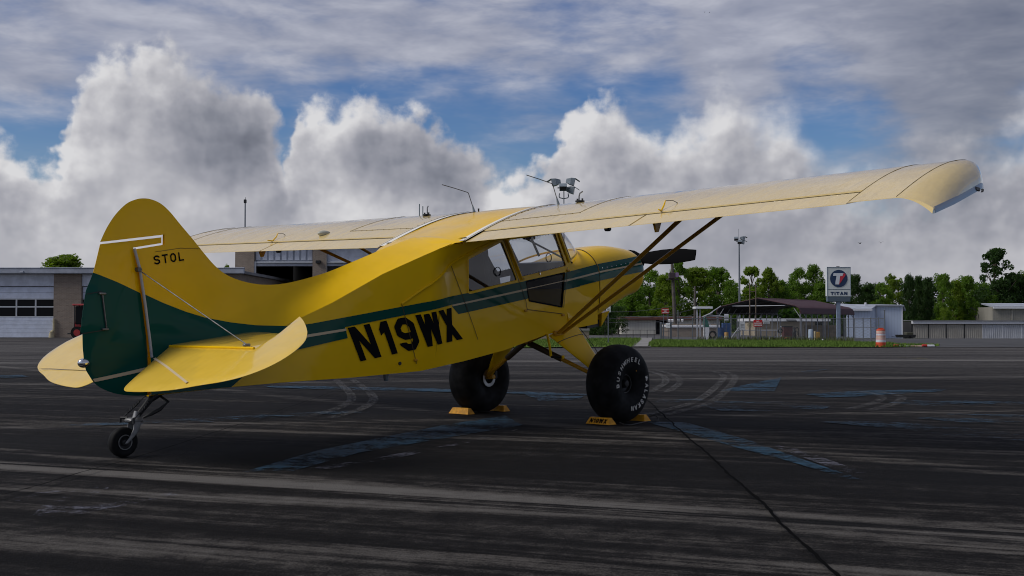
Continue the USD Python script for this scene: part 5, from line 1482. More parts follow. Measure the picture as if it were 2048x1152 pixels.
lane = gpoly([(1000, 671.5), (1325, 671.5), (1420, 676), (1420, 681), (1304, 678.2), (1000, 677.5)])
obj("back_lane", drape(lane, 3.0, 0.02), LANE, smooth=True, kind="structure")
lot = gpoly([(1400, 672), (1690, 672), (1690, 683.5), (1400, 683.5)])
obj("yard_ground", drape(lot, 3.0, 0.012), LANE, smooth=True, kind="structure")
lot2 = sg.Polygon([(PX(1690, 60), 60.5), (PX(2300, 60), 60.5), (PX(2300, 215), 217), (PX(1600, 215), 217), (PX(1690, 80), 80)])
obj("hangar_apron", drape(lot2, 5.0, 0.016), DARKLOT, smooth=True, kind="structure")
verge_r = gpoly([(1301, 694.5), (1305, 686), (1310, 683), (1325, 681.5), (1360, 682.8), (1500, 683.5), (1640, 684.5), (1760, 687.5), (1790, 690.5), (1870, 692), (1872, 693.5), (1790, 695.2), (1740, 695.6), (1500, 695.4)])
verge_l = gpoly([(700, 697.5), (1000, 696.5), (1263, 695), (1276, 683), (1279, 678.5), (1240, 677.8), (1100, 680), (1000, 681), (700, 684)])
side_l = gpoly([(1080, 664), (1300, 667), (1320, 670.5), (1080, 671.5)])
obj("grass_verge", drape(verge_r, 0.8, 0.05), GRASS, smooth=True, kind="structure")
obj("grass_verge", drape(verge_l, 0.9, 0.05), GRASS, smooth=True, kind="structure")
strip_g = sg.Polygon([(PX(1690, 118), 118), (PX(1840, 122), 122), (PX(1900, 200), 205), (PX(2150, 205), 210), (PX(2150, 196), 198), (PX(1880, 190), 194), (PX(1810, 126), 127), (PX(1690, 124), 124)])
obj("grass_verge", drape(strip_g, 4.0, 0.04), DRYG, smooth=True, kind="structure")
fieldp = sg.box(-500, 225, 700, 1400)
obj("field", drape(fieldp, 60.0, 0.05), DRYG, smooth=True, kind="structure")
fieldm = sg.Polygon([(-10, 138), (PX(1640, 145), 145), (PX(1640, 225), 225), (-10, 225)])
obj("field", drape(fieldm, 9.0, 0.04), DRYG, smooth=True, kind="structure")
path = gpoly([(1279, 676.8), (1304, 676.8), (1301, 695), (1263.5, 695)])
obj("path", drape(path, 2.0, 0.065), PAVE, smooth=True, kind="structure")
# grass blades standing up along the verge, so that its edges are ragged
r_ = np.random.default_rng(11)
def blades(poly, n, hmin, hmax, w):
    import shapely
    x0, y0, x1, y1 = poly.bounds
    P_ = np.column_stack([r_.uniform(x0, x1, n * 3), r_.uniform(y0, y1, n * 3)])
    P_ = P_[shapely.contains_xy(poly, P_[:, 0], P_[:, 1])][:n]
    k = len(P_)
    z = T(P_[:, 0], P_[:, 1]) + 0.04
    a = r_.uniform(0, 2 * np.pi, k); h = r_.uniform(hmin, hmax, k)
    d = np.stack([np.cos(a), np.sin(a)], 1) * w
    lean = r_.normal(0, 0.05, (k, 2))
    v0 = np.column_stack([P_ - d, z]); v1 = np.column_stack([P_ + d, z]); v2 = np.column_stack([P_ + lean, z + h])
    return np.stack([v0, v1, v2], 1).reshape(-1, 3), np.arange(3 * k).reshape(-1, 3)
v1_, f1_ = blades(verge_r.buffer(0.15), 26000, 0.05, 0.17, 0.025)
v2_, f2_ = blades(verge_l.buffer(0.15), 20000, 0.05, 0.17, 0.025)
obj("grass", (np.vstack([v1_, v2_]), np.vstack([f1_, f2_ + len(v1_)])), GRASS, label="short bright green grass of the verge beyond the tarmac", category="grass", kind="stuff")
fy, fx = 79.0, None
weed_line = sg.Polygon([tuple(GP(1400, 683)), tuple(GP(1700, 685.0)), tuple(GP(1700, 683.6)), tuple(GP(1400, 682.2))])
v3_, f3_ = blades(weed_line.buffer(0.25), 1500, 0.10, 0.42, 0.035)
obj("weeds", (v3_, f3_), DRYG, label="taller ragged weeds along the foot of the wire fence", category="weeds", kind="stuff")

# ------------------------------------------------------------------ fence
FENCEM = simple("fence_metal", (0.12, 0.13, 0.15), 0.5, metal=0.4)
g = Graph()
tc = g.add("texture_coordinate", "object")
m1 = g.add("mapping", "vector", mapping_type="point", vector=tc, rotation=(0, 0.785, 0))
wv1 = g.add("wave_texture", "fac", wave_type="bands", bands_direction="x", vector=m1, scale=4.5)
wv2 = g.add("wave_texture", "fac", wave_type="bands", bands_direction="z", vector=m1, scale=4.5)
cov = g.m("maximum", g.smooth(wv1, 0.965, 1.0), g.smooth(wv2, 0.965, 1.0))
mx = g.add("mix_closure", "closure", fac=cov, closure1=g.add("transparent_bsdf", "BSDF", color=(1, 1, 1)), closure2=g.add("principled_bsdf", "BSDF", base_color=(0.14, 0.15, 0.16), roughness=0.6))
WIREM = g.make("chain_link", surface=mx)
posts = [1356, 1385, 1409, 1434, 1478, 1520, 1560, 1603, 1650, 1690, 1709, 1726, 1741, 1757, 1769]
def fence_d(px): return float(np.interp(px, [1340, 1560, 1700, 1769], [79.0, 79.0, 78.0, 72.5]))
fp = [(PX(p, fence_d(p)), fence_d(p)) for p in posts]
x0_, y0_ = fp[0]; z0_ = float(T(x0_, y0_))
fence = thing("wire_fence", "grey chain-link fence with slim posts in front of the open canopy", "fence", (x0_, y0_, z0_))
FH = 1.62
for i, (x, y) in enumerate(fp):
    z = float(T(x, y)) - z0_
    tall = 2.1 if posts[i] in (1356, 1769) else FH
    obj("fence_post", cat(tube((x - x0_, y - y0_, z - 0.1), (x - x0_, y - y0_, z + tall), 0.036, n=8), trimesh.creation.icosphere(1, 0.05).apply_translation((x - x0_, y - y0_, z + tall))), FENCEM, fence, smooth=40)
for i in range(len(fp) - 1):
    (xa, ya), (xb, yb) = fp[i], fp[i + 1]
    za, zb_ = float(T(xa, ya)) - z0_, float(T(xb, yb)) - z0_
    a, b = np.array([xa - x0_, ya - y0_, za]), np.array([xb - x0_, yb - y0_, zb_])
    obj("fence_rail", tube(a + [0, 0, FH - 0.03], b + [0, 0, FH - 0.03], 0.026, n=8), FENCEM, fence)
    if i >= 9:
        obj("fence_rail", tube(a + [0, 0, FH * 0.62], b + [0, 0, FH * 0.62], 0.02, n=8), FENCEM, fence)
    up = np.array([0, 0, FH - 0.05])
    obj("fence_mesh", (np.array([a + [0, 0.01, 0.03], b + [0, 0.01, 0.03], b + up, a + up]), np.array([[0, 1, 2, 3]])), WIREM, fence)
# gate with its control post at the left end
gd = 81.0
gx = PX(1331, gd); gz = float(T(gx, gd))
gate = thing("wire_gate", "narrow grey wire gate with two dark posts beside the concrete path", "gate", (gx, gd, gz))
for p in (1322, 1341):
    obj("gate_post", cbx(0.16, 0.16, PZ(644, gd) - gz, (PX(p, gd) - gx, 0, (PZ(644, gd) - gz) / 2), 0.02), FENCEM, gate)
for k in range(9):
    x = PX(1322, gd) - gx + (k + 1) * (PX(1341, gd) - PX(1322, gd)) / 10
    obj("gate_bar", tube((x, 0, 0.12), (x, 0, 1.25), 0.012, n=6), FENCEM, gate)
for z in (0.12, 0.7, 1.25):
    obj("gate_rail", tube((PX(1322, gd) - gx, 0, z), (PX(1341, gd) - gx, 0, z), 0.02, n=8), FENCEM, gate)
SIGNW = simple("sign_white", (0.66, 0.67, 0.70), 0.5, vary=0.06, scale=6)
for k, (a, b) in enumerate(((646, 651), (652, 656))):
    obj("gate_plate", cbx(0.30, 0.03, PZ(a, gd) - PZ(b, gd), (PX(1335.5, gd) - gx, -0.09, (PZ(a, gd) + PZ(b, gd)) / 2 - gz), 0.01), SIGNW, gate)
# wire railing running left from the gate
rl = thing("wire_railing", "thin dark wire railing running left from the gate before the low white building", "railing", (PX(1260, 92), 92.0, float(T(PX(1260, 92), 92))))
for k in range(9):
    x = PX(1210 + 14 * k, 92) - PX(1260, 92)
    obj("railing_post", tube((x, 0, 0), (x, 0, 0.72), 0.02, n=6), BLACKM, rl)
xa, xb = PX(1210, 92) - PX(1260, 92), PX(1322, 92) - PX(1260, 92)
for z in (0.70, 0.36):
    obj("railing_wire", tube((xa, 0, z), (xb, 0, z), 0.014, n=6), BLACKM, rl)

# ------------------------------------------------------------------ signs on posts
RED = simple("sign_red", (0.42, 0.012, 0.018), 0.45)
WHITEL = simple("sign_lettering_white", (0.62, 0.60, 0.60), 0.6)
def red_sign(px, d, y0, y1, w_px, lines, label, posts_px, base_py=None):
    x = PX(px, d); z = float(T(x, d))
    t = thing("red_sign", label, "sign", (x, d, z))
    w, zt, zb2 = w_px * d / FPX, PZ(y0, d) - z, PZ(y1, d) - z
    pl = obj("sign_panel", cbx(w, 0.03, zt - zb2, (0, 0, (zt + zb2) / 2), 0.008), RED, t)
    lh = (zt - zb2) / (len(lines) * 1.55 + 0.4)
    for i, tx in enumerate(lines):
        if isinstance(tx, tuple):                      # too small to read in the photograph: only the marks
            nm_ = tx[1]
            tm = cat([bx(lh * (0.42 + 0.22 * ((k * 5) % 3)), lh * (0.9 + 0.1 * (k % 2)), 0.006, (lh * 0.95 * k, lh * 0.5, 0.003)) for k in range(nm_)])
        else:
            tm = meshkit.text_mesh(tx, lh, 0.006, True)
        v = tm.vertices.copy(); v[:, 0] -= (v[:, 0].max() + v[:, 0].min()) / 2
        k = min(1.0, 0.86 * w / (v[:, 0].max() - v[:, 0].min())); v[:, 0] *= k
        zz = zt - 0.35 * lh - (i + 1) * lh * 1.45 + 0.25 * lh
        obj("sign_line", trimesh.Trimesh(np.stack([v[:, 0], -0.016 - v[:, 2], zz + v[:, 1]], 1), tm.faces, process=False), WHITEL, t, kind="stuff" if isinstance(tx, tuple) else None)
    for pp_ in posts_px:
        obj("sign_post", tube((PX(pp_, d) - x, 0.05, 0.0), (PX(pp_, d) - x, 0.05, zt - 0.02), 0.03, n=8), FENCEM, t)
    return t
red_sign(1330.5, 84.0, 617, 627.5, 15, [("marks", 7), ("marks", 3), ("marks", 7)], "small red sign with white words raised on two thin posts above the gate", (1327, 1336))
red_sign(1515.5, 78.7, 640, 653.5, 17.5, ["NO", "SMOKING", ("marks", 8)], "red no smoking sign hung on the fence in front of the canopy", (1516,))
sd = 70.0
sx = PX(1216.5, sd); sz = float(T(sx, sd))
sp_ = thing("post_sign", "small white sign on a tall thin grey post just right of the yellow nose", "sign", (sx, sd, sz))
obj("sign_post", tube((0, 0, -0.1), (0, 0, PZ(613, sd) - sz), 0.032, n=8), FENCEM, sp_)
obj("sign_panel", cbx(0.28, 0.02, PZ(613, sd) - PZ(624.5, sd), (0, -0.05, (PZ(613, sd) + PZ(624.5, sd)) / 2 - sz), 0.006), SIGNW, sp_)
for i in range(3):
    obj("sign_line", bx(0.17 - 0.03 * (i % 2), 0.004, 0.025, (0.0, -0.063, (PZ(619, sd) - sz) - 0.055 * i + 0.04)), simple("sign_print_grey", (0.12, 0.12, 0.14), 0.6) if i == 0 else LOOKS["sign_print_grey"], sp_)

# ------------------------------------------------------------------ TITAN sign
NAVY = simple("sign_navy", (0.010, 0.030, 0.085), 0.4)
SIGNB = simple("sign_body_white", (0.58, 0.61, 0.60), 0.35, coat=0.2, vary=0.05, scale=3)
SIGNG = simple("sign_grey_blue", (0.075, 0.105, 0.135), 0.5)
POSTB = simple("sign_post_blue_grey", (0.20, 0.25, 0.33), 0.5, vary=0.1)
REDL = simple("logo_red", (0.50, 0.03, 0.05), 0.4)
WL = simple("logo_white", (0.60, 0.62, 0.66), 0.4)
td = 80.0
tx_, tz_ = PX(1678, td), 0.0
tz_ = float(T(tx_, td))
ts = thing("titan_sign", "tall white sign reading TITAN with a round blue emblem on a blue-grey post", "sign", (tx_, td, tz_), 0)
def zt_(py): return PZ(py, td) - tz_
wS = 47.5 * td / FPX
obj("sign_case", cbx(wS, 0.42, zt_(534) - zt_(593), (0, 0.2, (zt_(534) + zt_(593)) / 2), 0.03), SIGNB, ts)
obj("sign_base", cbx(wS * 0.97, 0.40, zt_(593) - zt_(603.5), (0, 0.2, (zt_(593) + zt_(603.5)) / 2 - 0.003), 0.03), SIGNG, ts)
obj("sign_divider", bx(wS * 0.96, 0.01, 0.035, (0, -0.016, zt_(578.5))), SIGNG, ts)
obj("sign_frame", cat(bx(0.03, 0.03, zt_(534) - zt_(593), (-wS / 2 + 0.015, -0.02, (zt_(534) + zt_(593)) / 2)), bx(0.03, 0.03, zt_(534) - zt_(593), (wS / 2 - 0.015, -0.02, (zt_(534) + zt_(593)) / 2)), bx(wS, 0.03, 0.03, (0, -0.02, zt_(534) - 0.012))), POSTB, ts)
cy_ = zt_(557)
rr = 17.3 * td / FPX
c_ = trimesh.creation.cylinder(rr, 0.03, sections=48); c_.apply_transform(trimesh.transformations.rotation_matrix(np.pi / 2, [1, 0, 0])); c_.apply_translation((-0.01, -0.018, cy_))
em = obj("emblem_disc", c_, NAVY, ts)
def flat(poly, y, th):
    m = trimesh.creation.extrude_polygon(poly, th, engine="earcut")
    v = m.vertices
    return trimesh.Trimesh(np.stack([v[:, 0], y - v[:, 2], v[:, 1]], 1), m.faces, process=False)
u = rr
Tp = sg.Polygon([(-0.60 * u, 0.62 * u), (0.55 * u, 0.62 * u), (0.42 * u, 0.30 * u), (0.16 * u, 0.30 * u), (0.02 * u, -0.68 * u), (-0.42 * u, -0.68 * u), (-0.26 * u, 0.30 * u), (-0.66 * u, 0.30 * u)])
Rp = sg.Polygon([(0.57 * u, 0.62 * u), (0.66 * u, 0.62 * u), (0.80 * u, 0.42 * u), (0.06 * u, -0.68 * u), (0.04 * u, -0.68 * u), (0.18 * u, 0.29 * u), (0.44 * u, 0.29 * u)])
obj("emblem_letter", affinity and flat(affinity.translate(Tp, -0.01, cy_), -0.036, 0.01), WL, em)
obj("emblem_flash", flat(affinity.translate(Rp, -0.01, cy_), -0.036, 0.008), REDL, em)
x0 = -16.8 * td / FPX
kx = 33.6 * td / FPX / 1.30
for chx, wch in (("T", 0.25), ("I", 0.09), ("T", 0.25), ("A", 0.28), ("N", 0.25)):
    q_ = affinity.translate(stroke_glyph(chx, wch * kx, 0.225, 0.070), x0, zt_(590))
    obj("sign_letter", flat(q_, -0.012, 0.012), NAVY, ts); x0 += (wch + 0.045) * kx
obj("sign_post", cat(bx(0.24, 0.24, zt_(603), (0, 0.2, zt_(603) / 2)), cbx(0.42, 0.42, 0.05, (0, 0.2, 0.03), 0.01)), POSTB, ts)
obj("top_fitting", cbx(0.22, 0.14, 0.06, (0, 0.2, zt_(534) + 0.03), 0.015), BLACKM, ts)
obj("conduit", tube((wS / 2 + 0.03, 0.25, zt_(598)), (wS / 2 + 0.03, 0.25, zt_(540)), 0.02, n=8), POSTB, ts)

# ------------------------------------------------------------------ open canopy
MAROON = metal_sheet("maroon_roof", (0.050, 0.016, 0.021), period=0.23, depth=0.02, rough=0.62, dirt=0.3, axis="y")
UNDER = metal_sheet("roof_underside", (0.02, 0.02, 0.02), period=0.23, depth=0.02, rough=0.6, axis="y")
CPOST = simple("canopy_steel", (0.15, 0.16, 0.19), 0.5, metal=0.3)
LIGHTST = simple("pale_steel", (0.36, 0.37, 0.40), 0.5)
ang = math.atan2(0.823, 0.568)                       # long axis of the canopy, from +x
cax = PX(1510, 84.0), 84.0 + 1.2
cz_ = float(T(cax[0], cax[1]))
canopy = thing("open_canopy", "maroon sheet-metal canopy on slim steel posts standing over the fenced yard", "canopy", (cax[0] + 0.6, 85.9, cz_), math.degrees(ang) - 90)
# local: y along the length, x across (to the right)
WC, LC, EZ, RZ = 3.33, 12.2, 2.04, 3.13
prof_r = [(-WC, EZ - 0.10), (-WC + 0.03, EZ + 0.12), (-WC + 0.16, EZ + 0.34), (-WC + 0.45, EZ + 0.50), (0.0, RZ), (WC - 0.45, EZ + 0.50), (WC - 0.16, EZ + 0.34), (WC - 0.03, EZ + 0.12), (WC, EZ - 0.10)]
for k, (a, b) in enumerate(((0, 4), (4, 8))):
    pr = prof_r[a:b + 1]
    for j in range(4):
        y0_, y1_ = LC * j / 4 + 0.004, LC * (j + 1) / 4 - 0.004
        sheet = loft([np.array([(x, y, z + 0.002 * (j % 2)) for x, z in pr]) for y in (y0_, y1_)], closed=False)
        obj("roof_sheet", sheet, MAROON, canopy, smooth=25)
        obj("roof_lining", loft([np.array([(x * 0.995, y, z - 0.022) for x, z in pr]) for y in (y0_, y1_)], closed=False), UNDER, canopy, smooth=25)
obj("ridge_cap", loft([np.array([(-0.2, y, RZ - 0.025), (0, y, RZ + 0.03), (0.2, y, RZ - 0.025)]) for y in (0, LC)], closed=False), MAROON, canopy, smooth=False)
for s_ in (-1, 1):
    for j in range(11):
        y = 0.1 + (LC - 0.2) * j / 10
        obj("canopy_post", bx(0.06, 0.06, EZ, (s_ * (WC - 0.08), y, EZ / 2)), CPOST, canopy)
        obj("knee_brace", tube((s_ * (WC - 0.08), y, EZ - 0.35), (s_ * (WC - 0.55), y, EZ + 0.32), 0.022, n=6), LIGHTST if j in (0, 1, 2) else CPOST, canopy)
        if j % 2 == 0:
            obj("rafter", cat(tube((-WC + 0.3, y, EZ + 0.38), (0, y, RZ - 0.06), 0.03, n=6), tube((WC - 0.3, y, EZ + 0.38), (0, y, RZ - 0.06), 0.03, n=6)), CPOST, canopy)
    obj("eave_rail", bx(0.05, LC, 0.05, (s_ * (WC - 0.08), LC / 2, EZ - 0.02)), CPOST, canopy)
obj("collar_tie", bx(4.2, 0.05, 0.06, (0.0, 0.12, EZ + 0.52)), LIGHTST, canopy)
obj("gable_trim", cat([tube((prof_r[i][0], -0.01, prof_r[i][1]), (prof_r[i + 1][0], -0.01, prof_r[i + 1][1]), 0.035, n=6) for i in range(8)]), MAROON, canopy)

# lean-to frame left of the canopy
ld = 84.5
lx = PX(1400, ld); lz = float(T(lx, ld))
lean = thing("open_shed", "pale steel shed frame with flat white roof beam left of the canopy", "shed", (lx, ld, lz))
def lxp(px): return PX(px, ld) - lx
def lzp(py): return PZ(py, ld) - lz
obj("roof_beam", cbx(lxp(1425) - lxp(1390), 1.3, 0.16, ((lxp(1390) + lxp(1425)) / 2, 0.5, lzp(615.5)), 0.02), SIGNW, lean)
for px in (1395, 1403):
    obj("frame_post", bx(0.10, 0.10, lzp(617), (lxp(px), 0.2 + 0.4 * (px > 1400), lzp(617) / 2)), LIGHTST, lean)
obj("frame_brace", tube((lxp(1404), -0.2, lzp(634)), (lxp(1424), -0.2, lzp(625)), 0.05, n=8), LIGHTST, lean)
obj("frame_brace", tube((lxp(1408), -0.2, lzp(634)), (lxp(1420), -0.2, lzp(650)), 0.035, n=8), LIGHTST, lean)
obj("frame_brace", tube((lxp(1420), -0.2, lzp(626)), (lxp(1441), -0.2, lzp(612)), 0.035, n=8), LIGHTST, lean)
obj("frame_brace", tube((lxp(1460), -0.3, lzp(676)), (lxp(1478), -0.3, lzp(652)), 0.035, n=8), LIGHTST, lean)
obj("frame_beam", tube((lxp(1414), -0.1, lzp(630)), (lxp(1455), -0.1, lzp(634)), 0.045, n=8), LIGHTST, lean)

# things stored under and around the canopy
def base_at(px, d): x = PX(px, d); return x, d, float(T(x, d)) + 0.01
def lathe(prof_, n=24): return loft([np.array([(r * math.cos(a), r * math.sin(a), z) for a in np.linspace(0, 2 * np.pi, n, endpoint=False)]) for r, z in prof_])
DBLUE = simple("drum_blue", (0.012, 0.05, 0.16), 0.45)
OCHRE = simple("drum_ochre", (0.42, 0.24, 0.07), 0.55, vary=0.2, scale=5)
BAND = simple("drum_band_pale", (0.45, 0.40, 0.30), 0.6)
def drum(px, d, h, r, mat, label, bands=True):
    x, y, z = base_at(px, d)
    t = thing("drum", label, "drum", (x, y, z))
    obj("drum_body", lathe([(0, 0), (r * 0.96, 0), (r, 0.02), (r * 0.985, h * 0.31), (r * 1.03, h * 0.335), (r * 0.985, h * 0.36), (r * 0.985, h * 0.64), (r * 1.03, h * 0.665), (r * 0.985, h * 0.69), (r, h - 0.02), (r * 0.96, h), (r * 0.93, h - 0.02), (0, h - 0.02)]), mat, t, smooth=40)
    if bands:
        obj("drum_band", lathe([(r * 1.005, h * 0.42), (r * 1.01, h * 0.43), (r * 1.01, h * 0.58), (r * 1.005, h * 0.59)]), BAND, t, smooth=40)
drum(1452.5, 80.6, 0.62, 0.145, OCHRE, "slim ochre drum with pale band standing behind the fence")
drum(1443, 86.0, 0.92, 0.27, DBLUE, "tall blue drum in the shade under the canopy's left end", False)
PALEB = simple("tank_pale_blue", (0.36, 0.43, 0.52), 0.45, vary=0.08, scale=4)
x, y, z = base_at(1621, 78.6)
tk = thing("pale_tank", "pale blue upright tank on a short white pedestal at the fence", "tank", (x, y, z))
obj("pedestal", cbx(0.20, 0.20, 0.28, (0, 0, 0.14), 0.02), SIGNW, tk)
obj("tank_body", lathe([(0.0, 0.24), (0.15, 0.24), (0.165, 0.26), (0.165, 0.80), (0.14, 0.84), (0, 0.85)]), PALEB, tk, smooth=40)
for z_ in (0.38, 0.55, 0.70):
    obj("tank_hoop", lathe([(0.166, z_ - 0.012), (0.171, z_), (0.166, z_ + 0.012)]), PALEB, tk, smooth=40)
YBOX = simple("cabinet_yellow", (0.36, 0.20, 0.03), 0.5, vary=0.15, scale=4)
x, y, z = base_at(1634, 79.6)
yc = thing("yellow_cabinet", "narrow dull yellow cabinet just right of the pale blue tank", "cabinet", (x, y, z))
obj("cabinet_body", cbx(0.30, 0.25, 0.66, (0.02, 0, 0.34), 0.02), YBOX, yc)
obj("cabinet_door", cbx(0.24, 0.02, 0.54, (0.02, -0.135, 0.34), 0.006), YBOX, yc)
obj("cabinet_side", cbx(0.06, 0.25, 0.72, (-0.17, 0, 0.36), 0.01), CREAMP, yc)
MACHR = simple("machine_dark_red", (0.055, 0.012, 0.012), 0.6, vary=0.3, scale=4)
x, y, z = base_at(1574, 84.0)
mc = thing("red_machine", "dark red machine cabinet under the canopy with a wheeled frame beside it", "machine", (x, y, z))
obj("machine_body", cbx(0.66, 0.6, 0.82, (0, 0, 0.58), 0.03), MACHR, mc)
obj("machine_top", cbx(0.72, 0.66, 0.06, (0, 0, 1.02), 0.015), BLACKM, mc)
for s_ in (-1, 1):
    obj("machine_leg", bx(0.06, 0.5, 0.18, (s_ * 0.27, 0, 0.09)), BLACKM, mc)
x, y, z = base_at(1588, 82.0)
ml = thing("dark_pump", "black upright pump unit with handwheel right of the dark red machine", "pump", (x, y, z))
obj("pump_body", lathe([(0, 0), (0.17, 0.0), (0.18, 0.25), (0.13, 0.4), (0.16, 0.6), (0.10, 0.75), (0.09, 0.95), (0, 0.97)]), BLACKM, ml, smooth=40)
tr_ = trimesh.creation.torus(0.16, 0.022, 24, 8); tr_.apply_transform(trimesh.transformations.rotation_matrix(np.pi / 2, [1, 0, 0])); tr_.apply_translation((0.05, -0.22, 0.55))
obj("handwheel", tr_, BLACKM, ml, smooth=True)
obj("pipe", polytube([(0.0, 0, 0.9), (0.25, 0, 0.95), (0.32, 0, 0.8), (0.32, 0, 0.0)], 0.035), BLACKM, ml)
ORNG = simple("bucket_rust_orange", (0.30, 0.09, 0.02), 0.6, vary=0.3, scale=8)
x, y, z = base_at(1573.5, 79.9)
bk = thing("rusty_bin", "squat rusty orange bin at the foot of the fence below the dark red machine", "bin", (x, y, z))
obj("bin_body", lathe([(0, 0), (0.11, 0), (0.15, 0.10), (0.15, 0.24), (0.12, 0.30), (0, 0.30)]), ORNG, bk, smooth=40)
obj("bin_lid", lathe([(0.13, 0.29), (0.14, 0.31), (0.10, 0.35), (0, 0.36)]), BLACKM, bk, smooth=40)
for px, d, lab, h, r in ((1574, 78.6, "small white bucket in front of the rusty orange bin", 0.13, 0.075), (1430, 78.6, "small white ball-like float lying in the grass at the fence", 0.12, 0.075), (1645, 79.0, "white plastic jug right of the yellow cabinet", 0.20, 0.08), (1538, 80.5, "slim white bottle on the ground under the long table", 0.24, 0.055)):
    x, y, z = base_at(px, d)
    t = thing("white_container", lab, "container", (x, y, z))
    obj("container_body", lathe([(0, 0), (r * 0.9, 0), (r, h * 0.25), (r, h * 0.6), (r * 0.6, h * 0.85), (r * 0.35, h * 0.9), (r * 0.35, h), (0, h)], 16), SIGNW, t, smooth=40)
x, y, z = base_at(1514, 82.5)
tb = thing("long_table", "long pale work table under the front of the canopy", "table", (x, y, z))
obj("table_top", cbx(2.9, 0.7, 0.05, (0.1, 0, 0.74), 0.01), LIGHTST, tb)
for px in (-1.25, 1.4):
    for yy in (-0.28, 0.28):
        obj("table_leg", tube((px, yy, 0), (px, yy, 0.72), 0.025, n=8), LIGHTST, tb)
x, y, z = base_at(1530, 80.9)
pl = thing("dark_trolley", "low dark flat trolley with small wheels in front of the long table", "trolley", (x, y, z))
obj("trolley_deck", cbx(1.5, 0.6, 0.07, (0.2, 0, 0.20), 0.02), BLACKM, pl)
for a in (-0.4, 0.8):
    c_ = trimesh.creation.cylinder(0.09, 0.06, sections=16); c_.apply_transform(trimesh.transformations.rotation_matrix(np.pi / 2, [1, 0, 0])); c_.apply_translation((a, -0.28, 0.09))
    obj("trolley_wheel", c_, RUBBER, pl, smooth=40)
x, y, z = base_at(1560, 81.0)
hs = thing("hose_reel", "black hose reel with white fittings on a thin stand under the canopy", "hose reel", (x, y, z))
obj("reel_stand", cat(tube((0, 0, 0), (0, 0, 0.95), 0.03, n=8), bx(0.4, 0.2, 0.04, (0, 0, 0.02))), FENCEM, hs)
tr_ = trimesh.creation.torus(0.14, 0.05, 24, 10); tr_.apply_transform(trimesh.transformations.rotation_matrix(np.pi / 2, [1, 0, 0])); tr_.apply_translation((-0.02, -0.08, 0.72))
obj("hose_coil", tr_, BLACKM, hs, smooth=True)
obj("fitting", cat(trimesh.creation.icosphere(2, 0.05).apply_translation((0.02, -0.1, 1.0)), bx(0.08, 0.08, 0.12, (0.05, -0.1, 0.35))), SIGNW, hs)
for px0, px1, y0p, y1p, d, lab, mat in ((1479, 1490, 643, 660, 79.4, "pale lilac notice plate hung low on the fence left of the red sign", SIGNW), (1448.5, 1457, 628, 641, 84.6, "white square notice high under the canopy's left post", SIGNW), (1526, 1539, 641, 648, 79.6, "white oblong notice on the fence right of the red sign", SIGNW)):
    x = PX((px0 + px1) / 2, d); z = float(T(x, d))
    t = thing("notice_plate", lab, "notice", (x, d, z))
    obj("plate", cbx((px1 - px0) * d / FPX, 0.02, PZ(y0p, d) - PZ(y1p, d), (0, 0, (PZ(y0p, d) + PZ(y1p, d)) / 2 - z), 0.006), mat, t)
    obj("plate_support", tube((0, 0.04, 0), (0, 0.04, PZ(y0p, d) - z - 0.02), 0.02, n=6), FENCEM, t)
    obj("plate_print", cat([bx((px1 - px0) * d / FPX * 0.7, 0.004, 0.03, (0, -0.013, (PZ(y0p, d) + PZ(y1p, d)) / 2 - z + 0.09 * (k - 1))) for k in range(3)]), LOOKS["sign_print_grey"], t, kind="stuff")
# diamond hazard plate
x = PX(1499.5, 82.0); z = float(T(x, 82.0))
dm = thing("diamond_sign", "pale diamond-shaped hazard sign seen between the yard posts", "sign", (x, 82.0, z))
q = 7.5 * 82 / FPX
obj("plate", flat(sg.Polygon([(0, q), (q * 0.85, 0), (0, -q), (-q * 0.85, 0)]), 0.0, 0.02).apply_translation((0, 0, PZ(650, 82) - z)), CREAMP, dm)
obj("plate_support", tube((0, 0.03, 0), (0, 0.03, PZ(648, 82) - z), 0.025, n=6), FENCEM, dm)
# green and white dispenser with dark wheel
x, y, z = base_at(1412.5, 83.0)
dp_ = thing("dispenser", "tall green and white dispenser cabinet left of the canopy posts", "dispenser", (x, y, z))
GRN = simple("dispenser_green", (0.012, 0.10, 0.075), 0.5)
hh = PZ(634, 83) - z
obj("lower_case", cbx(0.36, 0.4, hh * 0.56, (0, 0, hh * 0.28), 0.02), SIGNW, dp_)
obj("upper_case", loft([np.array([(-0.18, yy, hh * 0.57), (0.18, yy, hh * 0.57), (0.10, yy, hh * 0.8), (-0.06, yy, hh), (-0.18, yy, hh)]) for yy in (-0.2, 0.2)]), GRN, dp_, smooth=False)
c_ = trimesh.creation.torus(0.23, 0.07, 24, 10); c_.apply_transform(trimesh.transformations.rotation_matrix(np.pi / 2, [1, 0, 0])); c_.apply_translation((0.42, -0.15, 0.42))
obj("hose_coil", c_, RUBBER, dp_, smooth=True)
x, y, z = base_at(1452, 87.5)
bc = thing("blue_cabinet", "blue metal cabinet standing deep under the canopy's left side", "cabinet", (x, y, z))
obj("cabinet_body", cbx(0.62, 0.5, 1.25, (0, 0, 0.63), 0.03), DBLUE, bc)
obj("cabinet_door", cbx(0.26, 0.02, 1.1, (-0.145, -0.262, 0.63), 0.006), DBLUE, bc)
obj("cabinet_door", cbx(0.26, 0.02, 1.1, (0.145, -0.262, 0.63), 0.006), DBLUE, bc)
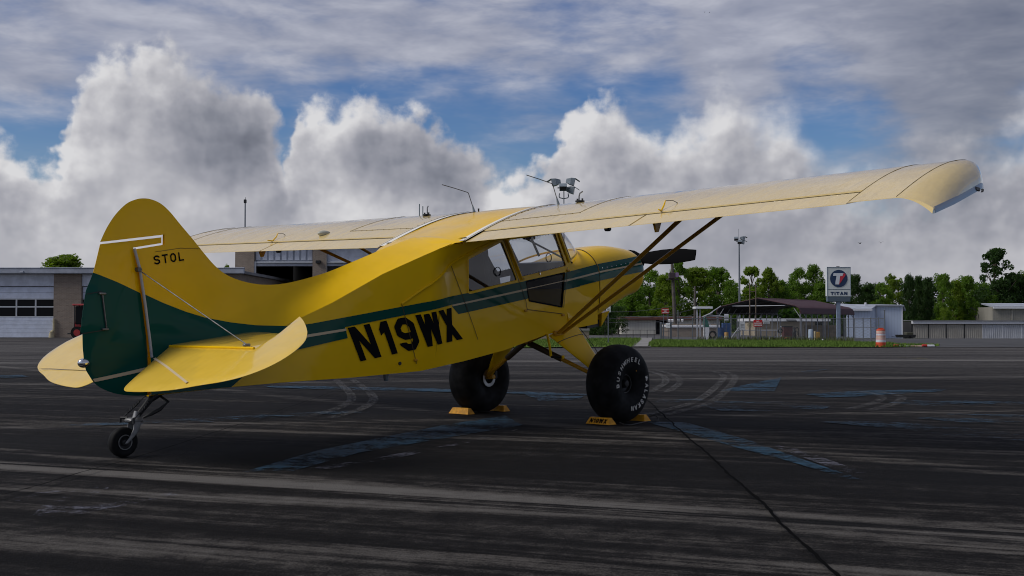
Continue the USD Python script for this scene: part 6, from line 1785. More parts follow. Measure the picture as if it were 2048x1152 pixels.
# twin yard posts with crossbar
x = PX(1504.5, 79.5); z = float(T(x, 79.5))
tp_ = thing("twin_posts", "pair of tall brown poles joined by a crossbar rising through the canopy's front", "pole", (x, 79.5, z))
BROWN = simple("pole_brown", (0.10, 0.075, 0.055), 0.7, vary=0.2)
for px in (1499.5, 1511.5):
    obj("pole", tube((PX(px, 79.5) - x, 0, 0), (PX(px, 79.5) - x, 0, PZ(567, 79.5) - z), 0.045, n=10), BROWN, tp_)
    obj("pole_band", lathe([(0.05, 0), (0.065, 0.01), (0.065, 0.08), (0.05, 0.09)], 12).apply_translation((PX(px, 79.5) - x, 0, PZ(629, 79.5) - z)), BLACKM, tp_)
obj("crossbar", tube((PX(1499.5, 79.5) - x, 0, PZ(583, 79.5) - z), (PX(1511.5, 79.5) - x, 0, PZ(583, 79.5) - z), 0.03, n=8), BROWN, tp_)

# ------------------------------------------------------------------ buildings on the right
SIDING = metal_sheet("cream_siding", (0.58, 0.56, 0.50), period=0.32, depth=0.02)
RUST = simple("rust_red_trim", (0.105, 0.038, 0.026), 0.65, vary=0.2, scale=2)
d0 = 128.0
lb0 = PX(1243, d0); lbz = float(T(lb0, d0))
lb = thing("low_white_building", "long low cream metal building with a rust-red roof edge behind the gate", "building", (lb0, d0, lbz))
def X0(px): return PX(px, d0) - lb0
def Z0(py): return PZ(py, d0) - lbz
obj("wall", bx(X0(1312), 8, Z0(640), (X0(1312) / 2, 4, Z0(640) / 2)), SIDING, lb)
obj("wall", bx(X0(1440) - X0(1335), 8, Z0(640), ((X0(1440) + X0(1335)) / 2, 4.05, Z0(640) / 2)), SIDING, lb)
obj("doorway", bx(X0(1335) - X0(1312), 6.9, Z0(640), ((X0(1335) + X0(1312)) / 2, 4.5, Z0(640) / 2)), INSIDE, lb)
obj("door_trim", cat(bx(0.1, 0.1, Z0(645), (X0(1312), -0.03, Z0(645) / 2)), bx(X0(1335) - X0(1312), 0.1, 0.1, ((X0(1335) + X0(1312)) / 2, -0.03, Z0(645)))), BLACKM, lb)
obj("roof_edge", cbx(X0(1440) + 0.4, 8.6, Z0(634) - Z0(640.2), (X0(1440) / 2, 3.9, (Z0(634) + Z0(640.2)) / 2), 0.04), RUST, lb)
obj("roof", bx(X0(1440), 8.2, 0.08, (X0(1440) / 2, 4.0, Z0(633.5))), ROOFG, lb)
# tan brick store in front of it
dS = 104.0
s0 = PX(1369, dS); sz2 = float(T(s0, dS))
st_ = thing("brick_store", "low tan brick store with pale flat coping behind the fence", "building", (s0, dS, sz2))
wst = PX(1437, dS) - PX(1342, dS)
off_ = (PX(1437, dS) + PX(1342, dS)) / 2 - s0
obj("wall", bx(wst, 6, PZ(648, dS) - sz2, (off_, 3, (PZ(648, dS) - sz2) / 2)), BRICK, st_)
obj("coping", cbx(wst + 0.2, 6.2, PZ(643.2, dS) - PZ(648, dS), (off_, 3, (PZ(643.2, dS) + PZ(648, dS)) / 2), 0.03), SIGNW, st_)
for px in (1334, 1340, 1352, 1360):
    obj("roof_vent", lathe([(0, 0), (0.09, 0), (0.09, 0.12), (0.13, 0.14), (0.10, 0.22), (0, 0.24)], 14).apply_translation((PX(px + 8, dS) - s0, 1.0, PZ(643.2, dS) - sz2)), SIGNW, st_)
# tan building with white eave behind the canopy
dE = 112.0
e0 = PX(1580, dE); ez = float(T(e0, dE))
TANW = simple("tan_wall", (0.30, 0.25, 0.18), 0.8, vary=0.15, scale=0.8)
te_ = thing("tan_building", "tan-walled building with a white eave seen through the canopy", "building", (e0, dE, ez))
wE = PX(1655, dE) - PX(1512, dE); oE = (PX(1655, dE) + PX(1512, dE)) / 2 - e0
obj("wall", bx(wE, 8, PZ(636, dE) - ez, (oE, 4, (PZ(636, dE) - ez) / 2)), TANW, te_)
obj("eave", cbx(wE + 0.4, 8.6, PZ(629.5, dE) - PZ(635.5, dE), (oE, 3.9, (PZ(629.5, dE) + PZ(635.5, dE)) / 2), 0.04), SIGNW, te_)
obj("window", cbx(0.7, 0.06, 0.5, (PX(1638, dE) - e0, -0.03, PZ(645, dE) - ez), 0.01), PANE, te_)
obj("window_frame", cat([bx(0.8, 0.05, 0.05, (PX(1638, dE) - e0, -0.045, PZ(645, dE) - ez + k * 0.27)) for k in (-1, 1)] + [bx(0.05, 0.05, 0.55, (PX(1638, dE) - e0 + k * 0.38, -0.045, PZ(645, dE) - ez)) for k in (-1, 1)]), BLACKM, te_)
obj("awning", loft([np.array([(PX(1570, dE) - e0 + x, 0, PZ(636, dE) - ez - 0.05), (PX(1570, dE) - e0 + x, -1.1, PZ(640, dE) - ez - 0.1), (PX(1570, dE) - e0 + x, -1.1, PZ(640, dE) - ez - 0.16), (PX(1570, dE) - e0 + x, 0, PZ(636, dE) - ez - 0.12)]) for x in (0, 0.9)]), BLACKM, te_, smooth=False)
# timber screen panels in the yard
x = PX(1643, 90.0); z = float(T(x, 90.0))
PLY = simple("plywood_tan", (0.22, 0.17, 0.115), 0.8, vary=0.2, scale=3)
scn = thing("timber_screen", "tan timber screen of upright boards under the right half of the canopy", "screen", (x, 90.0, z))
for k in range(8):
    obj("board", cbx(0.31, 0.03, 1.16 - 0.02 * (k % 3), (-1.2 + k * 0.325, 0.01 * (k % 2), 0.59), 0.006), PLY, scn)
obj("screen_rail", cat(bx(2.7, 0.05, 0.08, (-0.05, 0.06, 0.25)), bx(2.7, 0.05, 0.08, (-0.05, 0.06, 1.0))), BROWN, scn)
# blue-white metal hangar
SID_B = metal_sheet("blue_white_siding", (0.46, 0.53, 0.66), period=0.34, depth=0.02, dirt=0.15)
SID_BX = metal_sheet("blue_white_siding_end", (0.50, 0.57, 0.70), period=0.34, depth=0.02, dirt=0.15, axis="y")
dH = 140.0
h0 = PX(1777, dH); hz = float(T(h0, dH)) - 0.05
bh_ = thing("blue_white_hangar", "pale blue-white metal hangar with grey roof right of the TITAN sign", "hangar", (h0, dH, hz))
def XH(px): return PX(px, dH) - h0
def ZH(py): return PZ(py, dH) - hz
def gable_box(x0, x1, y0, y1, ze, zr, name_w, mat, matx, parent, ridge_along="x"):
    pass
xa, xb, xc = XH(1751.5), XH(1803.5), XH(1824)
ze, zr = ZH(612.5), ZH(611)
obj("front_wall", bx(xb - xa, 0.2, ZH(613), ((xa + xb) / 2, 0, ZH(613) / 2)), SID_B, bh_)
ew = [np.array([(xb - 0.1 + e, 0.1, 0), (xc - 0.1 + e, 3.4, 0), (xc - 0.1 + e, 3.4, ZH(622)), (xb - 0.1 + e, 0.1, ZH(613))]) for e in (0, 0.12)]
obj("end_wall", loft(ew), SID_BX, bh_, smooth=False)
obj("roof", loft([np.array([(xa - 0.15, -0.35, ZH(612.6)), (xb + 0.15, -0.35, ZH(612.6)), (xb + 0.15, 9.0, ZH(609.0)), (xa - 0.15, 9.0, ZH(609.0))]) + np.array([0, 0, k]) for k in (0, 0.16)]), FASCIA, bh_, smooth=False)
obj("roof", loft([np.array([(xb + 0.15, -0.30, ZH(612.4)), (xc + 0.3, 3.2, ZH(621.6)), (xc + 0.3, 9.0, ZH(620.0)), (xb + 0.15, 9.0, ZH(610.0))]) + np.array([0, 0, k]) for k in (0, 0.14)]), FASCIA, bh_, smooth=False)
obj("corner_trim", bx(0.14, 0.14, ZH(613), (xb, -0.08, ZH(613) / 2)), SIGNW, bh_)
# lower left wing of the same hangar, with its own roof
xd, xe = XH(1686), XH(1732)
obj("wing_wall", bx(xe - xd, 0.2, ZH(620), ((xd + xe) / 2, -1.5, ZH(620) / 2)), SID_B, bh_)
obj("wing_end_wall", loft([np.array([(xe - 0.1 + e, -1.4, 0), (xa + 0.02 + e, 0.1, 0), (xa + 0.02 + e, 0.1, ZH(612)), (xe - 0.1 + e, -1.4, ZH(620))]) for e in (0, 0.1)]), SID_BX, bh_, smooth=False)
obj("wing_roof", loft([np.array([(xd - 0.2, -1.9, ZH(619.8)), (xe + 0.1, -1.9, ZH(619.8)), (xa + 0.25, 0.2, ZH(611.5)), (xd - 0.2, 1.2, ZH(609.5))]) + np.array([0, 0, k]) for k in (0, 0.14)]), FASCIA, bh_, smooth=False)
obj("eave_trim", bx(xe - xd + 0.3, 0.1, 0.2, ((xd + xe) / 2, -1.93, ZH(620.2))), SIGNW, bh_)
obj("downpipe", tube((xa, -0.15, 0), (xa, -0.15, ZH(613)), 0.06, n=8), FASCIA, bh_)
obj("roof_fitting", cbx(0.2, 0.2, 0.3, (XH(1731), 0.0, ZH(607.5)), 0.03), SIGNW, bh_)
obj("roof_fitting", cat(tube((XH(1818), 3, ZH(621)), (XH(1818), 3, ZH(610)), 0.03, n=6), cbx(0.15, 0.15, 0.2, (XH(1818), 3, ZH(609.5)), 0.03)), SIGNW, bh_)
# row of hangar doors
dR = 214.0
r0 = PX(1960, dR); rz = float(T(r0, dR)) - 0.02
row = thing("hangar_row", "long low hangar row of ribbed sliding doors under a white roof edge at far right", "hangar", (r0, dR, rz))
def XR(px): return PX(px, dR) - r0
def ZR(py): return PZ(py, dR) - rz
TAND = simple("door_tan", (0.33, 0.31, 0.27), 0.6, vary=0.08, scale=0.6)
GREYD = simple("door_grey_white", (0.44, 0.455, 0.48), 0.55, vary=0.08, scale=0.6)
ed = [1825, 1857.5, 1893, 1929.5, 1966, 2006, 2044, 2082, 2120, 2160]
obj("back_wall", bx(XR(2160) - XR(1824), 10, ZR(642) - 0.1, ((XR(2160) + XR(1824)) / 2, 5.6, (ZR(642) - 0.1) / 2)), INSIDE, row)
obj("roof_edge", cbx(XR(2160) - XR(1823.5), 0.5, ZR(641.5) - ZR(648), ((XR(2160) + XR(1823.5)) / 2, 0.1, (ZR(641.5) + ZR(648)) / 2), 0.06), SIGNW, row)
obj("roof", bx(XR(2160) - XR(1823.5), 11.5, 0.12, ((XR(2160) + XR(1823.5)) / 2, 5.4, ZR(641.3))), ROOFG, row)
for i in range(len(ed) - 1):
    xa_, xb_ = XR(ed[i]) + 0.07, XR(ed[i + 1]) - 0.07
    hd = ZR(648.5)
    mat = TAND if i < 4 else GREYD
    dr = obj("hangar_door", bx(xb_ - xa_, 0.08, hd - 0.05, ((xa_ + xb_) / 2, 0.35, hd / 2 + 0.02)), mat, row)
    n = 9
    ribs = [loft([np.array([(xa_ + (k + 0.5) * (xb_ - xa_) / n + dx, 0.31 - dy, z_) for dx, dy in ((-0.10, 0), (0.10, 0), (0.05, 0.06), (-0.05, 0.06))]) for z_ in (0.06, hd - 0.06)]) for k in range(n)]
    for rb in ribs:
        obj("door_rib", rb, mat, dr)
    obj("door_jamb", bx(0.12, 0.2, hd, (XR(ed[i]), 0.32, hd / 2)), BLACKM if i < 4 else SIGNW, row)
# taller hangar behind it
dK = 240.0
k0 = PX(2060, dK); kz = float(T(k0, dK))
kb = thing("tan_hangar", "tall tan ribbed hangar with grey roof rising behind the hangar row", "hangar", (k0, dK, kz))
def XK(px): return PX(px, dK) - k0
def ZK(py): return PZ(py, dK) - kz
TANS = metal_sheet("tan_siding", (0.27, 0.255, 0.225), period=0.5, depth=0.03)
obj("wall", bx(XK(2160) - XK(1985), 18, ZK(614), ((XK(2160) + XK(1985)) / 2, 9, ZK(614) / 2)), TANS, kb)
obj("roof", loft([np.array([(XK(1984), -0.5, ZK(615)), (XK(2165), -0.5, ZK(615)), (XK(2170), 9, ZK(607.5)), (XK(1997), 9, ZK(607.5))]) + np.array([0, 0, k]) for k in (0, 0.3)]), FASCIA, kb, smooth=False)
obj("roof_trim", bx(XK(2165) - XK(1984), 0.2, 0.45, ((XK(2165) + XK(1984)) / 2, -0.55, ZK(615.2))), SIGNW, kb)
obj("wall_trim", bx(0.3, 0.12, ZK(614), (XK(2024), -0.05, ZK(614) / 2)), TAND, kb)
# dark trailer
dq = 126.0
q0 = PX(1810, dq); qz = float(T(q0, dq))
trl = thing("dark_trailer", "low dark utility trailer with a tarped load by the pale blue hangar", "trailer", (q0, dq, qz))
obj("bed", loft([np.array([(-0.95, y, 0.42), (-0.78, y, 0.10), (0.85, y, 0.10), (0.95, y, 0.30), (0.95, y, 0.42)]) for y in (-0.6, 0.6)]), BLACKM, trl, smooth=False)
obj("load", cbx(0.75, 1.0, 0.35, (0.35, 0, 0.52), 0.06), simple("tarp_olive", (0.045, 0.045, 0.03), 0.8), trl)
for s_ in (-1, 1):
    c_ = trimesh.creation.cylinder(0.16, 0.12, sections=18); c_.apply_transform(trimesh.transformations.rotation_matrix(np.pi / 2, [1, 0, 0])); c_.apply_translation((0.25, s_ * 0.66, 0.16))
    obj("wheel", c_, RUBBER, trl, smooth=40)
obj("drawbar", tube((-0.8, 0, 0.15), (-1.5, 0, 0.2), 0.03, n=8), BLACKM, trl)

# ------------------------------------------------------------------ traffic drum and fallen barrier
ORA = simple("drum_orange", (0.50, 0.055, 0.015), 0.5, vary=0.12, scale=6)
WHB = simple("drum_white_band", (0.52, 0.53, 0.56), 0.45, vary=0.12, scale=6)
PKB = simple("drum_faded_band", (0.52, 0.36, 0.30), 0.5, vary=0.15, scale=6)
bd_ = 60.3
x = PX(1761, bd_); z = float(T(x, bd_))
br = thing("traffic_drum", "orange and white striped traffic drum at the edge of the tarmac", "traffic drum", (x, bd_, z))
obj("rubber_base", lathe([(0, 0.004), (0.285, 0.004), (0.285, 0.06), (0.26, 0.085), (0.26, 0.10), (0, 0.10)], 36), ORA, br, smooth=40)
lv = [(0.10, 0.27, 0.255, ORA), (0.27, 0.43, 0.248, WHB), (0.45, 0.60, 0.24, PKB), (0.62, 0.74, 0.232, WHB), (0.76, 0.88, 0.225, PKB)]
obj("drum_body", lathe([(0.258, 0.09), (0.256, 0.28), (0.246, 0.29), (0.246, 0.43), (0.250, 0.44), (0.241, 0.45), (0.239, 0.60), (0.243, 0.61), (0.232, 0.62), (0.231, 0.74), (0.236, 0.75), (0.224, 0.76), (0.223, 0.88), (0.225, 0.93), (0.19, 0.965), (0.0, 0.965)], 36), ORA, br, smooth=30)
for z0_, z1_, r, m_ in lv[1:]:
    rr0 = np.interp(z0_, [0.1, 0.9], [0.258, 0.226]); rr1 = np.interp(z1_, [0.1, 0.9], [0.258, 0.226])
    obj("reflective_band", lathe([(rr0 - 0.02, z0_), (rr0 + 0.003, z0_ + 0.004), (rr1 + 0.003, z1_ - 0.004), (rr1 - 0.02, z1_)], 36), m_, br, smooth=30)
obj("drum_handle", cat(cbx(0.30, 0.05, 0.06, (0, 0, 0.995), 0.015), cbx(0.05, 0.05, 0.04, (-0.11, 0, 0.97), 0.01), cbx(0.05, 0.05, 0.04, (0.11, 0, 0.97), 0.01)), ORA, br)
fb = 61.0
x = PX(1826, fb); z = float(T(x, fb))
fbt = thing("fallen_barrier", "red and white low barrier lying broken on the ground right of the traffic drum", "barrier", (x, fb, z))
REDB = simple("barrier_red", (0.40, 0.02, 0.015), 0.55)
def fx(px): return PX(px, fb) - x
for a, b, r, m_, nm in ((1786, 1797, 0.075, REDB, "barrier_end"), (1797, 1820, 0.045, WHB, "barrier_pole"), (1820, 1843, 0.05, PKB, "barrier_pole"), (1843, 1853, 0.08, REDB, "barrier_end"), (1853, 1868, 0.07, WHB, "barrier_end")):
    sec_ = [np.array([(fx(a) + (fx(b) - fx(a)) * t, math.cos(q_) * r * k, r + math.sin(q_) * r * k + 0.0) for q_ in np.linspace(0, 2 * np.pi, 14, endpoint=False)]) for t, k in ((0, 0.75), (0.12, 1.0), (0.5, 0.93), (0.88, 1.0), (1.0, 0.75))]
    obj(nm, loft(sec_), m_, fbt, smooth=40)
obj("barrier_foot", cat(cbx(0.12, 0.4, 0.05, (fx(1800), 0, 0.03), 0.01), cbx(0.12, 0.4, 0.05, (fx(1846), 0, 0.03), 0.01)), BLACKM, fbt)

# ------------------------------------------------------------------ lamp masts, poles and wires
MASTM = simple("mast_grey", (0.16, 0.18, 0.20), 0.5, metal=0.4)
HEADM = simple("lamp_head_grey", (0.20, 0.235, 0.26), 0.45, metal=0.3, vary=0.15)
LENS = simple("lamp_lens_dark", (0.03, 0.03, 0.03), 0.15)
def flood(parent, at, yaw, pitch, s):
    """a floodlight: tapering box housing, visor, dark lens; its beam leaves along local +x"""
    R = trimesh.transformations.euler_matrix(0, pitch, yaw)
    hs_ = loft([np.array([(-0.32 * s, y * 0.10 * s, z * 0.12 * s) for y, z in ((-1, -1), (1, -1), (1, 1), (-1, 1))]), np.array([(0.0, y * 0.24 * s, z * 0.24 * s) for y, z in ((-1, -1), (1, -1), (1, 1), (-1, 1))]), np.array([(0.30 * s, y * 0.27 * s, z * 0.27 * s) for y, z in ((-1, -1), (1, -1), (1, 1), (-1, 1))])])
    vis = loft([np.array([(x_ * s, y * 0.27 * s, zz * s) for y in (-1, 1)] + [(x_ * s, y * 0.27 * s, (zz + 0.03) * s) for y in (1, -1)]) for x_, zz in ((0.30, 0.25), (0.66, 0.10))])
    for m in (hs_, vis):
        m.apply_transform(R); m.apply_translation(at)
    ln = bx(0.02 * s, 0.46 * s, 0.46 * s, (0.305 * s, 0, 0)); ln.apply_transform(R); ln.apply_translation(at)
    h = obj("lamp_head", hs_, HEADM, parent)
    obj("visor", vis, HEADM, h)
    obj("lens", ln, LENS, h)
def mast(px, d, py_head, label, s, heads, extra=None, r0=0.09):
    x = PX(px, d); z = float(T(x, d))
    t = thing("light_mast", label, "light mast", (x, d, z))
    h = PZ(py_head, d) - z
    obj("mast", tube((0, 0, 0), (0, 0, h), r0, r0 * 0.55, 12), MASTM, t, smooth=40)
    for dx, dy, dz, yaw, pitch in heads:
        flood(t, (dx * s, dy * s, h + dz * s), yaw, pitch, s)
    obj("bracket", cat(bx(0.9 * s, 0.1 * s, 0.08 * s, (0, 0, h)), bx(0.1 * s, 0.7 * s, 0.08 * s, (0, 0, h + 0.085 * s))), MASTM, t)
    if extra:
        obj("mast_rod", tube((extra[0], 0, h), (extra[0], 0, h + extra[1]), 0.02, n=6), MASTM, t)
    return t
mt = mast(1128, 66.0, 375, "lamp mast with a cluster of four grey floodlights behind the wing root antennas", 0.80, ((-0.55, 0, 0.42, math.pi * 0.95, 0.15), (0.48, 0.1, 0.48, 0.0, 0.2), (-0.05, -0.35, 0.05, -math.pi * 0.53, 0.28), (0.45, 0.2, -0.12, -0.15, 0.2)), None, 0.055)
obj("cable_loop", cat(polytube(spline([(-0.25, 0, PZ(386, 66) - float(T(mt.GetAttribute("xformOp:translate").Get()[0], 66))), (-0.25, 0, PZ(394, 66) + 0.32), (-0.0, 0, PZ(397, 66) + 0.32)], 6), 0.03), polytube(spline([(0.25, 0, PZ(386, 66) + 0.32), (0.25, 0, PZ(394, 66) + 0.32), (0.0, 0, PZ(397, 66) + 0.32)], 6), 0.03)), MASTM, mt, kind="stuff")
mast(1479, 122.0, 483, "slender far lamp mast with floodlights standing behind the open canopy", 0.78, ((-0.42, 0, 0.42, -math.pi * 0.55, 0.25), (0.45, 0.1, 0.48, 0.15, 0.1), (-0.05, -0.3, -0.02, -math.pi * 0.5, 0.3), (0.45, 0.2, -0.05, -0.1, 0.15)), (-0.05, 1.35), 0.13)
x = PX(489, 132.0); z = float(T(x, 132.0))
m3 = thing("camera_pole", "thin pole with a dark box at its top rising behind the far wing", "pole", (x, 132.0, z))
obj("pole", tube((0, 0, 0), (0, 0, PZ(398, 132) - z), 0.13, 0.075, 10), MASTM, m3, smooth=40)
obj("top_box", cat(cbx(0.30, 0.3, 0.42, (0, 0, PZ(402, 132) - z), 0.05)), BLACKM, m3)
obj("top_rod", tube((0.02, 0, PZ(398, 132) - z), (0.02, 0, PZ(394, 132) - z), 0.03, n=6), BLACKM, m3)
WOOD = simple("pole_wood", (0.075, 0.065, 0.055), 0.85, vary=0.3, scale=3)
dU = 112.0
x = PX(1346, dU); z = float(T(x, dU))
up_ = thing("utility_pole", "leaning dark utility pole carrying a purple and white box behind the propeller", "utility pole", (x, dU, z))
obj("pole", tube((PX(1351, dU) - x, 0, 0), (PX(1343.5, dU) - x, 0, PZ(505, dU) - z), 0.21, 0.13, 12), WOOD, up_, smooth=40)
bxm = obj("transformer_box", cbx(0.62, 0.4, 0.60, (PX(1343, dU) - x, -0.32, PZ(551.5, dU) - z), 0.05), simple("box_brown", (0.045, 0.03, 0.035), 0.6), up_)
obj("round_plate", cbx(0.36, 0.06, 0.46, (PX(1353, dU) - x, -0.40, PZ(550, dU) - z), 0.10), simple("plate_mauve", (0.24, 0.16, 0.28), 0.5), up_)
obj("crossarm", cbx(1.2, 0.12, 0.14, (PX(1345, dU) - x, -0.16, PZ(559, dU) - z), 0.02), WOOD, up_)
x2 = PX(1390, 126.0); z2 = float(T(x2, 126.0))
u2 = thing("utility_pole", "shorter dark utility pole standing among the trees right of the leaning one", "utility pole", (x2, 126.0, z2))
obj("pole", tube((0, 0, 0), (0, 0, PZ(572, 126) - z2), 0.17, 0.11, 10), WOOD, u2, smooth=40)
obj("insulator", cat(lathe([(0, 0), (0.08, 0.0), (0.1, 0.12), (0.05, 0.2), (0, 0.2)], 10).apply_translation((0.22, 0, PZ(586, 126) - z2)), bx(0.3, 0.08, 0.06, (0.1, 0, PZ(586, 126) - z2))), SIGNW, u2)
WIRE = simple("overhead_wire", (0.10, 0.10, 0.105), 0.6)
for k, (pa, ya, pb, yb) in enumerate(((1190, 622, 1392, 600), (1190, 634, 1392, 617), (1190, 642, 1392, 628))):
    a = np.array([PX(pa, 114), 114.0, PZ(ya, 114)]); b = np.array([PX(pb, 120), 120.0, PZ(yb, 120)])
    pts = [a + (b - a) * t - np.array([0, 0, 0.5 * 4 * t * (1 - t)]) for t in np.linspace(0, 1, 14)]
    obj("overhead_wire", polytube(pts, 0.022, 5), WIRE, smooth=True, label=("topmost", "middle", "lowest")[k] + " of three thin wires crossing in front of the left trees", category="wire")

# ------------------------------------------------------------------ birds
for k, (px, py, lab, dd) in enumerate(((1721, 487, "left one of two tiny birds in the sky above the TITAN sign", 210), (1763, 485.5, "right one of two tiny birds in the sky above the TITAN sign", 215), (1412, 20, "left one of two specks of birds near the top of the sky", 520), (1422, 20.5, "right one of two specks of birds near the top of the sky", 520))):
    t = thing("bird", lab, "bird", (PX(px, dd), dd, PZ(py, dd)), 35 + 40 * k)
    body = trimesh.creation.icosphere(2, 1.0); body.vertices *= np.array([0.20, 0.07, 0.065]); body.vertices[:, 2] += 0.02 * body.vertices[:, 0]
    head = trimesh.creation.icosphere(2, 0.055); head.apply_translation((0.20, 0, 0.03))
    beak = tube((0.24, 0, 0.03), (0.30, 0, 0.02), 0.018, 0.002, 8)
    tail = loft([np.array([(-0.16, -0.03, 0), (-0.16, 0.03, 0), (-0.16, 0.03, 0.015), (-0.16, -0.03, 0.015)]), np.array([(-0.34, -0.08, 0), (-0.34, 0.08, 0), (-0.34, 0.08, 0.01), (-0.34, -0.08, 0.01)])])
    obj("body", cat(body, head, beak, tail), BLACKM, t, smooth=40)
    for s_ in (-1, 1):
        w = loft([np.array([(0.10, s_ * 0.05, 0.03), (-0.08, s_ * 0.05, 0.03), (-0.08, s_ * 0.05, 0.045), (0.10, s_ * 0.05, 0.045)]), np.array([(0.10, s_ * 0.25, 0.20), (-0.08, s_ * 0.25, 0.20), (-0.08, s_ * 0.25, 0.21), (0.10, s_ * 0.25, 0.21)]), np.array([(0.02, s_ * 0.50, 0.14), (-0.05, s_ * 0.50, 0.14), (-0.05, s_ * 0.50, 0.145), (0.02, s_ * 0.50, 0.145)])])
        obj("wing", w, BLACKM, t)

# ------------------------------------------------------------------ trees
def leaf_look(name, c1, c2, c3):
    g = Graph()
    rnd = g.add("geometry", "random_per_island")
    tc = g.add("texture_coordinate", "object")
    n = g.noise(tc, 0.55, 3.0, 0.6)
    col = g.ramp(rnd, [(0.0, c1), (0.55, c2), (1.0, c3)])
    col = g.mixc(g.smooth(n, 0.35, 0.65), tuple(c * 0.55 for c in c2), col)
    a = g.add("principled_bsdf", "BSDF", base_color=col, roughness=0.6, specular_ior_level=0.25)
    b = g.add("translucent_bsdf", "BSDF", color=g.mixc(1.0, col, (1.3, 1.5, 0.6), "multiply"))
    mx = g.add("mix_closure", "closure", fac=0.5, closure1=a, closure2=b)
    LOOKS[name] = g.make(name, surface=mx)
    return LOOKS[name]


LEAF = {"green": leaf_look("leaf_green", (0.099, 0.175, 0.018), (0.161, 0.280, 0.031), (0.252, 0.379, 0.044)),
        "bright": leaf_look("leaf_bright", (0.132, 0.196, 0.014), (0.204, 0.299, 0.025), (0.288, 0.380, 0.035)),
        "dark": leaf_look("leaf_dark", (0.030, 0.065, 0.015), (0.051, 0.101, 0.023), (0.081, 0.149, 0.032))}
BARK = simple("bark", (0.075, 0.06, 0.045), 0.9, vary=0.35, scale=5, bump=0.02, bscale=8)


def tree_meshes(seed, h, w, shape, nleaf, leaf):
    r = np.random.default_rng(seed)
    clumps = []
    base = h * shape["base"]
    for i in range(shape["n"]):
        t = r.random() ** shape.get("pow", 0.85)
        z = base + (h - base) * t
        rad = w / 2 * shape["prof"](t)
        a = r.uniform(0, 2 * np.pi); q = rad * (r.random() ** 0.30) * (0.80 + 0.25 * math.sin(3 * a + seed) * math.sin(5.1 * t + seed))
        cr = w * r.uniform(*shape["cr"])
        if i < shape["core"]:
            q *= 0.45; cr *= 2.0
        clumps.append((q * math.cos(a), q * math.sin(a), min(z, h - cr * 0.6), cr))
    clumps += [(r.normal(0, w * 0.07), r.normal(0, w * 0.07), h - w * r.uniform(0.05, 0.16), w * 0.07) for _ in range(4)]
    wt = np.array([c[3] ** 2 for c in clumps]); wt /= wt.sum()
    V, F = [], []
    k = 0
    for (cx, cy, cz0, cr), n in zip(clumps, (wt * nleaf).astype(int)):
        d = r.normal(size=(n, 3)); d /= np.linalg.norm(d, axis=1)[:, None]
        rr_ = cr * (0.45 + 0.6 * r.random(n) ** 0.5)
        bump_ = 0.75 + 0.5 * meshkit.noise(d * 2.3 + seed + cx, seed)
        c = np.array([cx, cy, cz0]) + d * (rr_ * bump_)[:, None] * np.array([1, 1, 0.8])
        nrm = d + r.normal(0, 0.6, (n, 3)); nrm /= np.linalg.norm(nrm, axis=1)[:, None]
        u = np.cross(nrm, r.normal(size=(n, 3))); u /= np.linalg.norm(u, axis=1)[:, None]
        v = np.cross(nrm, u)
        s = leaf * r.uniform(0.6, 1.3, n)[:, None]
        q4 = np.stack([c - u * s, c - v * s * 0.62 + u * s * 0.1, c + u * s, c + v * s * 0.62], 1)
        V.append(q4.reshape(-1, 3))
        idx = np.arange(n)[:, None] * 4 + k
        F.append(np.vstack([idx + [0, 1, 2], idx + [0, 2, 3]])); k += 4 * n
    wood = [polytube([(0, 0, -0.3), (w * 0.01, 0, h * 0.2), (-w * 0.012, w * 0.01, h * 0.5), (0, 0, h * 0.82)], [h * 0.026, h * 0.021, h * 0.014, h * 0.004], 8)]
    for (cx, cy, cz0, cr) in clumps[: shape.get("limbs", 10)]:
        zb = max(0.15 * h, cz0 - 0.9 * math.hypot(cx, cy) - 0.12 * h)
        zb = min(zb, 0.78 * h)
        wood.append(polytube([(0, 0, zb), (cx * 0.5, cy * 0.5, (zb + cz0) / 2 + 0.02 * h), (cx, cy, cz0)], [h * 0.009, h * 0.006, h * 0.002], 5))
    return (np.vstack(V), np.vstack(F)), cat(wood)


SH = {"round": dict(base=0.05, n=85, cr=(0.055, 0.120), core=9, prof=lambda t: math.sin(math.pi * (0.16 + 0.80 * t)) ** 0.7, limbs=16),
      "tall": dict(base=0.04, n=85, cr=(0.06, 0.13), core=9, prof=lambda t: (1 - 0.60 * t ** 1.6) * min(1, 0.5 + 3 * t), limbs=14),
      "open": dict(base=0.16, n=64, cr=(0.045, 0.105), core=4, prof=lambda t: math.sin(math.pi * (0.22 + 0.70 * t)), limbs=20),
      "cone": dict(base=0.04, n=70, cr=(0.06, 0.13), core=12, prof=lambda t: (1 - t) ** 0.8 + 0.04, pow=1.3, limbs=6),
      "bush": dict(base=0.05, n=50, cr=(0.09, 0.18), core=8, prof=lambda t: math.sin(math.pi * (0.3 + 0.6 * t)) ** 0.6, pow=0.8, limbs=6)}
protos = {}


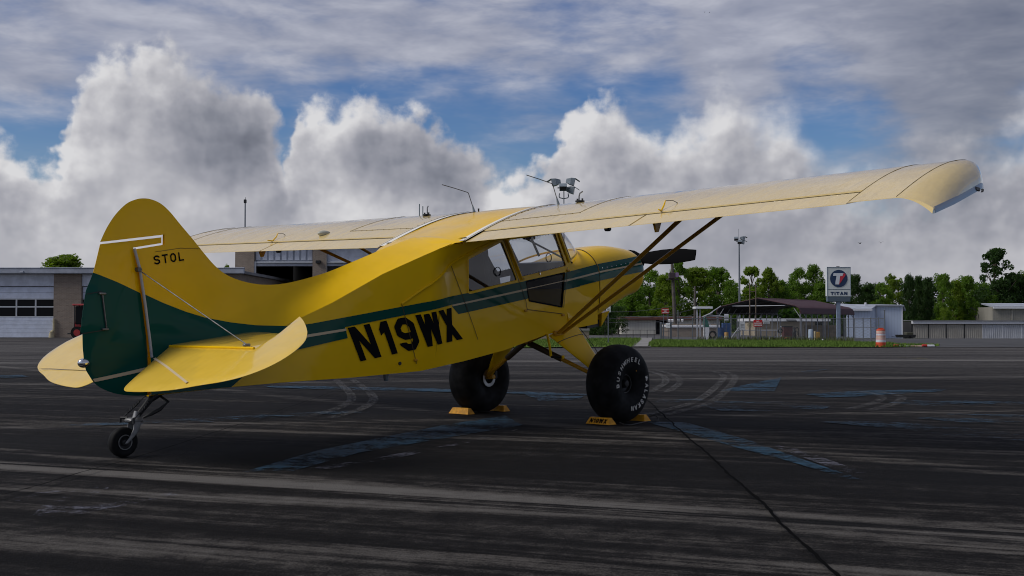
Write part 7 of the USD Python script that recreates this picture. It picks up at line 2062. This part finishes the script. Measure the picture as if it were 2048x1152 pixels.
def tree(kind, px, py_top, w_px, d, label, look="green", cat_="tree", group=None, yaw=None):
    """plants one tree; shapes are shared between trees of a kind, each turned and scaled on its own"""
    x = PX(px, d); z = float(T(x, d))
    h = PZ(py_top, d) - z; w = w_px * d / FPX
    k = (kind, look, len([1 for q in protos if q[0] == kind and q[1] == look]))
    same = [q for q in protos if q[0] == kind and q[1] == look]
    name = {"cone": "conifer", "bush": "bush"}.get(kind, "tree")
    if len(same) < 3:
        (lv_, lf_), wd = tree_meshes(100 + 17 * len(protos), 10.0, 7.0, SH[kind], {"open": 6500, "bush": 5000}.get(kind, 9500), 0.165)
        t = thing(name, label, cat_, (x, d, z), 0.0, group)
        rel = 1.0
        UsdGeom.Xformable(t).AddScaleOp().Set(Gf.Vec3f(w / 7.0, w / 7.0, h / 10.0))
        obj("crown", (lv_, lf_), LEAF[look], t)
        obj("trunk", wd, BARK, t, smooth=40)
        protos[k] = (t, w, h)
        return t
    src = protos[same[int(abs(px) * 7) % len(same)]][0]
    r = thing(name, label, cat_, (x, d, z), float((px * 37) % 360), group)
    UsdGeom.Xformable(r).AddScaleOp().Set(Gf.Vec3f(w / 7.0, w / 7.0, h / 10.0))
    for ch in src.GetChildren():
        c_ = stage.DefinePrim(r.GetPath().AppendChild(ch.GetName()))
        c_.GetReferences().AddInternalReference(ch.GetPath())
    return r


# near the lane on the left of the wood
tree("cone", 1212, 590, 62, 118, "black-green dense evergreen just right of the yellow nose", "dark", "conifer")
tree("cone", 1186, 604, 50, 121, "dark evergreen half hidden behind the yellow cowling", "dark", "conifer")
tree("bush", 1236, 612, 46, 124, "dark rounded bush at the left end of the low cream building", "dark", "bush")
tree("round", 1262, 566, 80, 150, "green tree just below and behind the propeller hub", "green")
tree("round", 1300, 541, 88, 158, "broad green tree framed between the two wing struts' lower ends", "green")
tree("tall", 1330, 552, 66, 152, "bright green tree left of the leaning utility pole", "bright")
tree("open", 1358, 523, 66, 156, "tall airy tree whose top shows just right of the leaning utility pole", "green")
tree("round", 1392, 536, 92, 158, "large bright green tree behind the shorter utility pole", "bright")
tree("round", 1436, 536, 88, 162, "broad mid-green tree left of the far lamp mast", "green")
tree("tall", 1464, 560, 60, 156, "dense green tree at the foot of the far lamp mast", "green")
tree("open", 1504, 534, 84, 166, "thin tree with an open sunlit crown above the twin brown poles", "bright")
tree("open", 1538, 537, 64, 168, "small open crowned tree right of the twin brown poles", "bright")
tree("tall", 1500, 578, 70, 160, "leafy green tree behind the left end of the maroon roof", "bright")
tree("round", 1560, 560, 76, 170, "mid-green tree above the ridge of the maroon roof", "green")
tree("round", 1594, 536, 66, 178, "dark green tree left of the pair nearest the TITAN sign", "green")
tree("open", 1628, 530, 62, 180, "tall airy dark tree close to the left of the TITAN sign", "green")
tree("tall", 1646, 566, 70, 176, "dense green tree directly behind the TITAN sign", "green")
tree("tall", 1710, 550, 52, 205, "narrow dark tree close to the right of the TITAN sign", "dark")
tree("round", 1735, 570, 66, 215, "low dark green tree above the left wing of the pale hangar", "dark")
tree("round", 1762, 566, 60, 235, "rounded green tree above the middle of the pale hangar", "green")
tree("open", 1786, 548, 64, 240, "yellow-green tree crown rising above the pale hangar's roof", "bright")
tree("tall", 1818, 552, 42, 228, "narrow dark pine-like tree behind the pale hangar's right corner", "dark")
tree("tall", 1838, 553, 34, 232, "slim dark tree in the dip right of the pale hangar", "dark")
tree("tall", 1856, 556, 38, 230, "dark slim tree above the first tan hangar door", "dark")
tree("round", 1886, 549, 60, 245, "rounded green tree above the second tan hangar door", "green")
tree("tall", 1912, 562, 52, 250, "green tree with a pointed top above the third tan hangar door", "bright")
tree("round", 1934, 553, 58, 250, "broad green tree left of the tallest tree", "green")
tree("open", 1990, 499, 108, 276, "tallest tree of the right wood, with wide open limbs", "dark")
tree("round", 1962, 566, 66, 262, "low green tree under the tallest tree's left limbs", "green")
tree("round", 2030, 546, 74, 280, "dark tree at the right edge of the picture behind the tan hangar", "dark")
tree("tall", 2000, 560, 80, 272, "dense dark tree under the tallest tree's right limbs", "dark")
tree("tall", 2062, 540, 70, 280, "tree cut by the right edge of the picture", "green")
tree("bush", 1888, 616, 26, 226, "small yellow-green shrub lit before the dark wood over the hangar row", "bright", "bush")
# second rank closing the wood
bl = [(1244, 590, 70, 165, "green"), (1282, 580, 84, 168, "dark"), (1345, 575, 90, 172, "dark"), (1410, 580, 90, 174, "dark"), (1450, 585, 80, 176, "green"), (1530, 584, 90, 182, "dark"), (1580, 580, 90, 188, "dark"), (1620, 582, 80, 190, "dark"), (1680, 580, 90, 226, "dark"), (1750, 582, 80, 250, "dark"), (1800, 576, 90, 252, "dark"), (1850, 578, 90, 256, "dark"), (1900, 580, 90, 258, "dark"), (1945, 580, 90, 258, "dark"), (2040, 575, 100, 284, "dark")]
where = ["behind the dark bush by the low cream building", "under the propeller blade's inner half", "at the foot of the leaning utility pole", "behind the shorter utility pole", "left of the far lamp mast's foot", "over the left slope of the maroon roof", "over the ridge of the maroon roof", "just left of the TITAN sign's lower half", "just right of the TITAN sign's lower half", "over the roof of the pale hangar's left part", "over the pale hangar's right end", "over the first tan hangar door", "over the third tan hangar door", "left of the tan hangar's roof end", "over the tan hangar's roof"]
for k, (px, py, w, d, lk) in enumerate(bl):
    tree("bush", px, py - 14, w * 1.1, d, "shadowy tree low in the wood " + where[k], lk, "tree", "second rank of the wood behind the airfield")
# left skyline
tree("open", 121, 510, 175, 150, "small airy tree showing above the flat roof at far left", "bright")
tree("round", 452, 531, 34, 150, "tree top peeping over the low roof right of the tail fin", "bright")
tree("round", 478, 533, 30, 155, "small tree top against the tall hangar's left edge", "green")
# undergrowth at the foot of the wood: one mass
r_ = np.random.default_rng(5)
uv_, uf_, kk = [], [], 0
for (xa, xb, d, hmax) in ((PX(930, 178), PX(1185, 178), 178.0, 5.6), (PX(1180, 160), PX(1660, 160), 160.0, 4.2), (PX(1660, 264), PX(2110, 264), 264.0, 7.0)):
    n = 9000
    x = r_.uniform(xa, xb, n); y = d + r_.uniform(-3, 6, n)
    top = hmax * (0.45 + 0.55 * meshkit.noise(np.column_stack([x * 0.35, y * 0.1, 0 * x]), 3))
    z = T(x, y) + top * r_.random(n)
    c = np.column_stack([x, y, z])
    nrm = r_.normal(size=(n, 3)); nrm /= np.linalg.norm(nrm, axis=1)[:, None]
    u = np.cross(nrm, r_.normal(size=(n, 3))); u /= np.linalg.norm(u, axis=1)[:, None]; v = np.cross(nrm, u)
    s = 0.42 * r_.uniform(0.6, 1.3, n)[:, None]
    uv_.append(np.stack([c - u * s, c - v * s * 0.6, c + u * s, c + v * s * 0.6], 1).reshape(-1, 3))
    i = np.arange(n)[:, None] * 4 + kk
    uf_.append(np.vstack([i + [0, 1, 2], i + [0, 2, 3]])); kk += 4 * n
obj("undergrowth", (np.vstack(uv_), np.vstack(uf_)), LEAF["dark"], label="dark tangled undergrowth along the foot of the wood", category="undergrowth", kind="stuff")
